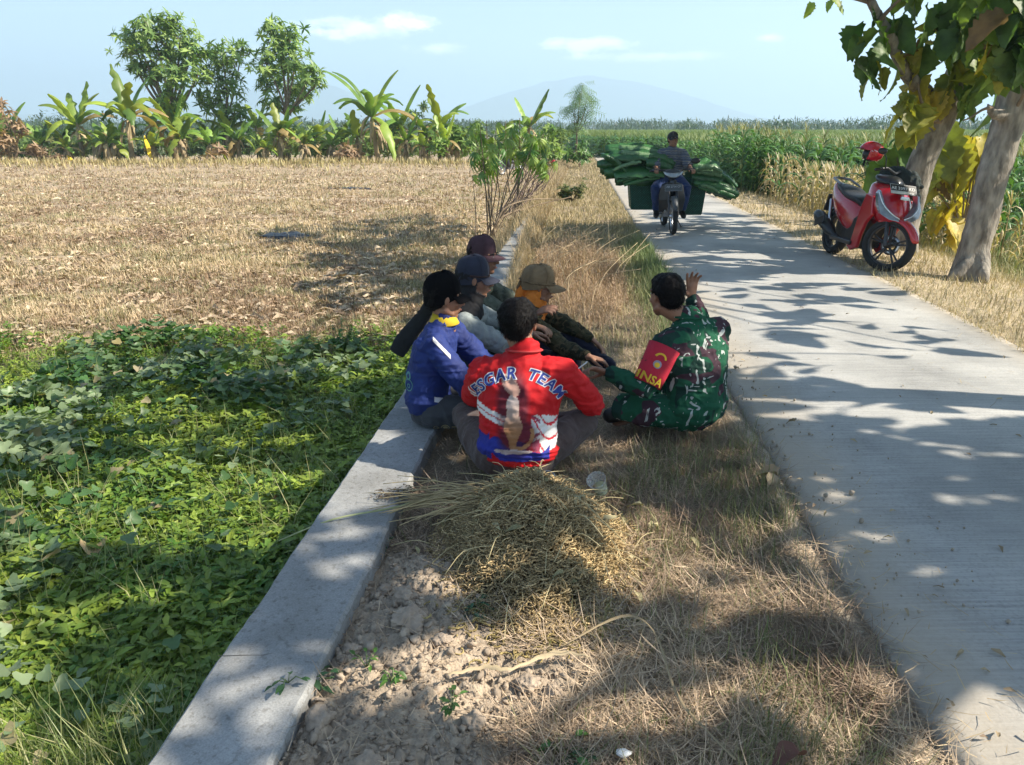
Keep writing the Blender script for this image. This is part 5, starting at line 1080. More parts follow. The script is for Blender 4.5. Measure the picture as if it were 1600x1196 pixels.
def project(o_target, V2, F, origin, ax, ay, d, off, name, m, parent, mapf=None, far=.6):
    # lay a flat drawing (V2 in metres on the plane ax, ay through origin) on to a curved surface along d
    me = o_target.data; bv = BVHTree.FromPolygons([v.co[:] for v in me.vertices], [tuple(p.vertices) for p in me.polygons]); out = []; ok = []
    for x, y in V2:
        p = origin + ax * x + ay * y - d * far; hit, nr, i, dist = bv.ray_cast(p, d)
        ok.append(hit is not None); out.append((hit - d * off * .5 + nr * off * .5) if hit else p)
    F = [f for f in F if all(ok[i] for i in f) and max((out[f[i]] - out[f[i - 1]]).length for i in range(len(f))) < .05]
    me2 = bpy.data.meshes.new(name); me2.from_pydata(out, [], F); me2.materials.append(m)
    bm = bmesh.new(); bm.from_mesh(me2); bmesh.ops.delete(bm, geom=[v for v in bm.verts if not v.link_faces], context='VERTS'); bm.to_mesh(me2); bm.free()
    o = bpy.data.objects.new(name, me2); COL.objects.link(o); o.parent = parent; return o
def text_geo(s, size, offset=0., maxlen=.012, shear=0., align='CENTER', spacing=1., ext=0):
    c = bpy.data.curves.new('t', 'FONT'); c.body = s; c.size = size; c.offset = offset; c.shear = shear; c.align_x = align; c.align_y = 'BOTTOM_BASELINE'; c.space_character = spacing; c.resolution_u = 3; c.extrude = ext
    o = bpy.data.objects.new('t', c); COL.objects.link(o); dg = bpy.context.evaluated_depsgraph_get(); me = bpy.data.meshes.new_from_object(o.evaluated_get(dg)); bpy.data.objects.remove(o); bpy.data.curves.remove(c)
    bm = bmesh.new(); bm.from_mesh(me); bpy.data.meshes.remove(me); bmesh.ops.triangulate(bm, faces=bm.faces)
    if maxlen:
        for _ in range(4):
            es = [e for e in bm.edges if e.calc_length() > maxlen]
            if not es: break
            bmesh.ops.subdivide_edges(bm, edges=es, cuts=1); bmesh.ops.triangulate(bm, faces=[f for f in bm.faces if len(f.verts) > 3])
    V = [tuple(v.co) for v in bm.verts]; F = [tuple(v.index for v in f.verts) for f in bm.faces]; bm.free(); return V, F
def flat_text(s, size, M4, m, parent, name='lettering', offset=0., spacing=1.):
    V, F = text_geo(s, size, offset, 0, spacing=spacing, ext=.0008); me = bpy.data.meshes.new(name); me.from_pydata([M4 @ Vector(v) for v in V], [], F); me.materials.append(m); o = bpy.data.objects.new(name, me); COL.objects.link(o); o.parent = parent; return o
def camo_mat(name, pal, sc_=9., rough_=.9):
    m, t, b, o = newmat(name); L = t.links.new; b.inputs['Roughness'].default_value = rough_; b.inputs['Specular IOR Level'].default_value = .2; tc = N(t, 'ShaderNodeTexCoord')
    def layer(scale, off, thr, stretch=(1, 1, 1), dist=1.2, rot=(0, 0, 0)):
        mp = N(t, 'ShaderNodeMapping'); mp.inputs['Location'].default_value = (off, off * .7, off * 1.3); mp.inputs['Scale'].default_value = stretch; mp.inputs['Rotation'].default_value = rot; L(tc.outputs['Object'], mp.inputs[0])
        n = N(t, 'ShaderNodeTexNoise', i_Scale=scale, i_Detail=1.2, i_Distortion=dist); L(mp.outputs[0], n.inputs['Vector']); g = N(t, 'ShaderNodeMath', operation='GREATER_THAN'); g.inputs[1].default_value = thr; L(n.outputs[0], g.inputs[0]); return g.outputs[0]
    cur = N(t, 'ShaderNodeRGB'); cur.outputs[0].default_value = (*pal[0], 1); cur = cur.outputs[0]
    for (c, a) in zip(pal[1:], ((sc_, 3.1, .51, (1, 1, 1.3), 1.4), (sc_ * .9, 9.7, .585, (1.2, 1, 1), 1.8), (sc_ * 1.9, 7.3, .65, (2.0, 2.0, .9), 2.4, (.5, .6, .3)), (sc_ * 2.0, 13.7, .70, (.9, .9, 2.4), 2.0, (.3, -.7, .4)))):
        mx = N(t, 'ShaderNodeMixRGB'); L(layer(*a), mx.inputs[0]); L(cur, mx.inputs[1]); mx.inputs[2].default_value = (*c, 1); cur = mx.outputs[0]
    L(cur, b.inputs['Base Color']); n = N(t, 'ShaderNodeTexNoise', i_Scale=240.0); L(tc.outputs['Object'], n.inputs['Vector']); bu = N(t, 'ShaderNodeBump', i_Strength=.3, i_Distance=.002); L(n.outputs[0], bu.inputs['Height']); L(bu.outputs[0], b.inputs['Normal']); return m
V3 = Vector
# ---------- man in the red team shirt, nearest, back to the viewer
def man_red():
    J = dict(pel=V3((.03, 3.47, .125)), chest=V3((.045, 3.50, .40)), neck=V3((.065, 3.56, .585)), shL=V3((-.125, 3.56, .495)), shR=V3((.245, 3.54, .495)), elL=V3((-.17, 3.80, .30)), elR=V3((.40, 3.66, .29)), wrL=V3((-.02, 3.98, .30)), wrR=V3((.33, 3.88, .27)),
             hipL=V3((-.06, 3.50, .10)), hipR=V3((.13, 3.50, .10)), knL=V3((-.22, 3.82, .17)), knR=V3((.345, 3.66, .20)), anL=V3((.10, 3.95, .06)), anR=V3((.10, 3.86, .07)), toeL=V3((.25, 3.97, .04)), toeR=V3((-.06, 3.93, .04)), head=W(813, 503, 3.60), headM=frame(R(-12), R(-6)))
    m = mat('team_shirt_cloth', (1, 1, 1), .75, .07, 12, bump=.3, bscale=260, attr=True, spec=.3)
    root, body, S, hc, HM, q = person((.03, 3.47, -.03), 'man in a red sports shirt with arched blue lettering, sitting back to the viewer', J, shirt=m, trousers=M_cloth('brown_trousers', (.085, .062, .058)),
        hands=((q_ := V3((.33, 3.88, .27)) - V3((.03, 3.47, -.03)), V3((-.6, .5, -.1)), V3((0, .2, 1)), {'thumb': -1}), (V3((-.02, 3.98, .30)) - V3((.03, 3.47, -.03)), V3((.8, .3, -.1)), V3((0, .2, 1)), {'thumb': 1})), seed=1, rt=1.08, cuff=.45, hem=-.0, shirtr=1.02, legr=1.05)
    # pattern of the shirt in the plane of the back
    B = V3(root.location); V = verts(S) + np.array(B); x = V[:, 0] - .05; z = V[:, 2] - .045; y = V[:, 1]; n = len(V); c = np.tile(np.array((.50, .008, .012)), (n, 1)); wob = np.array([noise.noise(V3((a * 14, b * 14, 1))) for a, b in zip(x, z)])
    back = y < 3.62
    body_ = (x > -.30) & (x < .21) & (z < .47)
    def put(mask, col): c[mask & back] = col
    WH = (.72, .70, .68); BL = (.02, .03, .26); RD = (.55, .015, .03)
    # band of white across the left, swoosh and white flame low on the right, blue flames at the hem
    for (a, b) in ((.345, .325), (.318, .300)): k = a - (x + .20) * .38; put(body_ & (x < -.055) & (z < k) & (z > k - .021), WH)
    flame = (x > .055 + wob * .02) & (x < .235) & (z < .305 - (x - .06) * .30 + wob * .01) & (z > .115 - (x - .16) * .10 + wob * .05) ; put(flame, WH)
    s1 = (np.abs(((z - .03 * np.sin(x * 40)) * 22 + x * 16) % 1.5 - .6) < .14); put(flame & s1 & (x < .20), RD); put(flame & (x < .085) & (((z * 30 + wob * 2) % 2) < .8), (.30, .05, .09)); put(flame & (x > .175) & (np.abs((z * 26 - x * 30) % 2 - 1) < .15), RD)
    low = (z < .165 - x * .02 + wob * .05) & (z > .085) & (x < .13); put(low & body_ & (wob + np.sin(x * 26 + z * 20) * .35 > -.12), BL); put(low & (x < -.13) & (z < .235) & (wob < .25), BL); put((x < -.14) & (z < .26) & (z > .15) & (wob > .05), BL)
    put((z < .055), (.10, .045, .055))
    zo = z; z = .155 + (z - .155) * .88
    # plain airbrushed shape on the back (a generic tapered figure, no face)
    cx = -.035; dz = (z - .155) / .25
    halo = (((x - cx) / .082) ** 2 + ((z - .315) / .165) ** 2 < 1) | (((x - cx - .02) / .10) ** 2 + ((z - .20) / .09) ** 2 < 1); hs = np.clip(1.6 - 1.5 * np.minimum(((x - cx) / .082) ** 2 + ((z - .315) / .165) ** 2, ((x - cx - .02) / .10) ** 2 + ((z - .20) / .09) ** 2), 0, .85)
    hs = hs * (back & halo); c = c * (1 - hs[:, None]) + np.array((.045, .010, .022)) * hs[:, None]
    w = .010 + .026 * np.sin(np.clip((.36 - z) / .21, 0, 1) * 3.14) ** .8 + .006 * np.sin(z * 60); bodyk = back & (z > .150) & (z < .385) & (np.abs(x - cx) < w); c[bodyk] = mixc((.30, .14, .06), (.52, .42, .38), np.clip((z[bodyk] - .22) / .12, 0, 1))
    bulb = back & (((x - cx + .010 + (z - .40) * .5) / .034) ** 2 + ((z - .40) / .040) ** 2 < 1); c[bulb] = (.42, .25, .20); tail = back & (np.abs(np.hypot(x - cx - .025, z - .215) - .062) < .008) & (z < .235) & (x > cx); c[tail] = (.33, .16, .07)
    put((((x - cx) / .085) ** 2 + ((z - .138) / .010) ** 2 < 1), (.45, .36, .34))
    z = zo; c[(~back) & (z < .06)] = (.10, .045, .055); setcol(S, c)
    # arched lettering
    MB = mat('letter_blue', (.015, .035, .22), .7, .05); MWt = mat('letter_edge', (.60, .60, .62), .7, .05)
    for (off, m_, h) in ((.0050, MWt, .0020), (.0014, MB, .0040)):
        T_, F_ = text_geo('ESGAR  TEAM', .064, off, .006, .22, spacing=1.15); V2 = []
        for (a, b, _) in T_: th = a / .215; rr = .215 + b * 1.0; V2.append((math.sin(th) * rr, math.cos(th) * rr - .215))
        o = project(S, V2, F_, V3((.035, 3.4, .512)) - B, V3((1, 0, 0)), V3((0, .12, 1)).normalized(), V3((0, .985, -.12)), h, 'lettering', m_, S)
    # collar
    g = G(); pts = []
    for i in range(25): a = 2 * math.pi * i / 24; pts.append(q['neck'] + V3((.068 * math.cos(a), .066 * math.sin(a), .018 - .01 * math.sin(a))))
    g.tube(pts, [(.006, .020)] * 25, 8, side=(0, 0, 1), cap=False); g.build('collar', mat('red_collar', (.42, .03, .03), .8, .1), S)
    hair_cap(root, hc, HM, 3, thick=1.07, strands=7000); root.scale = (1.04, 1.04, 1.01); root.location.y -= .09; root.location.x -= .01
    return root
# ---------- man in the blue shirt and black cap
def man_blue():
    b = V3((-.46, 4.06, 0)); J = dict(pel=V3((-.47, 4.06, .135)), chest=V3((-.45, 4.08, .41)), neck=V3((-.375, 4.12, .60)), shL=V3((-.36, 4.29, .50)), shR=V3((-.43, 3.96, .50)), elL=V3((-.16, 4.28, .30)), elR=V3((-.24, 3.94, .27)), wrL=V3((.02, 4.20, .22)), wrR=V3((-.02, 4.06, .22)),
             hipL=V3((-.43, 4.15, .11)), hipR=V3((-.43, 3.98, .11)), knL=V3((-.08, 4.38, .16)), knR=V3((-.07, 3.96, .12)), anL=V3((-.16, 4.12, .07)), anR=V3((-.12, 4.20, .06)), toeL=V3((-.18, 3.98, .05)), toeR=V3((-.02, 4.32, .04)), head=W(694, 467, 4.12), headM=frame(R(-72), R(-4)))
    m = mat('blue_jersey', (.006, .019, .13), .75, .15, 7, bump=.3, bscale=240, c2=(.008, .030, .19), attr=False)
    root, body, S, hc, HM, q = person(b, 'man in a bright blue long-sleeved shirt and black cap, sitting on the concrete wall', J, shirt=m, trousers=M_cloth('dark_batik_trousers', (.055, .058, .065)), seed=5, rt=1.02,
        hands=((V3((-.02, 4.06, .22)) - b, V3((.7, .5, -.2)), V3((0, 0, 1)), {'thumb': 1}), (V3((.02, 4.20, .22)) - b, V3((.7, -.3, -.2)), V3((0, 0, 1)), {'thumb': -1})))
    cap(root, hc, HM, mat('black_cap_cloth', (.004, .004, .005), .95, .2, 30, bump=.3, bscale=300, spec=.08), tall=1.12, brim=.07, tilt=R(2)); hair_cap(root, hc, HM, 5, thick=.97, strands=1500)
    # yellow collar with white edge, laid over the shoulders
    g = G(); n0 = q['neck']; fw = HM @ V3((0, 1, 0)); 
    rings = []
    for i in range(25):
        a = 2 * math.pi * i / 24; d = V3((math.cos(a), math.sin(a), 0)); rings.append([n0 + d * .060 + V3((0, 0, .030 - .012 * d.x)), n0 + d * .068 + V3((0, 0, .012)), n0 + d * .086 + V3((0, 0, -.020)), n0 + d * .082 + V3((0, 0, -.024)), n0 + d * .064 + V3((0, 0, .006)), n0 + d * .056 + V3((0, 0, .026 - .012 * d.x))])
    g.loft(rings, cap=False); g.build('collar', mat('yellow_collar', (.58, .40, .015), .8, .1), S)
    Mw = mat('white_trim', (.65, .66, .68), .8, .05)
    strip = lambda x0, x1, y0, y1, nx, ny, f: ([(f(x0 + (x1 - x0) * i / nx, y0 + (y1 - y0) * j / ny)) for j in range(ny + 1) for i in range(nx + 1)], [(j * (nx + 1) + i, j * (nx + 1) + i + 1, (j + 1) * (nx + 1) + i + 1, (j + 1) * (nx + 1) + i) for j in range(ny) for i in range(nx)])
    V2, F = strip(-.02, .07, 0, .026, 14, 4, lambda a, c_: (a, c_ + a * -1.1)); project(S, V2, F, V3((-.395, 3.7, .595)) - b, V3((1, 0, 0)), V3((0, 0, 1)), V3((0, .92, -.38)).normalized(), .003, 'white_stripe', Mw, S)
    V2, F = strip(0, .05, 0, .03, 6, 4, lambda a, c_: (a, c_ - a * .2)); project(S, V2, F, V3((-.42, 3.6, .285)) - b, V3((1, 0, 0)), V3((0, 0, 1)), V3((0, 1, -.3)).normalized(), .003, 'white_patch', Mw, S)
    # pale ring emblem on the back and gold pattern on the trousers band
    def ring(cx, cz, r0, r1, sx=1., n=18): return [(cx + sx * r * math.cos(2 * math.pi * i / n), cz + r * math.sin(2 * math.pi * i / n)) for r in (r0, r1) for i in range(n)], [(i, (i + 1) % n, n + (i + 1) % n, n + i) for i in range(n)]
    Mt = mat('emblem_teal', (.10, .26, .25), .8, .1)
    for (cx, cz, r0, r1) in ((0, 0, .030, .036), (0, .05, .012, .022), (.0, -.005, .008, .014)): V2, F = ring(cx, cz, r0, r1, .7); project(S, V2, F, V3((-.56, 3.6, .33)) - b, V3((1, 0, 0)), V3((0, 0, 1)), V3((-.0, .97, -.15)).normalized(), .003, 'emblem', Mt, S)
    Mg = mat('gold_print', (.36, .31, .17), .8, .1); Tr = [o for o in root.children if o.name.startswith('trousers')][0]
    for (cx, r0, r1, sx) in ((0, .006, .020, 1), (0, .024, .029, 1), (-.05, .006, .022, .8), (.13, .006, .018, 1), (.13, .022, .027, 1), (.19, .006, .02, 1)): V2, F = ring(cx, 0, r0, r1, sx); project(Tr, V2, F, V3((-.365, 3.5, .165)) - b, V3((1, 0, 0)), V3((0, 0, 1)), V3((0, .93, -.3)).normalized(), .003, 'print', Mg, Tr)
    for cz in (-.014, 0, .014): V2, F = strip(0, .06, 0, .007, 8, 2, lambda a, c_: (a, c_)); project(Tr, V2, F, V3((-.33, 3.5, .163 + cz)) - b, V3((1, 0, 0)), V3((0, 0, 1)), V3((0, .93, -.3)).normalized(), .003, 'print', Mg, Tr)
    # black cloth hanging from the cap down behind the back
    g = G(); T = lambda u, v, Y: W(u, v, Y) - b
    g.tube([T(676, 470, 4.2), T(664, 490, 4.25), T(648, 512, 4.28), T(632, 532, 4.30), T(620, 552, 4.30)], [(.035, .018), (.038, .018), (.045, .018), (.055, .02), (.05, .012)], 18, side=(-.7, .1, .7)); o = bld(g, 'neck_cloth', mat('black_cloth', (.014, .015, .018), .95, .3, 20, bump=.4, bscale=60), root, .006, 3); wrinkle(o, .003, 14, 2)
    return root
def man_grey():
    b = V3((-.42, 4.62, 0)); J = dict(pel=V3((-.42, 4.62, .13)), chest=V3((-.36, 4.62, .37)), neck=V3((-.265, 4.62, .555)), shL=V3((-.24, 4.79, .47)), shR=V3((-.30, 4.46, .47)), elL=V3((-.06, 4.88, .36)), elR=V3((-.07, 4.44, .37)), wrL=V3((.12, 4.72, .42)), wrR=V3((.10, 4.60, .40)),
             hipL=V3((-.36, 4.72, .12)), hipR=V3((-.36, 4.53, .12)), knL=V3((-.02, 4.74, .37)), knR=V3((-.03, 4.53, .35)), anL=V3((.10, 4.74, .05)), anR=V3((.10, 4.56, .05)), toeL=V3((.25, 4.74, .03)), toeR=V3((.25, 4.56, .03)), head=W(741, 437, 4.60), headM=frame(R(-86), R(-4)))
    root, body, S, hc, HM, q = person(b, 'person in faded grey top with navy cap over a black head covering', J, shirt=M_cloth('faded_grey_cloth', (.26, .29, .28), bump=.5), trousers=M_cloth('dark_green_cloth', (.012, .045, .035)), seed=9, rt=.98, shirtr=1.05,
        hands=((V3((.10, 4.60, .40)) - b, V3((.9, .3, -.2)), V3((0, 0, 1)), {'thumb': 1}), (V3((.12, 4.72, .42)) - b, V3((.9, -.3, -.2)), V3((0, 0, 1)), {'thumb': -1})))
    hood(root, hc, HM, mat('black_hood', (.008, .008, .010), .9, .2, 20), 'head_covering', (.090, .05), (-.09, .045)); cap(root, hc, HM, mat('navy_cap_cloth', (.016, .020, .040), .85, .2, 30, bump=.3, bscale=300), tall=1.1, brim=.075)
    g = G(); T = lambda p: hc + HM @ V3(p); g.tube([T((.088, -.03, .034)), T((.086, .03, .032)), T((.064, .075, .03))], [(.002, .012)] * 3, 6); g.build('cap_band', mat('brown_strap', (.05, .03, .03), .8), root)
    return root
def man_maroon():
    b = V3((-.46, 5.22, 0)); J = dict(pel=V3((-.44, 5.22, .14)), chest=V3((-.38, 5.20, .42)), neck=V3((-.27, 5.17, .62)), shL=V3((-.20, 5.33, .54)), shR=V3((-.28, 5.00, .54)), elL=V3((.02, 5.36, .42)), elR=V3((-.02, 4.98, .40)), wrL=V3((.20, 5.24, .34)), wrR=V3((.15, 4.80, .47)),
             hipL=V3((-.38, 5.31, .13)), hipR=V3((-.38, 5.14, .13)), knL=V3((-.02, 5.40, .36)), knR=V3((-.02, 5.14, .34)), anL=V3((.10, 5.36, .05)), anR=V3((.12, 5.14, .05)), toeL=V3((.25, 5.36, .03)), toeR=V3((.27, 5.12, .03)), head=W(755, 402, 5.2), headM=frame(R(-112), R(-2)))
    root, body, S, hc, HM, q = person(b, 'man in a maroon cap and grey-green shirt, farthest of the group on the concrete wall', J, shirt=camo_mat('grey_green_cloth', ((.085, .10, .075), (.11, .125, .095), (.06, .07, .055), (.10, .11, .09), (.13, .14, .11)), 16), trousers=M_cloth('black_trousers', (.012, .012, .014)), seed=12,
        hands=((V3((.15, 4.80, .47)) - b, V3((.5, -.3, .3)), V3((0, -.4, .8)), {'thumb': -1}), (V3((.20, 5.24, .34)) - b, V3((.9, -.3, -.2)), V3((0, 0, 1)), {'thumb': -1})))
    hair_cap(root, hc, HM, 7, thick=.97, strands=900); mc = mat('maroon_cap_cloth', (.055, .022, .030), .85, .2, 30, bump=.3, bscale=300); c = cap(root, hc, HM, mc, tall=1.1, brim=.08)
    g = G(); T = lambda p: hc + HM @ V3(p); g.tube([T((-.014, .074, .085)), T((0, .078, .078)), T((.014, .074, .085))], [.003] * 3, 6); g.build('cap_emblem', mat('gold_thread', (.45, .36, .12), .6), root)
    g = G(); 
    for k in (-1, 1): g.ell(T((k * .031, .094, .006)), (.026, .006, .017), HM, 14, 8)
    g.tube([T((-.070, .02, .012)), T((-.056, .080, .012)), T((0, .100, .012)), T((.056, .080, .012)), T((.070, .02, .012))], .0025, 6); g.build('sunglasses', M_black, root)
    g = G(); n0 = q['neck']; g.tube([n0 + V3((.05, -.10, -.05)), n0 + V3((.07, -.13, -.14)), n0 + V3((.05, -.15, -.22))], [(.02, .03)] * 3, 10); o = g.build('blue_lanyard', mat('bright_blue_cloth', (.01, .22, .45), .8), root, sub=1); return root
def man_orange():
    b = V3((.03, 5.0, -.04)); J = dict(pel=V3((.02, 5.0, .10)), chest=V3((.07, 5.0, .34)), neck=V3((.135, 5.0, .50)), shL=V3((.16, 5.17, .42)), shR=V3((.12, 4.84, .41)), elL=V3((.34, 5.12, .34)), elR=V3((.33, 4.72, .27)), wrL=V3((.53, 5.03, .25)), wrR=V3((.47, 4.55, .26)),
             hipL=V3((.07, 5.09, .09)), hipR=V3((.07, 4.91, .09)), knL=V3((.42, 5.10, .22)), knR=V3((.40, 4.72, .19)), anL=V3((.66, 4.93, .07)), anR=V3((.36, 4.62, .04)), toeL=V3((.80, 4.84, .05)), toeR=V3((.50, 4.55, .02)), head=W(842, 447, 5.0), headM=frame(R(-88), R(-8)))
    cm = camo_mat('dark_camouflage', ((.060, .055, .028), (.025, .028, .016), (.095, .075, .040), (.045, .03, .018), (.11, .09, .05)), 14)
    root, body, S, hc, HM, q = person(b, 'person in an orange head scarf and tan field cap with dark camouflage sleeves', J, shirt=cm, trousers=M_cloth('navy_trousers', (.010, .012, .028)), seed=15, rt=.95, shirtr=.92, legr=.92,
        hands=((V3((.47, 4.55, .26)) - b, V3((.8, -.1, -.2)), V3((0, 0, 1)), {'thumb': 1}), (V3((.53, 5.03, .25)) - b, V3((.75, -.25, -.6)), V3((.5, 0, .8)), {'thumb': -1, 'curls': (.35, .4, .45, .5)})))
    T = lambda p: hc + HM @ V3(p)
    hood(root, hc, HM, mat('orange_scarf', (.70, .17, .012), .8, .15, 10, bump=.4, bscale=60, c2=(.85, .26, .03), trans=.1), 'head_scarf', (.095, .05), (-.098, .050), drape=[([T((0, -.08, 0)), T((0, -.115, -.05)), T((0, -.13, -.12))], [.03, .035, .02]), ([T((0, .02, -.13)), T((0, .045, -.17)), T((0, .03, -.22))], [.05, .045, .02])])
    mt = mat('tan_cap_cloth', (.20, .135, .070), .9, .2, 20, bump=.4, bscale=200); cap(root, hc, HM, mt, tall=.95, brim=.085, rim=1, sc=1.09)
    g = G(); g.tube([T((0, -.115, .03)), T((.01, -.13, -.02)), T((0, -.125, -.09))], [(.02, .006), (.022, .008), (.015, .006)], 8); g.build('cap_tie', mt, root)
    # sandal on the visible foot
    g = G(); a = q['anL'] + V3((0, 0, -.055)); d = (q['toeL'] - q['anL']).normalized(); sd = d.cross(V3((0, 0, 1)))
    g.tube([a - d * .04, a + d * .06, a + d * .15, a + d * .19], [(.034, .008), (.038, .008), (.044, .008), (.03, .007)], 14, side=sd); g.tube([a + sd * .04 + d * .08, a + V3((0, 0, .055)) + d * .10, a - sd * .04 + d * .08], .007, 8); g.tube([a + sd * .042 + d * .13, a + V3((0, 0, .045)) + d * .14, a - sd * .042 + d * .13], .007, 8); g.build('sandal', M_black, root); return root
def man_army():
    b = V3((1.0, 3.98, -.02)); J = dict(pel=V3((1.02, 4.00, .125)), chest=V3((1.01, 4.00, .40)), neck=V3((.95, 4.06, .615)), shL=V3((.815, 3.92, .515)), shR=V3((1.13, 4.12, .53)), elL=V3((.70, 3.84, .29)), elR=V3((1.13, 4.39, .46)), wrL=V3((.525, 3.98, .335)), wrR=V3((1.045, 4.40, .66)),
             hipL=V3((.94, 3.96, .11)), hipR=V3((1.05, 4.10, .11)), knL=V3((.60, 3.97, .14)), knR=V3((.98, 4.45, .17)), anL=V3((.78, 4.26, .07)), anR=V3((.74, 4.16, .07)), toeL=V3((.86, 4.38, .05)), toeR=V3((.62, 4.10, .05)), head=W(1040, 463, 4.08), headM=frame(R(27), R(-6)))
    cm = camo_mat('military_camouflage', ((.014, .085, .045), (.055, .030, .040), (.012, .040, .030), (.40, .43, .40), (.36, .38, .36)), 3.6)
    root, body, S, hc, HM, q = person(b, 'soldier in green, maroon and white camouflage with a red armband, hand raised', J, shirt=cm, trousers=cm, seed=21, rt=1.14, shirtr=1.10, legr=1.05, hem=-.0,
        hands=((V3((.525, 3.98, .335)) - b, V3((-.85, .12, .22)), V3((-.1, .5, .9)), {'thumb': 1, 'curls': (.55, .75, .95, 1.05), 'tc': .7}), (V3((1.045, 4.40, .66)) - b, V3((-.05, -.10, 1)), V3((-.25, .9, .1)), {'thumb': 1, 'curls': (.30, .34, .42, .5), 'spread': .22, 'tc': .2, 's': 1.05})))
    hair_cap(root, hc, HM, 8, thick=1.03, strands=6000)
    # armband on the left upper arm
    g = G(); s, e = q['shL'], q['elL']; ax = (e - s).normalized(); g.tube([s + ax * .02, s + ax * .09, s + ax * .17, s + ax * .235], [.089, .083, .080, .076], 18, cap=False)
    A = g.build('armband', mat('red_armband', (.46, .012, .035), .8, .12, 10, bump=.3, bscale=120)); A.parent = root
    My = mat('yellow_thread', (.72, .45, .03), .8); d = V3((-.12, 1, -.15)).normalized(); dn = ax; rt_ = dn.cross(d).normalized(); rt_ = -rt_ if rt_.x < 0 else rt_; upv = -dn
    T_, F_ = text_geo('BABINSA', .062, .0016, .008, spacing=1.0); w = max(v[0] for v in T_); V2 = [(v[0] - w + .052, v[1]) for v in T_]
    o = project(A, V2, F_, s + ax * .222, rt_, upv, d, .003, 'lettering', My, A)
    ar = lambda cx, cy, r0, r1, a0, a1, n=14: ([(cx + r * math.cos(a0 + (a1 - a0) * i / n), cy + r * math.sin(a0 + (a1 - a0) * i / n)) for r in (r0, r1) for i in range(n + 1)], [(i, i + 1, n + 2 + i, n + 1 + i) for i in range(n)])
    for (v2, mm, h) in ((ar(-.02, .135, .022, .032, .2, 2.94), My, .003), (ar(-.022, .103, .002, .022, 0, 6.28), mat('shield_grey', (.30, .26, .33), .8), .003), (ar(-.022, .100, .001, .014, 0, 6.28), My, .0045)): project(A, v2[0], v2[1], s + ax * .222, rt_, upv, d, h, 'emblem', mm, A)
    g = G(); n0 = q['neck']; pts = [n0 + V3((.070 * math.cos(2 * math.pi * i / 24), .068 * math.sin(2 * math.pi * i / 24), .022)) for i in range(25)]; g.tube(pts, [(.007, .026)] * 25, 8, side=(0, 0, 1), cap=False); g.build('collar', cm, S)
    # seams of the jacket
    c = V3((.525, 3.98, .335)) - b; tip = c + V3((-.85, .12, .22)).normalized() * .125; g = G(); g.tube([tip + V3((.0, -.03, .035)), tip + V3((-.045, -.035, .0))], .004, 8)
    o = g.build('cigarette', M_white); o.location = b; tag(o, 'white cigarette held between the fingers of the soldier', 'cigarette')
    g = G(); g.tube([q['anL'] + V3((.02, .05, .0)), q['anL'] + V3((0, 0, -.02)), q['toeL'] + V3((.02, .05, -.0))], [.06, .055, .04], 12); g.tube([q['anR'] + V3((.06, .02, .0)), q['anR'], q['toeR'] + V3((-.06, -.02, 0))], [.06, .058, .045], 12); g.build('boots', mat('black_boot', (.012, .012, .012), .5), root)
    return root
for f_ in (man_red, man_blue, man_grey, man_maroon, man_orange, man_army): f_()
# ================================================================== MOTORCYCLES, LOAD, SMALL THINGS
def wheel(root, c, r, w, name='wheel', spokes=5, wire=0, yaw=0., rimc=None, lean=None):
    """wheel in the X-Z plane at c"""
    t = empty(name, c); t.parent = root; t.rotation_euler = (0, 0, yaw); g = G(); n = 40; prof = [(r - w * .62, -w * .30), (r - w * .52, -w * .46), (r - w * .22, -w * .50), (r - w * .05, -w * .30), (r, 0), (r - w * .05, w * .30), (r - w * .22, w * .50), (r - w * .52, w * .46), (r - w * .62, w * .30)]
    rings = [[(math.cos(a) * q, y, math.sin(a) * q) for q, y in prof] for a in [2 * math.pi * i / n for i in range(n)]]; rings.append(rings[0]); g.loft(rings, cap=False); g.build('tyre', M_rubber, t)
    g = G(); ri = r - w * .60; rings = [[(math.cos(a) * q, y, math.sin(a) * q) for q, y in ((ri, -w * .34), (ri - .018, -w * .30), (ri - .018, w * .30), (ri, w * .34))] for a in [2 * math.pi * i / n for i in range(n + 1)]]; g.loft(rings, cap=False)
    g.build('rim', rimc or M_dmetal, t); g = G()
    g.tube([(0, -w * .5, 0), (0, w * .5, 0)], .035, 14)
    if wire:
        for i in range(28): a = 2 * math.pi * i / 28; k = (-1) ** i; g.tube([(.03 * math.cos(a + .9 * (1 if i % 4 < 2 else -1)), k * w * .35, .03 * math.sin(a + .9 * (1 if i % 4 < 2 else -1))), ((ri - .01) * math.cos(a), 0, (ri - .01) * math.sin(a))], .0022, 4)
    else:
        for i in range(spokes):
            a = 2 * math.pi * i / spokes + .3
            for da in (-.13, .13): g.tube([(.03 * math.cos(a), 0, .03 * math.sin(a)), ((ri - .012) * math.cos(a + da), 0, (ri - .012) * math.sin(a + da))], [(.016, .012), (.011, .010)], 8, side=(0, 1, 0))
    g.build('spokes', rimc or M_dmetal, t); g = G(); nn = 24; g.loft([[(math.cos(2 * math.pi * i / nn) * q, y, math.sin(2 * math.pi * i / nn) * q) for q, y in ((.11, w * .36), (.11, w * .39), (.055, w * .39), (.055, w * .36))] for i in range(nn + 1)], cap=False); g.build('brake_disc', M_metal, t)
    return t
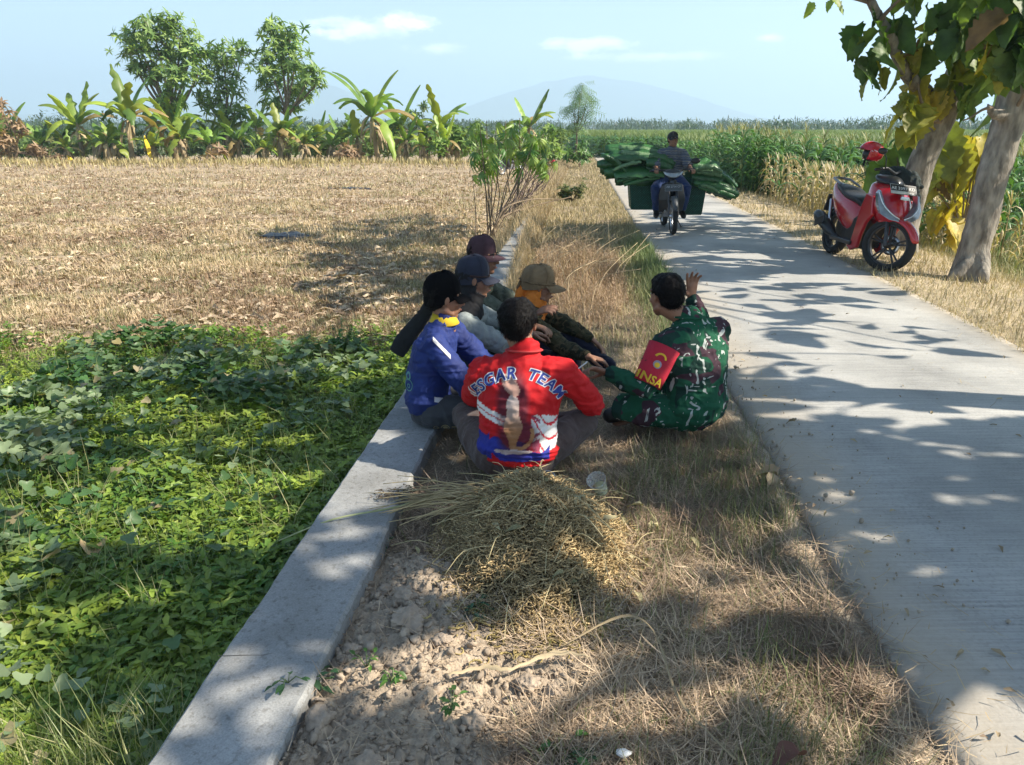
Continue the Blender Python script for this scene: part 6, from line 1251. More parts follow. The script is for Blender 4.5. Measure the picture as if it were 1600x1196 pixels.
def fender(root, c, r, w, a0, a1, m, name='fender', yaw=0.):
    g = G(); rings = []
    for i in range(15):
        a = R(a0 + (a1 - a0) * i / 14); k = 1 - .35 * abs(i / 7 - 1) ** 3; ring = []
        for (dr, y) in ((-.045, -w), (-.005, -w * .95), (.018, -w * .5), (.024, 0), (.018, w * .5), (-.005, w * .95), (-.045, w), (-.039, w * .9), (.008, w * .45), (.016, 0), (.008, -w * .45), (-.039, -w * .9)): ring.append((math.cos(a) * (r + dr), y * k, math.sin(a) * (r + dr)))
        rings.append(ring)
    g.loft(rings); o = g.build(name, m, root, sub=1); o.location = c; o.rotation_euler = (0, 0, yaw); return o
def plate_obj(root, M4, w, h, lines, back=(.008, .008, .009), fg=(.6, .6, .58), name='number_plate', edge=True):
    g = G(); g.box((0, 0, 0), (w, h, .003)); o = g.build(name, mat('plate_black', back, .5, .05), root, bevel=.001); o.matrix_local = M4; Mf = mat('plate_figures', fg, .5, .03)
    for (s, size, x, y) in lines: flat_text(s, size, Matrix.Translation((x, y, .0022)), Mf, o, 'lettering', offset=.0006, spacing=1.02)
    if edge:
        g = G()
        for (cx, cy, dx, dy) in ((0, h / 2 - .004, w - .006, .0025), (0, -h / 2 + .004, w - .006, .0025), (w / 2 - .004, 0, .0025, h - .010), (-w / 2 + .004, 0, .0025, h - .010)): g.box((cx, cy, .0022), (dx, dy, .0012))
        g.build('edge_line', Mf, o, smooth=False)
    return o
def basis(x, y, z, p): return Matrix(((x[0], y[0], z[0], p[0]), (x[1], y[1], z[1], p[1]), (x[2], y[2], z[2], p[2]), (0, 0, 0, 1)))
def scooter():
    # local X forward, Y left, Z up
    base = W(1335, 409, 9.75); base.z = -.02; t = empty('scooter', base, R(-90) + R(2), 'glossy red motor scooter leaning on its stand at the road edge before the teak trees', 'scooter'); t.rotation_euler = (R(-7), 0, R(-88))
    ms = mat('satin_black', (.014, .015, .018), .35, .2, 10, coat=.3); st = R(36); wheel(t, (.665, 0, .30), .295, .115, 'wheel', yaw=st); wheel(t, (-.66, 0, .29), .29, .125)
    fender(t, (.665, 0, .30), .305, .075, 12, 128, M_red, 'front_fender', st)
    g = G(); cs, sn = math.cos(st), math.sin(st)
    for k in (-1, 1): g.tube([(.665 - sn * k * .085, cs * k * .085, .30), (.60 - sn * k * .085, cs * k * .085, .52), (.50 - sn * k * .07, cs * k * .07, .72)], [.024, .024, .02], 10)
    g.build('fork', M_dmetal, t)
    def ring(z, xf, w, xb, v=.5): return [(xf, 0, z), (xf - .05, w * .45, z - .004), (xf - .14, w * .9, z - .01), (xf - .26, w, z), (xb, w * .82, z), (xb, 0, z), (xb, -w * .82, z), (xf - .26, -w, z), (xf - .14, -w * .9, z - .01), (xf - .05, -w * .45, z - .004)]
    g = G(); g.loft([ring(.475, .60, .06, .28), ring(.53, .72, .12, .24), ring(.60, .755, .19, .22), ring(.70, .74, .235, .20), ring(.80, .68, .235, .20), ring(.90, .59, .20, .20), ring(.97, .49, .15, .22)]); g.build('front_cowl', M_red, t, sub=2)
    g = G()                           # leg shield cheeks running down behind the front wheel
    for k in (-1, 1):
        pts = [(.50, .80), (.56, .60), (.44, .50), (.36, .36), (.30, .20), (.16, .15), (.06, .19), (.16, .28), (.22, .46), (.27, .66), (.33, .82)]; a = [(x, k * (.13 + .06 * min(1, (z - .1) / .5)), z) for x, z in pts]; b_ = [(x, k * (.18 + .055 * min(1, (z - .1) / .5)), z) for x, z in pts]; g.loft([a, b_] if k > 0 else [b_, a])
    g.build('leg_shield', M_red, t, bevel=.015)
    g = G(); g.loft([[(.27, y, .84), (.12, y, .60), (-.02, y, .52), (-.16, y, .60), (-.16, y, .20), (.10, y, .17), (.24, y, .28), (.33, y, .60)] for y in (-.13, -.10, .10, .13)]); g.build('floor_tunnel', ms, t, bevel=.02)
    g = G()
    for k in (-1, 1): g.loft([[(.20, k * y, .26), (.18, k * y, .21), (-.34, k * y, .21), (-.36, k * y, .26)] for y in (.10, .22)])
    g.build('footboard', ms, t, bevel=.012)
    # red rear bodywork
    def rr(x, zt, zb, w): zm = (zt + zb) / 2; return [(x, 0, zt), (x, w * .7, zt - .01), (x, w, zm + .03), (x, w * .85, zb + .02), (x, w * .4, zb), (x, -w * .4, zb), (x, -w * .85, zb + .02), (x, -w, zm + .03), (x, -w * .7, zt - .01)]
    g = G(); g.loft([rr(.06, .62, .34, .10), rr(-.04, .70, .32, .15), rr(-.20, .74, .34, .185), (rr(-.42, .78, .42, .19)), rr(-.62, .82, .54, .17), rr(-.80, .87, .66, .125), rr(-.93, .91, .78, .06)]); g.build('rear_body', M_red, t, sub=2)
    g = G(); g.loft([rr(.02, .70, .60, .10), rr(-.06, .77, .66, .15), rr(-.25, .78, .68, .165), rr(-.40, .80, .70, .17), rr(-.50, .86, .74, .165), rr(-.68, .88, .78, .14), rr(-.80, .885, .82, .09)]); g.build('seat', mat('seat_vinyl', (.012, .013, .016), .5, .2, 20, bump=.2, bscale=200), t, sub=2)
    g = G(); g.tube([(-.60, -.12, .87), (-.86, -.11, .93), (-.98, 0, .94), (-.86, .11, .93), (-.60, .12, .87)], [(.016, .011)] * 5, 8); g.build('grab_rail', mat('grey_rail', (.20, .21, .23), .35, metal=.6), t)
    g = G(); g.box((-.35, .03, .34), (.46, .20, .20)); g.box((-.52, .11, .30), (.40, .07, .16)); g.tube([(-.66, -.06, .29), (-.66, .12, .29)], .05, 12); g.build('engine', M_dmetal, t, bevel=.03)
    g = G(); g.tube([(-.22, -.12, .22), (-.36, -.17, .27), (-.45, -.19, .31), (-.80, -.20, .44), (-.86, -.20, .46)], [.022, .03, .068, .078, .06], 16); e = g.build('exhaust', M_black, t); g = G(); g.box((-.62, -.275, .40), (.26, .012, .09), Matrix.Rotation(R(-20), 3, 'Y')); g.build('heat_shield', ms, e, bevel=.005)
    g = G(); g.tube([(-.60, -.15, .34), (-.72, -.14, .66)], .02, 8); g.tube([(-.60, .15, .34), (-.72, .14, .66)], .02, 8); g.build('shock_absorber', M_metal, t)
    fender(t, (-.66, 0, .29), .315, .075, 95, 170, ms, 'rear_fender'); g = G(); g.box((-.98, 0, .62), (.03, .16, .22), Matrix.Rotation(R(15), 3, 'Y')); g.build('mud_flap', ms, t, bevel=.008)
    # lamps: two swept lenses meeting at the chin
    g = G()
    for k in (-1, 1):
        pts = [(.775, k * .02, .575), (.768, k * .02, .60), (.740, k * .100, .648), (.675, k * .175, .74), (.57, k * .200, .875), (.575, k * .226, .84), (.665, k * .235, .71), (.705, k * .205, .63), (.745, k * .12, .585)]; c = sum((V3(p) for p in pts), V3()) / len(pts); o = V3((.05, k * .02, -.01)); top = [V3(p) + o * .55 for p in pts]; bot = [V3(p) - V3((.06, 0, 0)) for p in pts]; g.loft([bot, top, [c + (p - c) * .8 + V3((.012, k * .008, 0)) for p in top]] if k > 0 else [[c + (p - c) * .8 + V3((.012, k * .008, 0)) for p in top], top, bot])
    h = g.build('headlight', M_glass, t, bevel=.006); g = G()
    for k in (-1, 1): q = spline([(.79, k * .03, .60), (.77, k * .12, .645), (.70, k * .20, .73), (.60, k * .23, .85)], 4); g.tube(q, .006, 6)
    g.build('light_strip', mat('pale_strip', (.7, .75, .8), .2), h)
    # black upper nose, screen and handlebar
    g = G(); g.loft([ring(.93, .60, .15, .22), ring(1.0, .52, .16, .24), ring(1.05, .44, .13, .25)]); g.build('dash', ms, t, sub=2)
    g = G(); a = V3((.40, 0, 1.06)); hd = V3((-sn, cs, 0)); g.tube([a + hd * .36 + V3((-.09, 0, .02)), a + hd * .18 + V3((-.03, 0, .05)), a, a - hd * .18 + V3((-.03, 0, .05)), a - hd * .36 + V3((-.09, 0, .02))], [.018, .014, .016, .014, .018], 10)
    for k in (-1, 1): p = a + hd * k * .26 + V3((-.05, 0, .045)); g.tube([p, p + V3((.06, 0, .0)) + hd * k * .08], .007, 6)
    g.build('handlebar', M_black, t)
    g = G(); p = a - hd * .22 + V3((-.03, 0, .05)); g.tube([p, p + V3((.0, -.02, .10)), p + V3((-.01, -.06, .16))], .007, 6); g.ell(p + V3((-.02, -.07, .17)), (.02, .055, .035)); g.build('mirror', M_black, t)
    M4 = Matrix.Translation((.66, .0, .905)) @ Matrix.Rotation(R(0), 4, 'Z') @ basis((0, 1, 0), (-.62, 0, .78), (.78, 0, .62), (0, 0, 0)); po = plate_obj(t, M4, .30, .13, [('AE 3397 KD', .052, 0, -.004), ('07·27', .026, .085, -.052)])
    g = G(); g.box((-.045, -.040, .003), (.20, .036, .003)); g.build('paper_strip', mat('faded_tape', (.55, .54, .48), .7), po)
    g = G(); pts = [(.745, -.055, .80), (.75, .0, .79), (.745, .055, .80), (.725, .045, .83), (.728, -.045, .83)]; g.loft([[V3(p) for p in pts], [V3(p) + V3((.012, 0, .006)) for p in pts]]); g.build('badge', mat('chrome_badge', (.7, .7, .72), .15, metal=.9), t, bevel=.003)
    t.scale = (1.05, 1.05, 1.05)
    # helmet hooked over the mirror, olive jacket over the handlebar end
    hc = W(1361, 242, 9.62); h = empty('helmet', hc - V3((0, 0, .12)), 0, 'red open-faced crash helmet hung on the handlebar of the red scooter', 'helmet'); HM = frame(R(84), R(10)); g = G()
    g.ell((0, 0, .15), (.125, .150, .125), HM, 26, 18); o = g.build('shell', mat('helmet_red', (.50, .008, .02), .22, .08, coat=.8), h, remesh=.007, smo=2); bm = bmesh.new(); bm.from_mesh(o.data); Mi = HM.inverted(); c0 = V3((0, 0, .15))
    dl = [v for v in bm.verts if (lambda l: l.z < -.095 or (l.y > .060 and l.z < .012))(Mi @ (v.co - c0))]; bmesh.ops.delete(bm, geom=dl, context='VERTS'); bm.to_mesh(o.data); bm.free(); sd = o.modifiers.new('s', 'SOLIDIFY'); sd.thickness = .018
    T = lambda p: c0 + HM @ V3(p); g = G(); q = [T((x, .128 + .045 * (1 - (x / .12) ** 2), .022 - .12 * abs(x) * 0)) for x in np.linspace(-.105, .105, 9)]; g.tube(q, [(.028, .004)] * 9, 8, side=HM @ V3((0, 1, .1))); g.build('visor_peak', M_black, h)
    g = G(); g.ell(T((0, .0, -.03)), (.085, .095, .080), HM, 18, 12); g.build('lining', M_black, h); g = G(); g.tube([T((-.09, .02, -.06)), T((-.05, .03, -.16)), T((.04, .03, -.17)), T((.09, .02, -.06))], [(.012, .003)] * 4, 6); g.build('strap', M_black, h)
    Mw = mat('helmet_decal', (.62, .5, .5), .3)
    for (y0, z0, l) in ((-.03, .035, .05), (-.03, .010, .04), (-.03, -.015, .05), (-.09, .0, .03), (.02, .0, .02)):
        V2 = [(y0, z0), (y0 + l, z0 + .012), (y0 + l, z0 + .020), (y0, z0 + .009)]; project(o, V2, [(0, 1, 2, 3)], c0, HM @ V3((0, 1, 0)), V3((0, 0, 1)), HM @ V3((1, 0, 0)), .003, 'stripe', Mw, o, far=.4)
    b0 = W(1405, 292, 9.45); j = empty('jacket', b0, 0, 'dark olive jacket draped over the handlebar and nose of the red scooter', 'jacket'); g = G(); w = lambda u, v, Y: W(u, v, Y) - b0
    g.tube([w(1380, 272, 9.6), w(1402, 275, 9.5), w(1420, 290, 9.4), w(1436, 318, 9.35)], [(.07, .05), (.12, .08), (.13, .06), (.03, .02)], 16, side=(0, 0, 1)); g.tube([w(1385, 280, 9.4), w(1400, 290, 9.32), w(1412, 296, 9.3)], [(.05, .04), (.07, .05), (.05, .03)], 12, side=(0, 0, 1)); g.tube([w(1400, 270, 9.7), w(1425, 278, 9.65), w(1440, 292, 9.6)], [(.05, .06), (.08, .07), (.03, .03)], 12)
    o = g.build('cloth', mat('olive_jacket_cloth', (.020, .030, .028), .9, .3, 8, bump=.5, bscale=40), j, remesh=.010, smo=4); wrinkle(o, .012, 10, 3)
scooter()
def motorcycle(name, base, rz, label, plate=True, grp=None):
    t = empty(name, base, 0, label, 'motorcycle', grp); t.rotation_euler = (0, 0, rz); ms = mat('worn_black_plastic', (.022, .024, .028), .4, .3, 12, coat=.2)
    wheel(t, (.62, 0, .285), .285, .075, wire=1, rimc=M_metal); wheel(t, (-.62, 0, .285), .285, .085, wire=1, rimc=M_metal); fender(t, (.62, 0, .285), .295, .055, 20, 150, mat('grey_fender', (.06, .065, .07), .45, .3, 10), 'front_fender'); fender(t, (-.62, 0, .285), .30, .06, 60, 165, ms, 'rear_fender')
    g = G()
    for k in (-1, 1): g.tube([(.62, k * .065, .285), (.46, k * .065, .72)], .02, 10)
    g.build('fork', M_dmetal, t)
    g = G()
    for k in (-1, 1): g.loft([[(.44, k * .05, .78), (.46, k * .05, .52), (.30, k * .06, .34), (.20, k * .07, .30), (.34, k * .07, .60), (.36, k * .06, .80)], [(.42, k * .17, .74), (.40, k * .21, .52), (.26, k * .19, .33), (.22, k * .18, .31), (.30, k * .19, .60), (.34, k * .16, .76)]])
    g.build('leg_shield', ms, t, bevel=.01); g = G(); g.tube([(.42, 0, .80), (.30, 0, .55), (.05, 0, .50), (-.35, 0, .62)], [.05, .06, .06, .06], 10); g.build('frame', ms, t)
    g = G(); g.box((.10, 0, .34), (.34, .22, .20)); g.tube([(.20, 0, .36), (.40, 0, .38)], .065, 14); g.tube([(.0, -.19, .27), (.0, .19, .27)], .014, 8); g.build('engine', mat('engine_alloy', (.30, .30, .31), .45, .3, 30, metal=.8), t, bevel=.02)
    g = G(); g.tube([(.30, -.09, .34), (.10, -.13, .22), (-.30, -.14, .24), (-.80, -.16, .34)], [.016, .018, .035, .045], 12); g.build('exhaust', M_metal, t)
    g = G(); g.loft([[(x, y * w, z + (0 if abs(y) > .5 else .01)) for y, z in ((-1, zb), (-1, zt - .02), (-.6, zt), (.6, zt), (1, zt - .02), (1, zb))] for x, zt, zb, w in ((.12, .72, .60, .08), (-.05, .76, .60, .12), (-.45, .79, .62, .13), (-.72, .80, .68, .10))]); g.build('seat', M_black, t, sub=1)
    g = G(); g.tube([(-.05, -.10, .50), (-.60, -.09, .66), (-.80, 0, .70), (-.60, .09, .66), (-.05, .10, .50)], [(.06, .02)] * 5, 8, side=(0, 0, 1)); g.build('side_panel', ms, t)
    # handlebar cowl with the broad headlight
    g = G(); g.loft([[(x, -w, z), (x + .04, -w * .5, z - d), (x + .06, 0, z - d * 1.15), (x + .04, w * .5, z - d), (x, w, z), (x - .02, w * .5, z + .035), (x - .02, 0, z + .04), (x - .02, -w * .5, z + .035)] for x, z, w, d in ((.30, .955, .12, .05), (.38, .95, .165, .09), (.46, .94, .17, .10))]); g.build('handlebar_cowl', ms, t, sub=1)
    g = G(); q = [(-.165, .962), (-.10, .945), (0, .935), (.10, .945), (.165, .962), (.14, .915), (.07, .872), (0, .860), (-.07, .872), (-.14, .915)]; g.loft([[(.465, y, z) for y, z in q], [(.515 - .22 * abs(y), y * .96, z) for y, z in q], [(.525 - .22 * abs(y), y * .6, .91 + (z - .91) * .6) for y, z in q]]); g.build('headlight', M_glass, t, bevel=.004)
    g = G(); g.tube([(.28, .34, .96), (.34, .18, .975), (.36, 0, .97), (.34, -.18, .975), (.28, -.34, .96)], [.017, .013, .013, .013, .017], 10); g.tube([(.40, .15, .985), (.42, .34, .99)], .006, 6); g.tube([(.40, -.15, .985), (.42, -.34, .99)], .006, 6); g.build('handlebar', M_dmetal, t)
    g = G(); g.tube([(.33, .22, .98), (.33, .26, 1.06), (.33, .30, 1.09)], .006, 6); g.ell((.33, .36, 1.10), (.018, .075, .045)); g.build('mirror', M_black, t)
    if plate: g = G(); g.box((.50, 0, .78), (.02, .10, .09)); g.build('plate_bracket', ms, t); plate_obj(t, basis((0, 1, 0), (-.12, 0, .99), (.99, 0, .12), (.545, 0, .715)), .27, .105, [('AB 2714 CF', .044, 0, .002)], back=(.05, .06, .07), fg=(.32, .34, .37))
    g = G(); g.tube([(.0, .10, .24), (-.05, .22, .04)], .01, 6); g.build('side_stand', M_dmetal, t); return t
def rider_group():
    base = W(1057, 367, 12.3); base.x += -.02; base.y += .60; base.z = -.005; t = motorcycle('motorcycle', base, R(-90) + R(-4), 'dark motorcycle ridden along the concrete road towards the viewer, loaded with leaves'); t.rotation_euler.x = R(2)
    def L(x, y, z): c, s = math.cos(t.rotation_euler.z), math.sin(t.rotation_euler.z); return V3((base.x + c * x - s * y, base.y + s * x + c * y, z + base.z))
    hm = frame(R(180 + 4) + R(8), R(4))
    J = dict(pel=L(-.18, 0, .83), chest=L(-.14, 0, 1.08), neck=L(-.10, 0, 1.27), shL=L(-.11, .175, 1.20), shR=L(-.11, -.175, 1.20), elL=L(.07, .265, 1.02), elR=L(.07, -.265, 1.01), wrL=L(.25, .27, .99), wrR=L(.25, -.27, .99), hipL=L(-.16, .09, .81), hipR=L(-.16, -.09, .81), knL=L(.20, .23, .68), knR=L(.20, -.26, .68), anL=L(.02, .20, .33), anR=L(.02, -.21, .33), toeL=L(.18, .22, .27), toeR=L(.18, -.23, .27), head=L(-.06, 0, 1.42), headM=hm)
    m, tt, b, o = newmat('striped_polo_cloth'); Lk = tt.links.new; tc = N(tt, 'ShaderNodeTexCoord'); sep = N(tt, 'ShaderNodeSeparateXYZ'); Lk(tc.outputs['Object'], sep.inputs[0]); no = N(tt, 'ShaderNodeTexNoise', i_Scale=9.0); Lk(tc.outputs['Object'], no.inputs['Vector'])
    a = N(tt, 'ShaderNodeMath', operation='MULTIPLY_ADD'); Lk(no.outputs[0], a.inputs[0]); a.inputs[1].default_value = .05; Lk(sep.outputs[2], a.inputs[2]); mu = N(tt, 'ShaderNodeMath', operation='MULTIPLY'); mu.inputs[1].default_value = 13; Lk(a.outputs[0], mu.inputs[0]); fr = N(tt, 'ShaderNodeMath', operation='FRACT'); Lk(mu.outputs[0], fr.inputs[0])
    rp = N(tt, 'ShaderNodeValToRGB'); rp.color_ramp.interpolation = 'CONSTANT'; e = rp.color_ramp.elements; e[0].color = (.075, .085, .115, 1); e[1].position = .30; e[1].color = (.14, .15, .17, 1)
    for p, c in ((.5, (.06, .07, .10, 1)), (.72, (.30, .27, .20, 1)), (.80, (.10, .11, .14, 1))): x = e.new(p); x.color = c
    Lk(fr.outputs[0], rp.inputs[0]); Lk(rp.outputs[0], b.inputs['Base Color']); b.inputs['Roughness'].default_value = .9
    root, body, S, hc, HM, q = person(L(-.18, 0, .83), 'man in striped polo shirt and dark cap riding the leaf-laden motorcycle', J, shirt=m, trousers=M_cloth('blue_jeans', (.020, .040, .12)), seed=31, rt=1.2, shirtr=1.12, legr=1.1, sleeves=(0., 0.), vox=.008,
        hands=((L(.25, .27, .99) - L(-.18, 0, .83), V3((.2, -1, -.2)), V3((0, 0, 1)), {'thumb': 1, 'curls': (1, 1.1, 1.1, 1.1)}), (L(.25, -.27, .99) - L(-.18, 0, .83), V3((-.2, -1, -.2)), V3((0, 0, 1)), {'thumb': -1, 'curls': (1, 1.1, 1.1, 1.1)})))
    cap(root, hc, HM, mat('dark_grey_cap_cloth', (.022, .024, .026), .85), tall=.95, brim=.065, tilt=R(6)); hair_cap(root, hc, HM, 11, thick=.97, strands=600)
    g = G()
    for k in 'LR': a_ = q['an' + k]; d = (q['toe' + k] - a_).normalized(); g.tube([a_ + V3((0, .03, .0)), a_ + d * .05 + V3((0, 0, -.03)), a_ + d * .15 + V3((0, 0, -.035)), a_ + d * .19 + V3((0, 0, -.03))], [.050, .048, .046, .03], 12)
    for n_, k in enumerate('LR'):
        g = G(); a_ = q['an' + k]; d = (q['toe' + k] - a_).normalized(); g.tube([a_ + V3((0, .03, .0)), a_ + d * .05 + V3((0, 0, -.03)), a_ + d * .15 + V3((0, 0, -.035)), a_ + d * .19 + V3((0, 0, -.03))], [.050, .048, .046, .03], 12); g.build('shoe', M_black, root)
    # green woven panniers
    m, tt, b, o = newmat('woven_green'); Lk = tt.links.new; b.inputs['Roughness'].default_value = .6; tc = N(tt, 'ShaderNodeTexCoord'); br = N(tt, 'ShaderNodeTexBrick'); br.inputs['Scale'].default_value = 18; br.inputs['Color1'].default_value = (.015, .17, .10, 1); br.inputs['Color2'].default_value = (.03, .27, .17, 1); br.inputs['Mortar'].default_value = (.003, .02, .014, 1); br.inputs['Mortar Size'].default_value = .10; br.inputs['Row Height'].default_value = .35
    mp = N(tt, 'ShaderNodeMapping'); mp.inputs['Rotation'].default_value = (R(90), 0, 0); Lk(tc.outputs['Object'], mp.inputs[0]); Lk(mp.outputs[0], br.inputs['Vector']); Lk(br.outputs['Color'], b.inputs['Base Color']); bu = N(tt, 'ShaderNodeBump', i_Strength=.8, i_Distance=.01); Lk(br.outputs['Fac'], bu.inputs['Height']); Lk(bu.outputs[0], b.inputs['Normal'])
    bt = empty('pannier_basket', L(-.45, 0, .3), 0, 'pair of green woven basket panniers slung over the rear of the motorcycle', 'basket'); B0 = bt.location
    for k, (x0, x1, zb) in ((1, (.13, .56, .22)), (-1, (.13, .60, .30))):
        g = G(); rings = []
        for (z, gr) in ((zb, .0), (zb + .02, .01), (.80, .06), (.84, .065), (.84, .045), (zb + .05, -.02)): rings.append([L(-.68 - gr, k * (x0 - gr * .2), z) - B0, L(-.68 - gr, k * (x1 + gr), z) - B0, L(-.22 + gr, k * (x1 + gr), z) - B0, L(-.22 + gr, k * (x0 - gr * .2), z) - B0])
        g.loft(rings); g.build('pannier', m, bt, bevel=.012)
    g = G()
    for x in (-.30, -.55): g.tube([L(x, .16, .80) - B0, L(x, 0, .845) - B0, L(x, -.16, .80) - B0], .012, 8)
    g.build('cross_bar', M_bark2, bt)
    # bundles of folded banana leaves
    r = np.random.default_rng(4)
    def bundle(base, layers, lab):
        bt = empty('banana_leaf_bundle', base, 0, lab, 'leaf bundle')
        for li, (p0, p1, w, th, tone) in enumerate(layers):
            b = Batch(); p0 = V3(p0) - base; p1 = V3(p1) - base
            for s_ in range(5):           # each folded leaf is a few sheets pressed together
                o_ = V3((r.normal(0, .03), r.uniform(-.16, .16), r.uniform(-.45, .45) * w)); a_ = p0 + o_ + V3((r.normal(0, .04), 0, 0)); c_ = p1 + o_ * .7; n = 12; pts = []
                for i in range(n): t_ = i / (n - 1); pts.append(a_.lerp(c_, t_) + V3((0, 0, -.035 * (2 * t_ - 1) ** 2 + r.normal(0, .004))))
                ww = [w * .60 * (.55 + .5 * math.sin(math.pi * (i / (n - 1) * .85 + .08))) * r.uniform(.9, 1.1) for i in range(n)]
                ribbon(b, pts, ww, .35 + r.normal(0, .3), (1, 1, 1), up=V3((r.normal(0, .1), -1.0, .25 + r.normal(0, .45))).normalized(), tear=list((r.random(12) < .35) * r.uniform(.1, .35, 12)))
            o = b.build('folded_leaf', tone, bt); sd = o.modifiers.new('s', 'SOLIDIFY'); sd.thickness = .006
    LG = [mat('banana_leaf_%s' % n_, c, .38, .35, 3, bump=.6, bscale=1, stretch=(70, 5, 5), c2=c2, coat=.15) for n_, c, c2 in (('deep', (.018, .075, .022), (.035, .14, .04)), ('mid', (.03, .11, .03), (.06, .20, .055)), ('pale', (.10, .20, .09), (.17, .30, .13)))]
    Y = 13.0; w = lambda u, v, dy=0: W(u, v, Y + dy)
    lay = []
    for (u0, v0, u1, v1, wd, tn, dy) in ((945, 236, 1040, 240, .14, 1, .1), (950, 246, 1045, 250, .16, 0, 0), (943, 258, 1042, 262, .15, 0, .12), (952, 268, 1035, 268, .15, 1, -.05), (966, 276, 1035, 277, .14, 0, .02), (975, 232, 1048, 246, .10, 2, -.06), (955, 263, 1000, 250, .05, 2, -.1), (972, 284, 1032, 272, .07, 1, -.1), (1005, 252, 1048, 262, .16, 0, -.1), (948, 240, 985, 272, .06, 0, -.08)): lay.append((w(u0, v0, dy), w(u1, v1, dy), wd * 1.05, 0, LG[tn]))
    bundle(w(1000, 262), lay, 'large bundle of folded banana leaves sticking out at the left of the rider')
    lay = []
    for (u0, v0, u1, v1, wd, tn, dy) in ((1078, 255, 1122, 258, .16, 1, .1), (1080, 268, 1130, 276, .15, 0, 0), (1082, 274, 1146, 296, .13, 0, .1), (1085, 282, 1152, 300, .10, 1, -.05), (1090, 262, 1128, 268, .08, 2, -.1), (1110, 290, 1146, 303, .13, 0, -.05), (1095, 286, 1122, 296, .05, 2, -.12), (1120, 268, 1150, 290, .06, 1, .05)): lay.append((w(u0, v0, dy), w(u1, v1, dy), wd * 1.05, 0, LG[tn]))
    bundle(w(1115, 280), lay, 'smaller bundle of folded banana leaves drooping at the right of the rider')
    # motorcycle parked far off beneath the bushes
    p = W(798, 256, 35); c = motorcycle('motorcycle', (p.x, 35, FZ + .05), R(-130), 'dark motorcycle parked far off under the bushes beyond the cassava', False)
    g = G(); p = W(865, 252, 38); g.tube([(0, 0, 0), (0, 0, .10), (0, 0, .20)], [.08, .10, .11], 14); b_ = g.build('red_bucket', mat('red_plastic', (.5, .02, .02), .4)); b_.location = (p.x, 38, FZ + .25); tag(b_, 'small red bucket by the bushes at the far end of the verge', 'bucket')
rider_group()
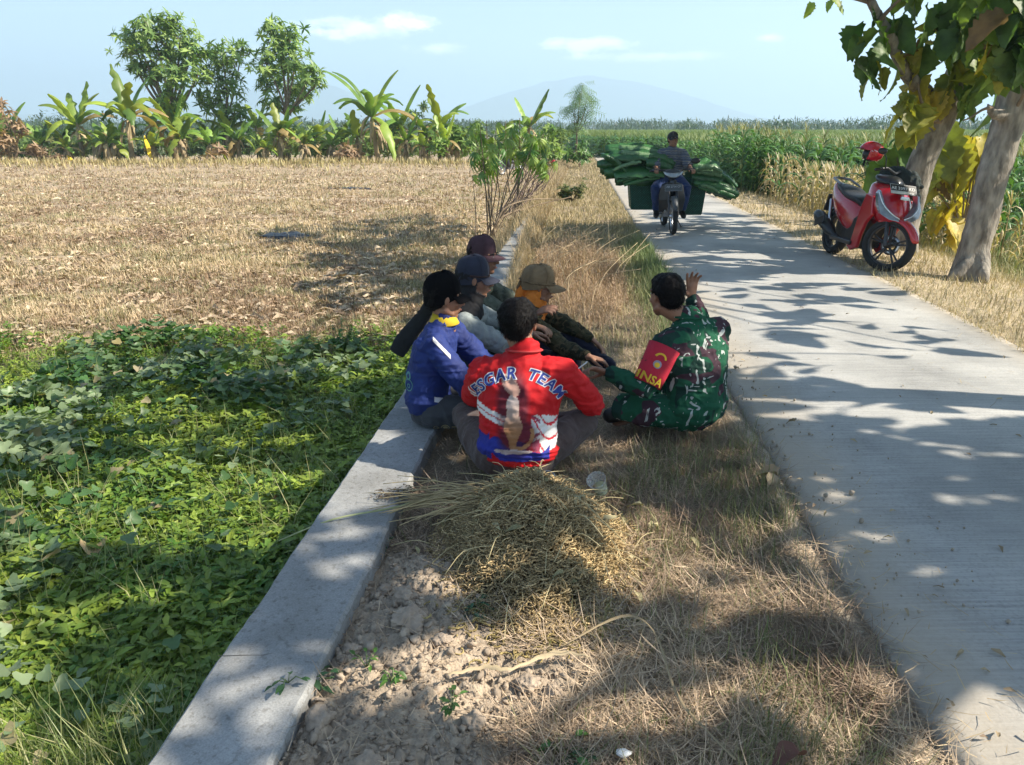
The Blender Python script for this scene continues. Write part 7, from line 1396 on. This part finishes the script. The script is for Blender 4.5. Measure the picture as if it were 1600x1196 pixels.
# ------------------------------------------------------------------ heap of dried flower spikes, litter, stones
def heap():
    r = np.random.default_rng(15); cx, cy = .10, 2.80
    def hz(x, y):
        d = np.hypot((x - cx) / .37, (y - cy - .02) / .52); e = fbm(x * 6, y * 6, 88)
        return np.clip(1 - d ** 1.5, 0, 1) * .27 * (.75 + .5 * e)
    t = empty('flower_heap', (cx, cy, -.05), 0, 'heap of dried yellow-brown flower spikes on the soil right behind the man in red', 'heap'); O = np.array(t.location)
    xs = np.linspace(cx - .40, cx + .40, 60)[None, :]; ys = np.linspace(cy - .52, cy + .6, 60); X = xs + 0 * ys[:, None]; Y = ys[:, None] + 0 * X; Z = hz(X, Y) - .07
    mesh_np('core', np.stack([X, Y, Z], -1).reshape(-1, 3) - O, grid(X, ys), mat('heap_core', (.16, .12, .05), .95, .4, 30, bump=1, bscale=70), t, smooth=True)
    # one spike: knobbly curved tail
    def spike(seed):
        rg = np.random.default_rng(seed); V = []; F = []; n = 9; k = 5; p = np.array((0., 0, 0)); a = 0; bend = rg.uniform(.15, .45) * rg.choice([-1, 1])
        for i in range(n):
            w = .5 * (1.1 - .75 * i / n) * (1.25 if i % 2 else .7)
            for j in range(k): th = 6.283 * j / k + i; V.append((p[0] + w * math.cos(th) * math.cos(a), w * math.sin(th), p[2] + w * math.cos(th) * -math.sin(a)))
            a += bend; p = p + np.array((math.sin(a), 0, math.cos(a))) * 1.0
        for i in range(n - 1):
            for j in range(k): F.append((i * k + j, i * k + (j + 1) % k, (i + 1) * k + (j + 1) % k, (i + 1) * k + j))
        return np.array(V), quads2tris(F)
    b = Batch()
    for q in range(6):
        n = 3600; d = np.sqrt(r.random(n)) * 1.12; a = r.uniform(0, 6.28, n); x = cx + d * .385 * np.cos(a); y = cy + d * .52 * np.sin(a) - np.clip(d - .8, 0, 1) * .1; k = r.random(n) < np.clip(1.35 - d * .75, 0, 1); x, y, a, d = x[k], y[k], a[k], d[k]; n = len(x)
        z = np.maximum(hz(x, y), vergez(x, y) + .055 - .05) - .045 + r.uniform(0, .03, n); tone = np.clip(.5 + r.normal(0, .3, n), 0, 1)
        b.add(spike(q), np.stack([x, y, z], -1) - O, rots(r.uniform(0, 6.28, n), r.normal(-1.3, .55, n), r.uniform(-.8, .8, n)), r.uniform(.0038, .0078, n), mixc((.30, .215, .10), (.70, .53, .28), tone) * r.uniform(.7, 1.25, n)[:, None])
    # trailing spikes down the front of the heap
    for q in range(2):
        n = 260; x = cx + .02 + r.normal(0, .13, n); y = cy - .46 - np.abs(r.normal(0, .10, n)); b.add(spike(q + 9), np.stack([x, y, vergez(x, y) + .01], -1) - O, rots(r.uniform(0, 6.28, n), r.normal(1.4, .3, n)), r.uniform(.006, .010, n), mixc((.25, .19, .07), (.50, .39, .16), r.random(n)))
    b.build('flower_spikes', M_dry, t); g = G()
    for i in range(120):              # thin wiry stems through and around the heap
        a = r.uniform(0, 6.28); d = r.uniform(0, .42); x = cx + d * .9 * math.cos(a); y = cy + d * 1.1 * math.sin(a); s_ = V3((x, y, float(hz(np.array(x), np.array(y))) - .05)); a2 = a + r.normal(0, .9); L = r.uniform(.08, .26); e_ = s_ + V3((math.cos(a2) * L, math.sin(a2) * L, r.uniform(-.01, .05) - .12 * d)); e_.z = max(e_.z, -.01)
        g.tube([p - t.location for p in spline([s_, s_.lerp(e_, .5) + V3((0, 0, r.uniform(.01, .05))), e_], 3)], [.0016] * 7, 4, cap=False)
    g.build('stems', mat('wiry_stem', (.44, .37, .17), .8, .4, 8, c2=(.72, .60, .34)), t); b = Batch()
    for q in range(3):
        n = 22; x = cx + r.normal(.05, .22, n); y = cy + r.normal(0, .22, n); b.add(T_leaf(.5, .4, .6, ny=3, seed=q, wave=.3), np.stack([x, y, hz(x, y) - .01], -1) - O, rots(r.uniform(0, 6.28, n), r.uniform(-.6, .8, n)), r.uniform(.03, .07, n), mixc((.22, .20, .09), (.52, .45, .26), r.random(n)))
    b.build('dead_leaves', M_dry, t)
    # bundle of stalks lying from the heap over the wall
    t = empty('straw_bundle', (-.35, 3.2, .02), 0, 'bundle of dry straw stalks lying across the concrete wall left of the heap', 'straw'); O = V3(t.location); g = G()
    for i in range(70):
        s = V3((r.normal(-.14, .10), r.normal(3.02, .06), .04 + r.uniform(0, .06))); a = R(r.normal(190, 13)); L = r.uniform(.12, .42); e = s + V3((math.cos(a) * L, math.sin(a) * L, r.uniform(-.02, .03))); e.z = max(e.z, .040); q = [p - O for p in spline([s, s.lerp(e, .5) + V3((0, 0, .02)), e], 3)]; g.tube(q, lerpn([.0032, .0016], len(q)), 4, cap=False)
    g.build('stalks', mat('straw_stalk', (.40, .31, .15), .8, .35, 8, c2=(.58, .46, .25)), t)
    g = G(); q = spline([V3((-.30, 3.12, .06)) - O, V3((-.48, 2.98, .05)) - O, V3((-.75, 2.88, .04)) - O, V3((-.98, 2.86, -.05)) - O], 5); g.tube(q, lerpn([.006, .003], len(q)), 6); g.build('long_stalk', mat('greenish_stalk', (.38, .40, .2), .8), t)
    b = Batch()
    for q in range(2): n = 45; x = r.normal(-.55 + q * .06, .035, n); y = r.normal(3.10 + q * .04, .025, n); b.add(spike(q), np.stack([x, y, .038 + r.uniform(0, .012, n)], -1) - np.array(O), rots(r.uniform(0, 6.28, n), r.normal(1.4, .3, n)), r.uniform(.003, .005, n), (.16, .12, .08))
    b.build('seed_heads', M_dry, t)
heap()
def litter():
    r = np.random.default_rng(19)
    # stones / soil clods that can be told apart
    Mc = mat('clod_soil', (.38, .30, .225), .95, .22, 14, bump=.9, bscale=60)
    for i, (u, v, s, fl, lab) in enumerate(((634, 922, .042, .8, 'rounded soil clod nearest the heap, left of it by the wall'), (640, 960, .060, .45, 'broad flat soil clod just below the rounded one'), (690, 990, .030, .5, 'small flat soil clod in the middle of the bare soil'), (497, 1110, .040, .75, 'large soil clod touching the right edge of the concrete wall'),
            (740, 1118, .030, .9, 'pale pointed stone in straw near the bottom, below the heap'), (825, 1055, .034, .6, 'soil clod at the straw edge right of the bare soil'), (548, 1000, .030, .6, 'small soil clod beside the wall, mid picture'), (575, 1185, .038, .6, 'soil clod at the bottom edge of the bare soil'), (600, 905, .026, .7, 'small clod next to the wall edge above the bare soil'), (865, 1065, .026, .7, 'smallest clod right of the straw edge clod'), (712, 1040, .024, .7, 'little clod in the lower middle of the bare soil'))):
        V, F = T_clod(i + 3, 4, .30); V = V.copy(); V += V * (np.array([noise.noise(Vector(p) * 6) for p in V]) * .07)[:, None]; x, y = P(u, v, .02); o = mesh_np('soil_clod', V * s * np.array((1, .95, fl)), F, Mc, smooth=True); o.location = (x, y, float(vergez(np.array([x]), np.array([y]))[0]) + s * fl * .45); o.rotation_euler = (0, 0, i * 1.3); tag(o, lab, 'clod', 'soil clods on the bare patch')
    def green(x, y, n, s, col, lab, cat='seedling', z=None, name='seedling'):
        z = float(vergez(np.array([x]), np.array([y]))[0]) if z is None else z; t = empty(name, (x, y, z), 0, lab, cat); b = Batch(); g = G()
        for i in range(n):
            a = r.uniform(0, 6.28); d = r.uniform(.2, 1) * s * 1.4; p = V3((math.cos(a) * d, math.sin(a) * d, r.uniform(.012, .05))); g.tube([(0, 0, 0), p * .6 + V3((0, 0, .015)), p], .0014, 4, cap=False)
            b.add(T_leaf(.55, .2, .3, ny=3), [p], rots(np.array([a - 1.57 + r.normal(0, .5)]), r.uniform(-.4, .3)), s * r.uniform(.55, 1.0), np.array(col) * r.uniform(.75, 1.3))
        g.build('stem', mat('green_stem', (.10, .16, .05), .6), t); b.build('leaves', M_leaf, t)
    for u, v, n, s, c, lab in ((488, 1060, 14, .052, (.05, .12, .045), 'dark green seedling hanging over the edge of the concrete wall'), (452, 1080, 7, .038, (.05, .12, .045), 'small dark green sprig on top of the wall'), (573, 1040, 8, .030, (.09, .20, .03), 'bright green seedling alone on the bare soil'), (706, 1108, 12, .032, (.08, .17, .04), 'small seedling beside the pale stone'), (880, 1165, 9, .050, (.07, .17, .04), 'seedling with broad fresh leaves at the bottom of the picture'),
            (915, 1180, 12, .04, (.03, .09, .035), 'dark low seedling at the bottom edge right of the broad-leaved one'), (745, 945, 16, .035, (.04, .10, .05), 'blue-green sprigs at the foot of the flower heap'), (603, 835, 12, .035, (.04, .10, .05), 'blue-green sprig between wall and heap'), (1045, 862, 8, .05, (.28, .30, .18), 'pale wilted leaves right of the heap')):
        x, y = P(u, v, .0); green(x, y, n, s, c, lab, z=.03 if u == 452 else None)
    for u, v, n, s, hh, lab in ((536, 560, 34, .055, .34, 'tall leafy weed standing at the edge of the dry field left of the group'), (232, 800, 22, .05, .22, 'fresh green weed with upright stems among the low weeds left of the wall'), (215, 1130, 16, .075, .16, 'broad-leaved bright weed near the bottom left corner'), (615, 1075, 8, .03, .1, 'tiny three-leaved sprout on the soil near the wall'), (165, 660, 26, .05, .25, 'upright leafy weed rising from the creeper at left')):
        left = u < 600; x, y = P(u, v, FZ if left else -.03); z = FZ if left else -.05; t = empty('weed_plant', (x, y, z), 0, lab, 'weed'); b = Batch(); g = G()
        for i in range(n):
            a = r.uniform(0, 6.28); k = r.uniform(.25, 1); p = V3((math.cos(a) * .3 * hh * k, math.sin(a) * .3 * hh * k, hh * k)); g.tube([(0, 0, 0), p * .5 + V3((0, 0, .03)), p], .0025, 4, cap=False)
            for q in range(3): b.add(T_leaf(.5, .2, .35, ny=3), [p * (1 - .12 * q)], rots(np.array([a - 1.57 + r.normal(0, 1.2)]), r.uniform(-.5, .4)), s * r.uniform(.6, 1.1), np.array((.09, .19, .04)) * r.uniform(.7, 1.5))
        g.build('stem', mat('weed_stem', (.14, .20, .07), .6), t); b.build('leaves', M_leaf, t)
    # clear plastic cups
    mc, tt, bb, oo = newmat('clear_plastic'); bb.inputs['Base Color'].default_value = (.85, .87, .85, 1); bb.inputs['Roughness'].default_value = .15; bb.inputs['Alpha'].default_value = .18; bb.inputs['IOR'].default_value = 1.4
    def cup(u, v, z, s, rot, lab, m=mc, fill=None, h=.10):
        g = G(); n = 28; prof = [(.030, 0), (.031, .004), (.036, h * .4), (.0365, h * .42), (.043, h), (.047, h), (.047, h + .003), (.0425, h + .002), (.035, h * .42), (.030, .006)]; g.loft([[(math.cos(a) * q * s, math.sin(a) * q * s, zz * s) for q, zz in prof] for a in [2 * math.pi * i / n for i in range(n + 1)]], cap=False); g.loft([[(math.cos(2 * math.pi * i / n) * q * s, math.sin(2 * math.pi * i / n) * q * s, .003) for i in range(n)] for q in (.0305, .001)], cap=False)
        x, y = P(u, v, z); o = g.build('plastic_cup', m); o.location = (x, y, z); o.rotation_euler = rot; tag(o, lab, 'cup')
        if fill: g = G(); g.loft([[(math.cos(2 * math.pi * i / n) * q * s, math.sin(2 * math.pi * i / n) * q * s, zz * s) for i in range(n)] for q, zz in ((.0300, .005), (.0345, .035), (.001, .036))], cap=False); g.build('drink', fill, o)
    cup(940, 768, .05, .95, (R(28), R(-22), 0), 'clear plastic cup tipped over on the right side of the heap', fill=mat('pale_drink', (.45, .45, .25), .2))
    cup(857, 757, .06, .8, (R(30), R(-10), 0), 'blue and white printed plastic cup at the foot of the man in red', m=mat('printed_cup', (.10, .22, .50), .3, .9, 22, c2=(.7, .75, .8)), h=.07)
    # dead leaves and husks
    def deadleaf(u, v, z, s, col, lab, rot=(0, 0, 0), seed=0, fld=.5):
        V, F = T_leaf(.7, fld, .5, ny=8, wave=.22, seed=seed); o = mesh_np('dead_leaf', (V - np.array((0, .5, 0))) * s, F, M_dry, col=np.tile(col, (len(V), 1)), smooth=True); x, y = P(u, v, z); o.location = (x, y, z); o.rotation_euler = rot; tag(o, lab, 'leaf', 'fallen dead leaves'); m = o.modifiers.new('s', 'SUBSURF'); m.levels = m.render_levels = 1
    for i, a in enumerate(((147, 852, FZ + .14, .17, (.60, .42, .22), 'large tan dead leaf lying on the weeds at left', (.2, .1, .5)), (432, 785, FZ + .12, .10, (.26, .10, .05), 'curled red-brown dead leaf among the weeds near the wall', (.9, .2, .2)), (1230, 1185, .02, .10, (.16, .07, .05), 'dark brown curled leaf at the bottom right of the straw', (.2, .3, 1.9)),
            (795, 868, .06, .11, (.20, .09, .05), 'brown dead leaf lying on the front of the flower heap', (.6, .1, 1.4)), (880, 748, .07, .06, (.30, .22, .12), 'small crumpled leaf on top of the heap near the cups', (.3, 0, .4)), (1195, 740, .02, .12, (.30, .22, .14), 'flat tan leaf on the verge close to the road edge', (.1, 0, 1.2)), (1210, 755, .02, .12, (.35, .27, .17), 'pale dry leaf beside the flat tan one at the road edge', (.15, .1, 2.4)),
            (398, 590, FZ + .15, .12, (.42, .33, .2), 'tan withered leaf among the creeper in the middle of the weeds', (.2, .2, .3)), (1235, 658, .012, .05, (.25, .18, .1), 'tiny dead leaf on the road beside the soldier', (0, 0, 1.)))): deadleaf(a[0], a[1], a[2], a[3], a[4], a[5], a[6], i)
    b = Batch(); q = [V3((*P(u, v, .02), .03)) for u, v in ((700, 1058), (760, 1044), (800, 1048), (865, 1022), (920, 1030))]; q = [p + V3((0, 0, .006 * (i % 2))) for i, p in enumerate(spline(q, 5))]; ribbon(b, q, lerpn([.004, .012, .007, .012, .003], 21), 1.0, (.50, .40, .25), tear=[.3, 0, .5, .1, .6, 0, .2]); tag(b.build('maize_husk', M_dry, smooth=True), 'long flat tan maize leaf lying on the straw near the bottom', 'leaf')
    b = Batch(); q = [V3((*P(u, v, .02), .03 + .05 * (i in (1, 2)))) for i, (u, v) in enumerate(((880, 1012), (970, 985), (1020, 1010), (1060, 1090), (1110, 1150), (1150, 1190)))]; ribbon(b, spline(q, 5), lerpn([.002, .007, .003, .008, .004, .005], 26), 1.0, (.38, .29, .17), tear=[.5, 0, .6, .2, .7, 0, .3, .4]); tag(b.build('maize_husk', M_dry, smooth=True), 'long twisted dry maize leaf curving down to the bottom edge', 'leaf')
    x, y = P(975, 1163, .03); V, F = T_clod(8, 2, .5); o = mesh_np('paper_scrap', V * .014 * np.array((1.4, 1, .6)), F, M_white); o.location = (x, y, .0); tag(o, 'crumpled white paper scrap on the straw at the bottom', 'paper')
    # burnt patches of black plastic sheet on the field
    mb = mat('black_sheet', (.02, .022, .03), .35, .4, 8, bump=.8, bscale=20)
    for (u, v, w, h, lab) in ((445, 369, 1.0, .10, 'crumpled black plastic sheet lying on the dry field in the tree shadow'), (545, 294, 1.6, .06, 'flat grey-black sheet remains far out on the dry field')):
        x, y = P(u, v, FZ + .05); n = 30; xs = np.linspace(-w / 2, w / 2, n)[None, :] + 0 * np.zeros((14, 1)); yy = np.linspace(-.35, .35, 14)[:, None] + 0 * xs; e = np.clip(1 - (xs * 2 / w) ** 2 - (yy / .35) ** 2, 0, 1); z = .02 + h * e ** .3 * (.3 + fbm(xs * 6, yy * 6, 66)); z = np.where(e <= 0, -.08, z); o = mesh_np('plastic_sheet', np.stack([xs, yy, z], -1), grid(xs, np.arange(14)), mb, smooth=True); o.location = (x, y, FZ); tag(o, lab, 'sheet')
litter()
# ================================================================== THE AIR
def haze():
    g = G(); x, y0, y1, z0, z1 = 4600, -250, 4500, -3, 260
    g.box((0, (y0 + y1) / 2, (z0 + z1) / 2), (2 * x, y1 - y0, z1 - z0)); m = bpy.data.materials.new('haze_air'); m.use_nodes = True; t = m.node_tree; t.nodes.clear(); o = t.nodes.new('ShaderNodeOutputMaterial'); v = t.nodes.new('ShaderNodeVolumePrincipled')
    v.inputs['Color'].default_value = (.60, .80, 1, 1); v.inputs['Density'].default_value = HAZE; v.inputs['Anisotropy'].default_value = .2; t.links.new(v.outputs[0], o.inputs['Volume']); m.cycles.homogeneous_volume = True
    tag(g.build('haze', m, smooth=False), kind='stuff')
HAZE = .00066
haze()
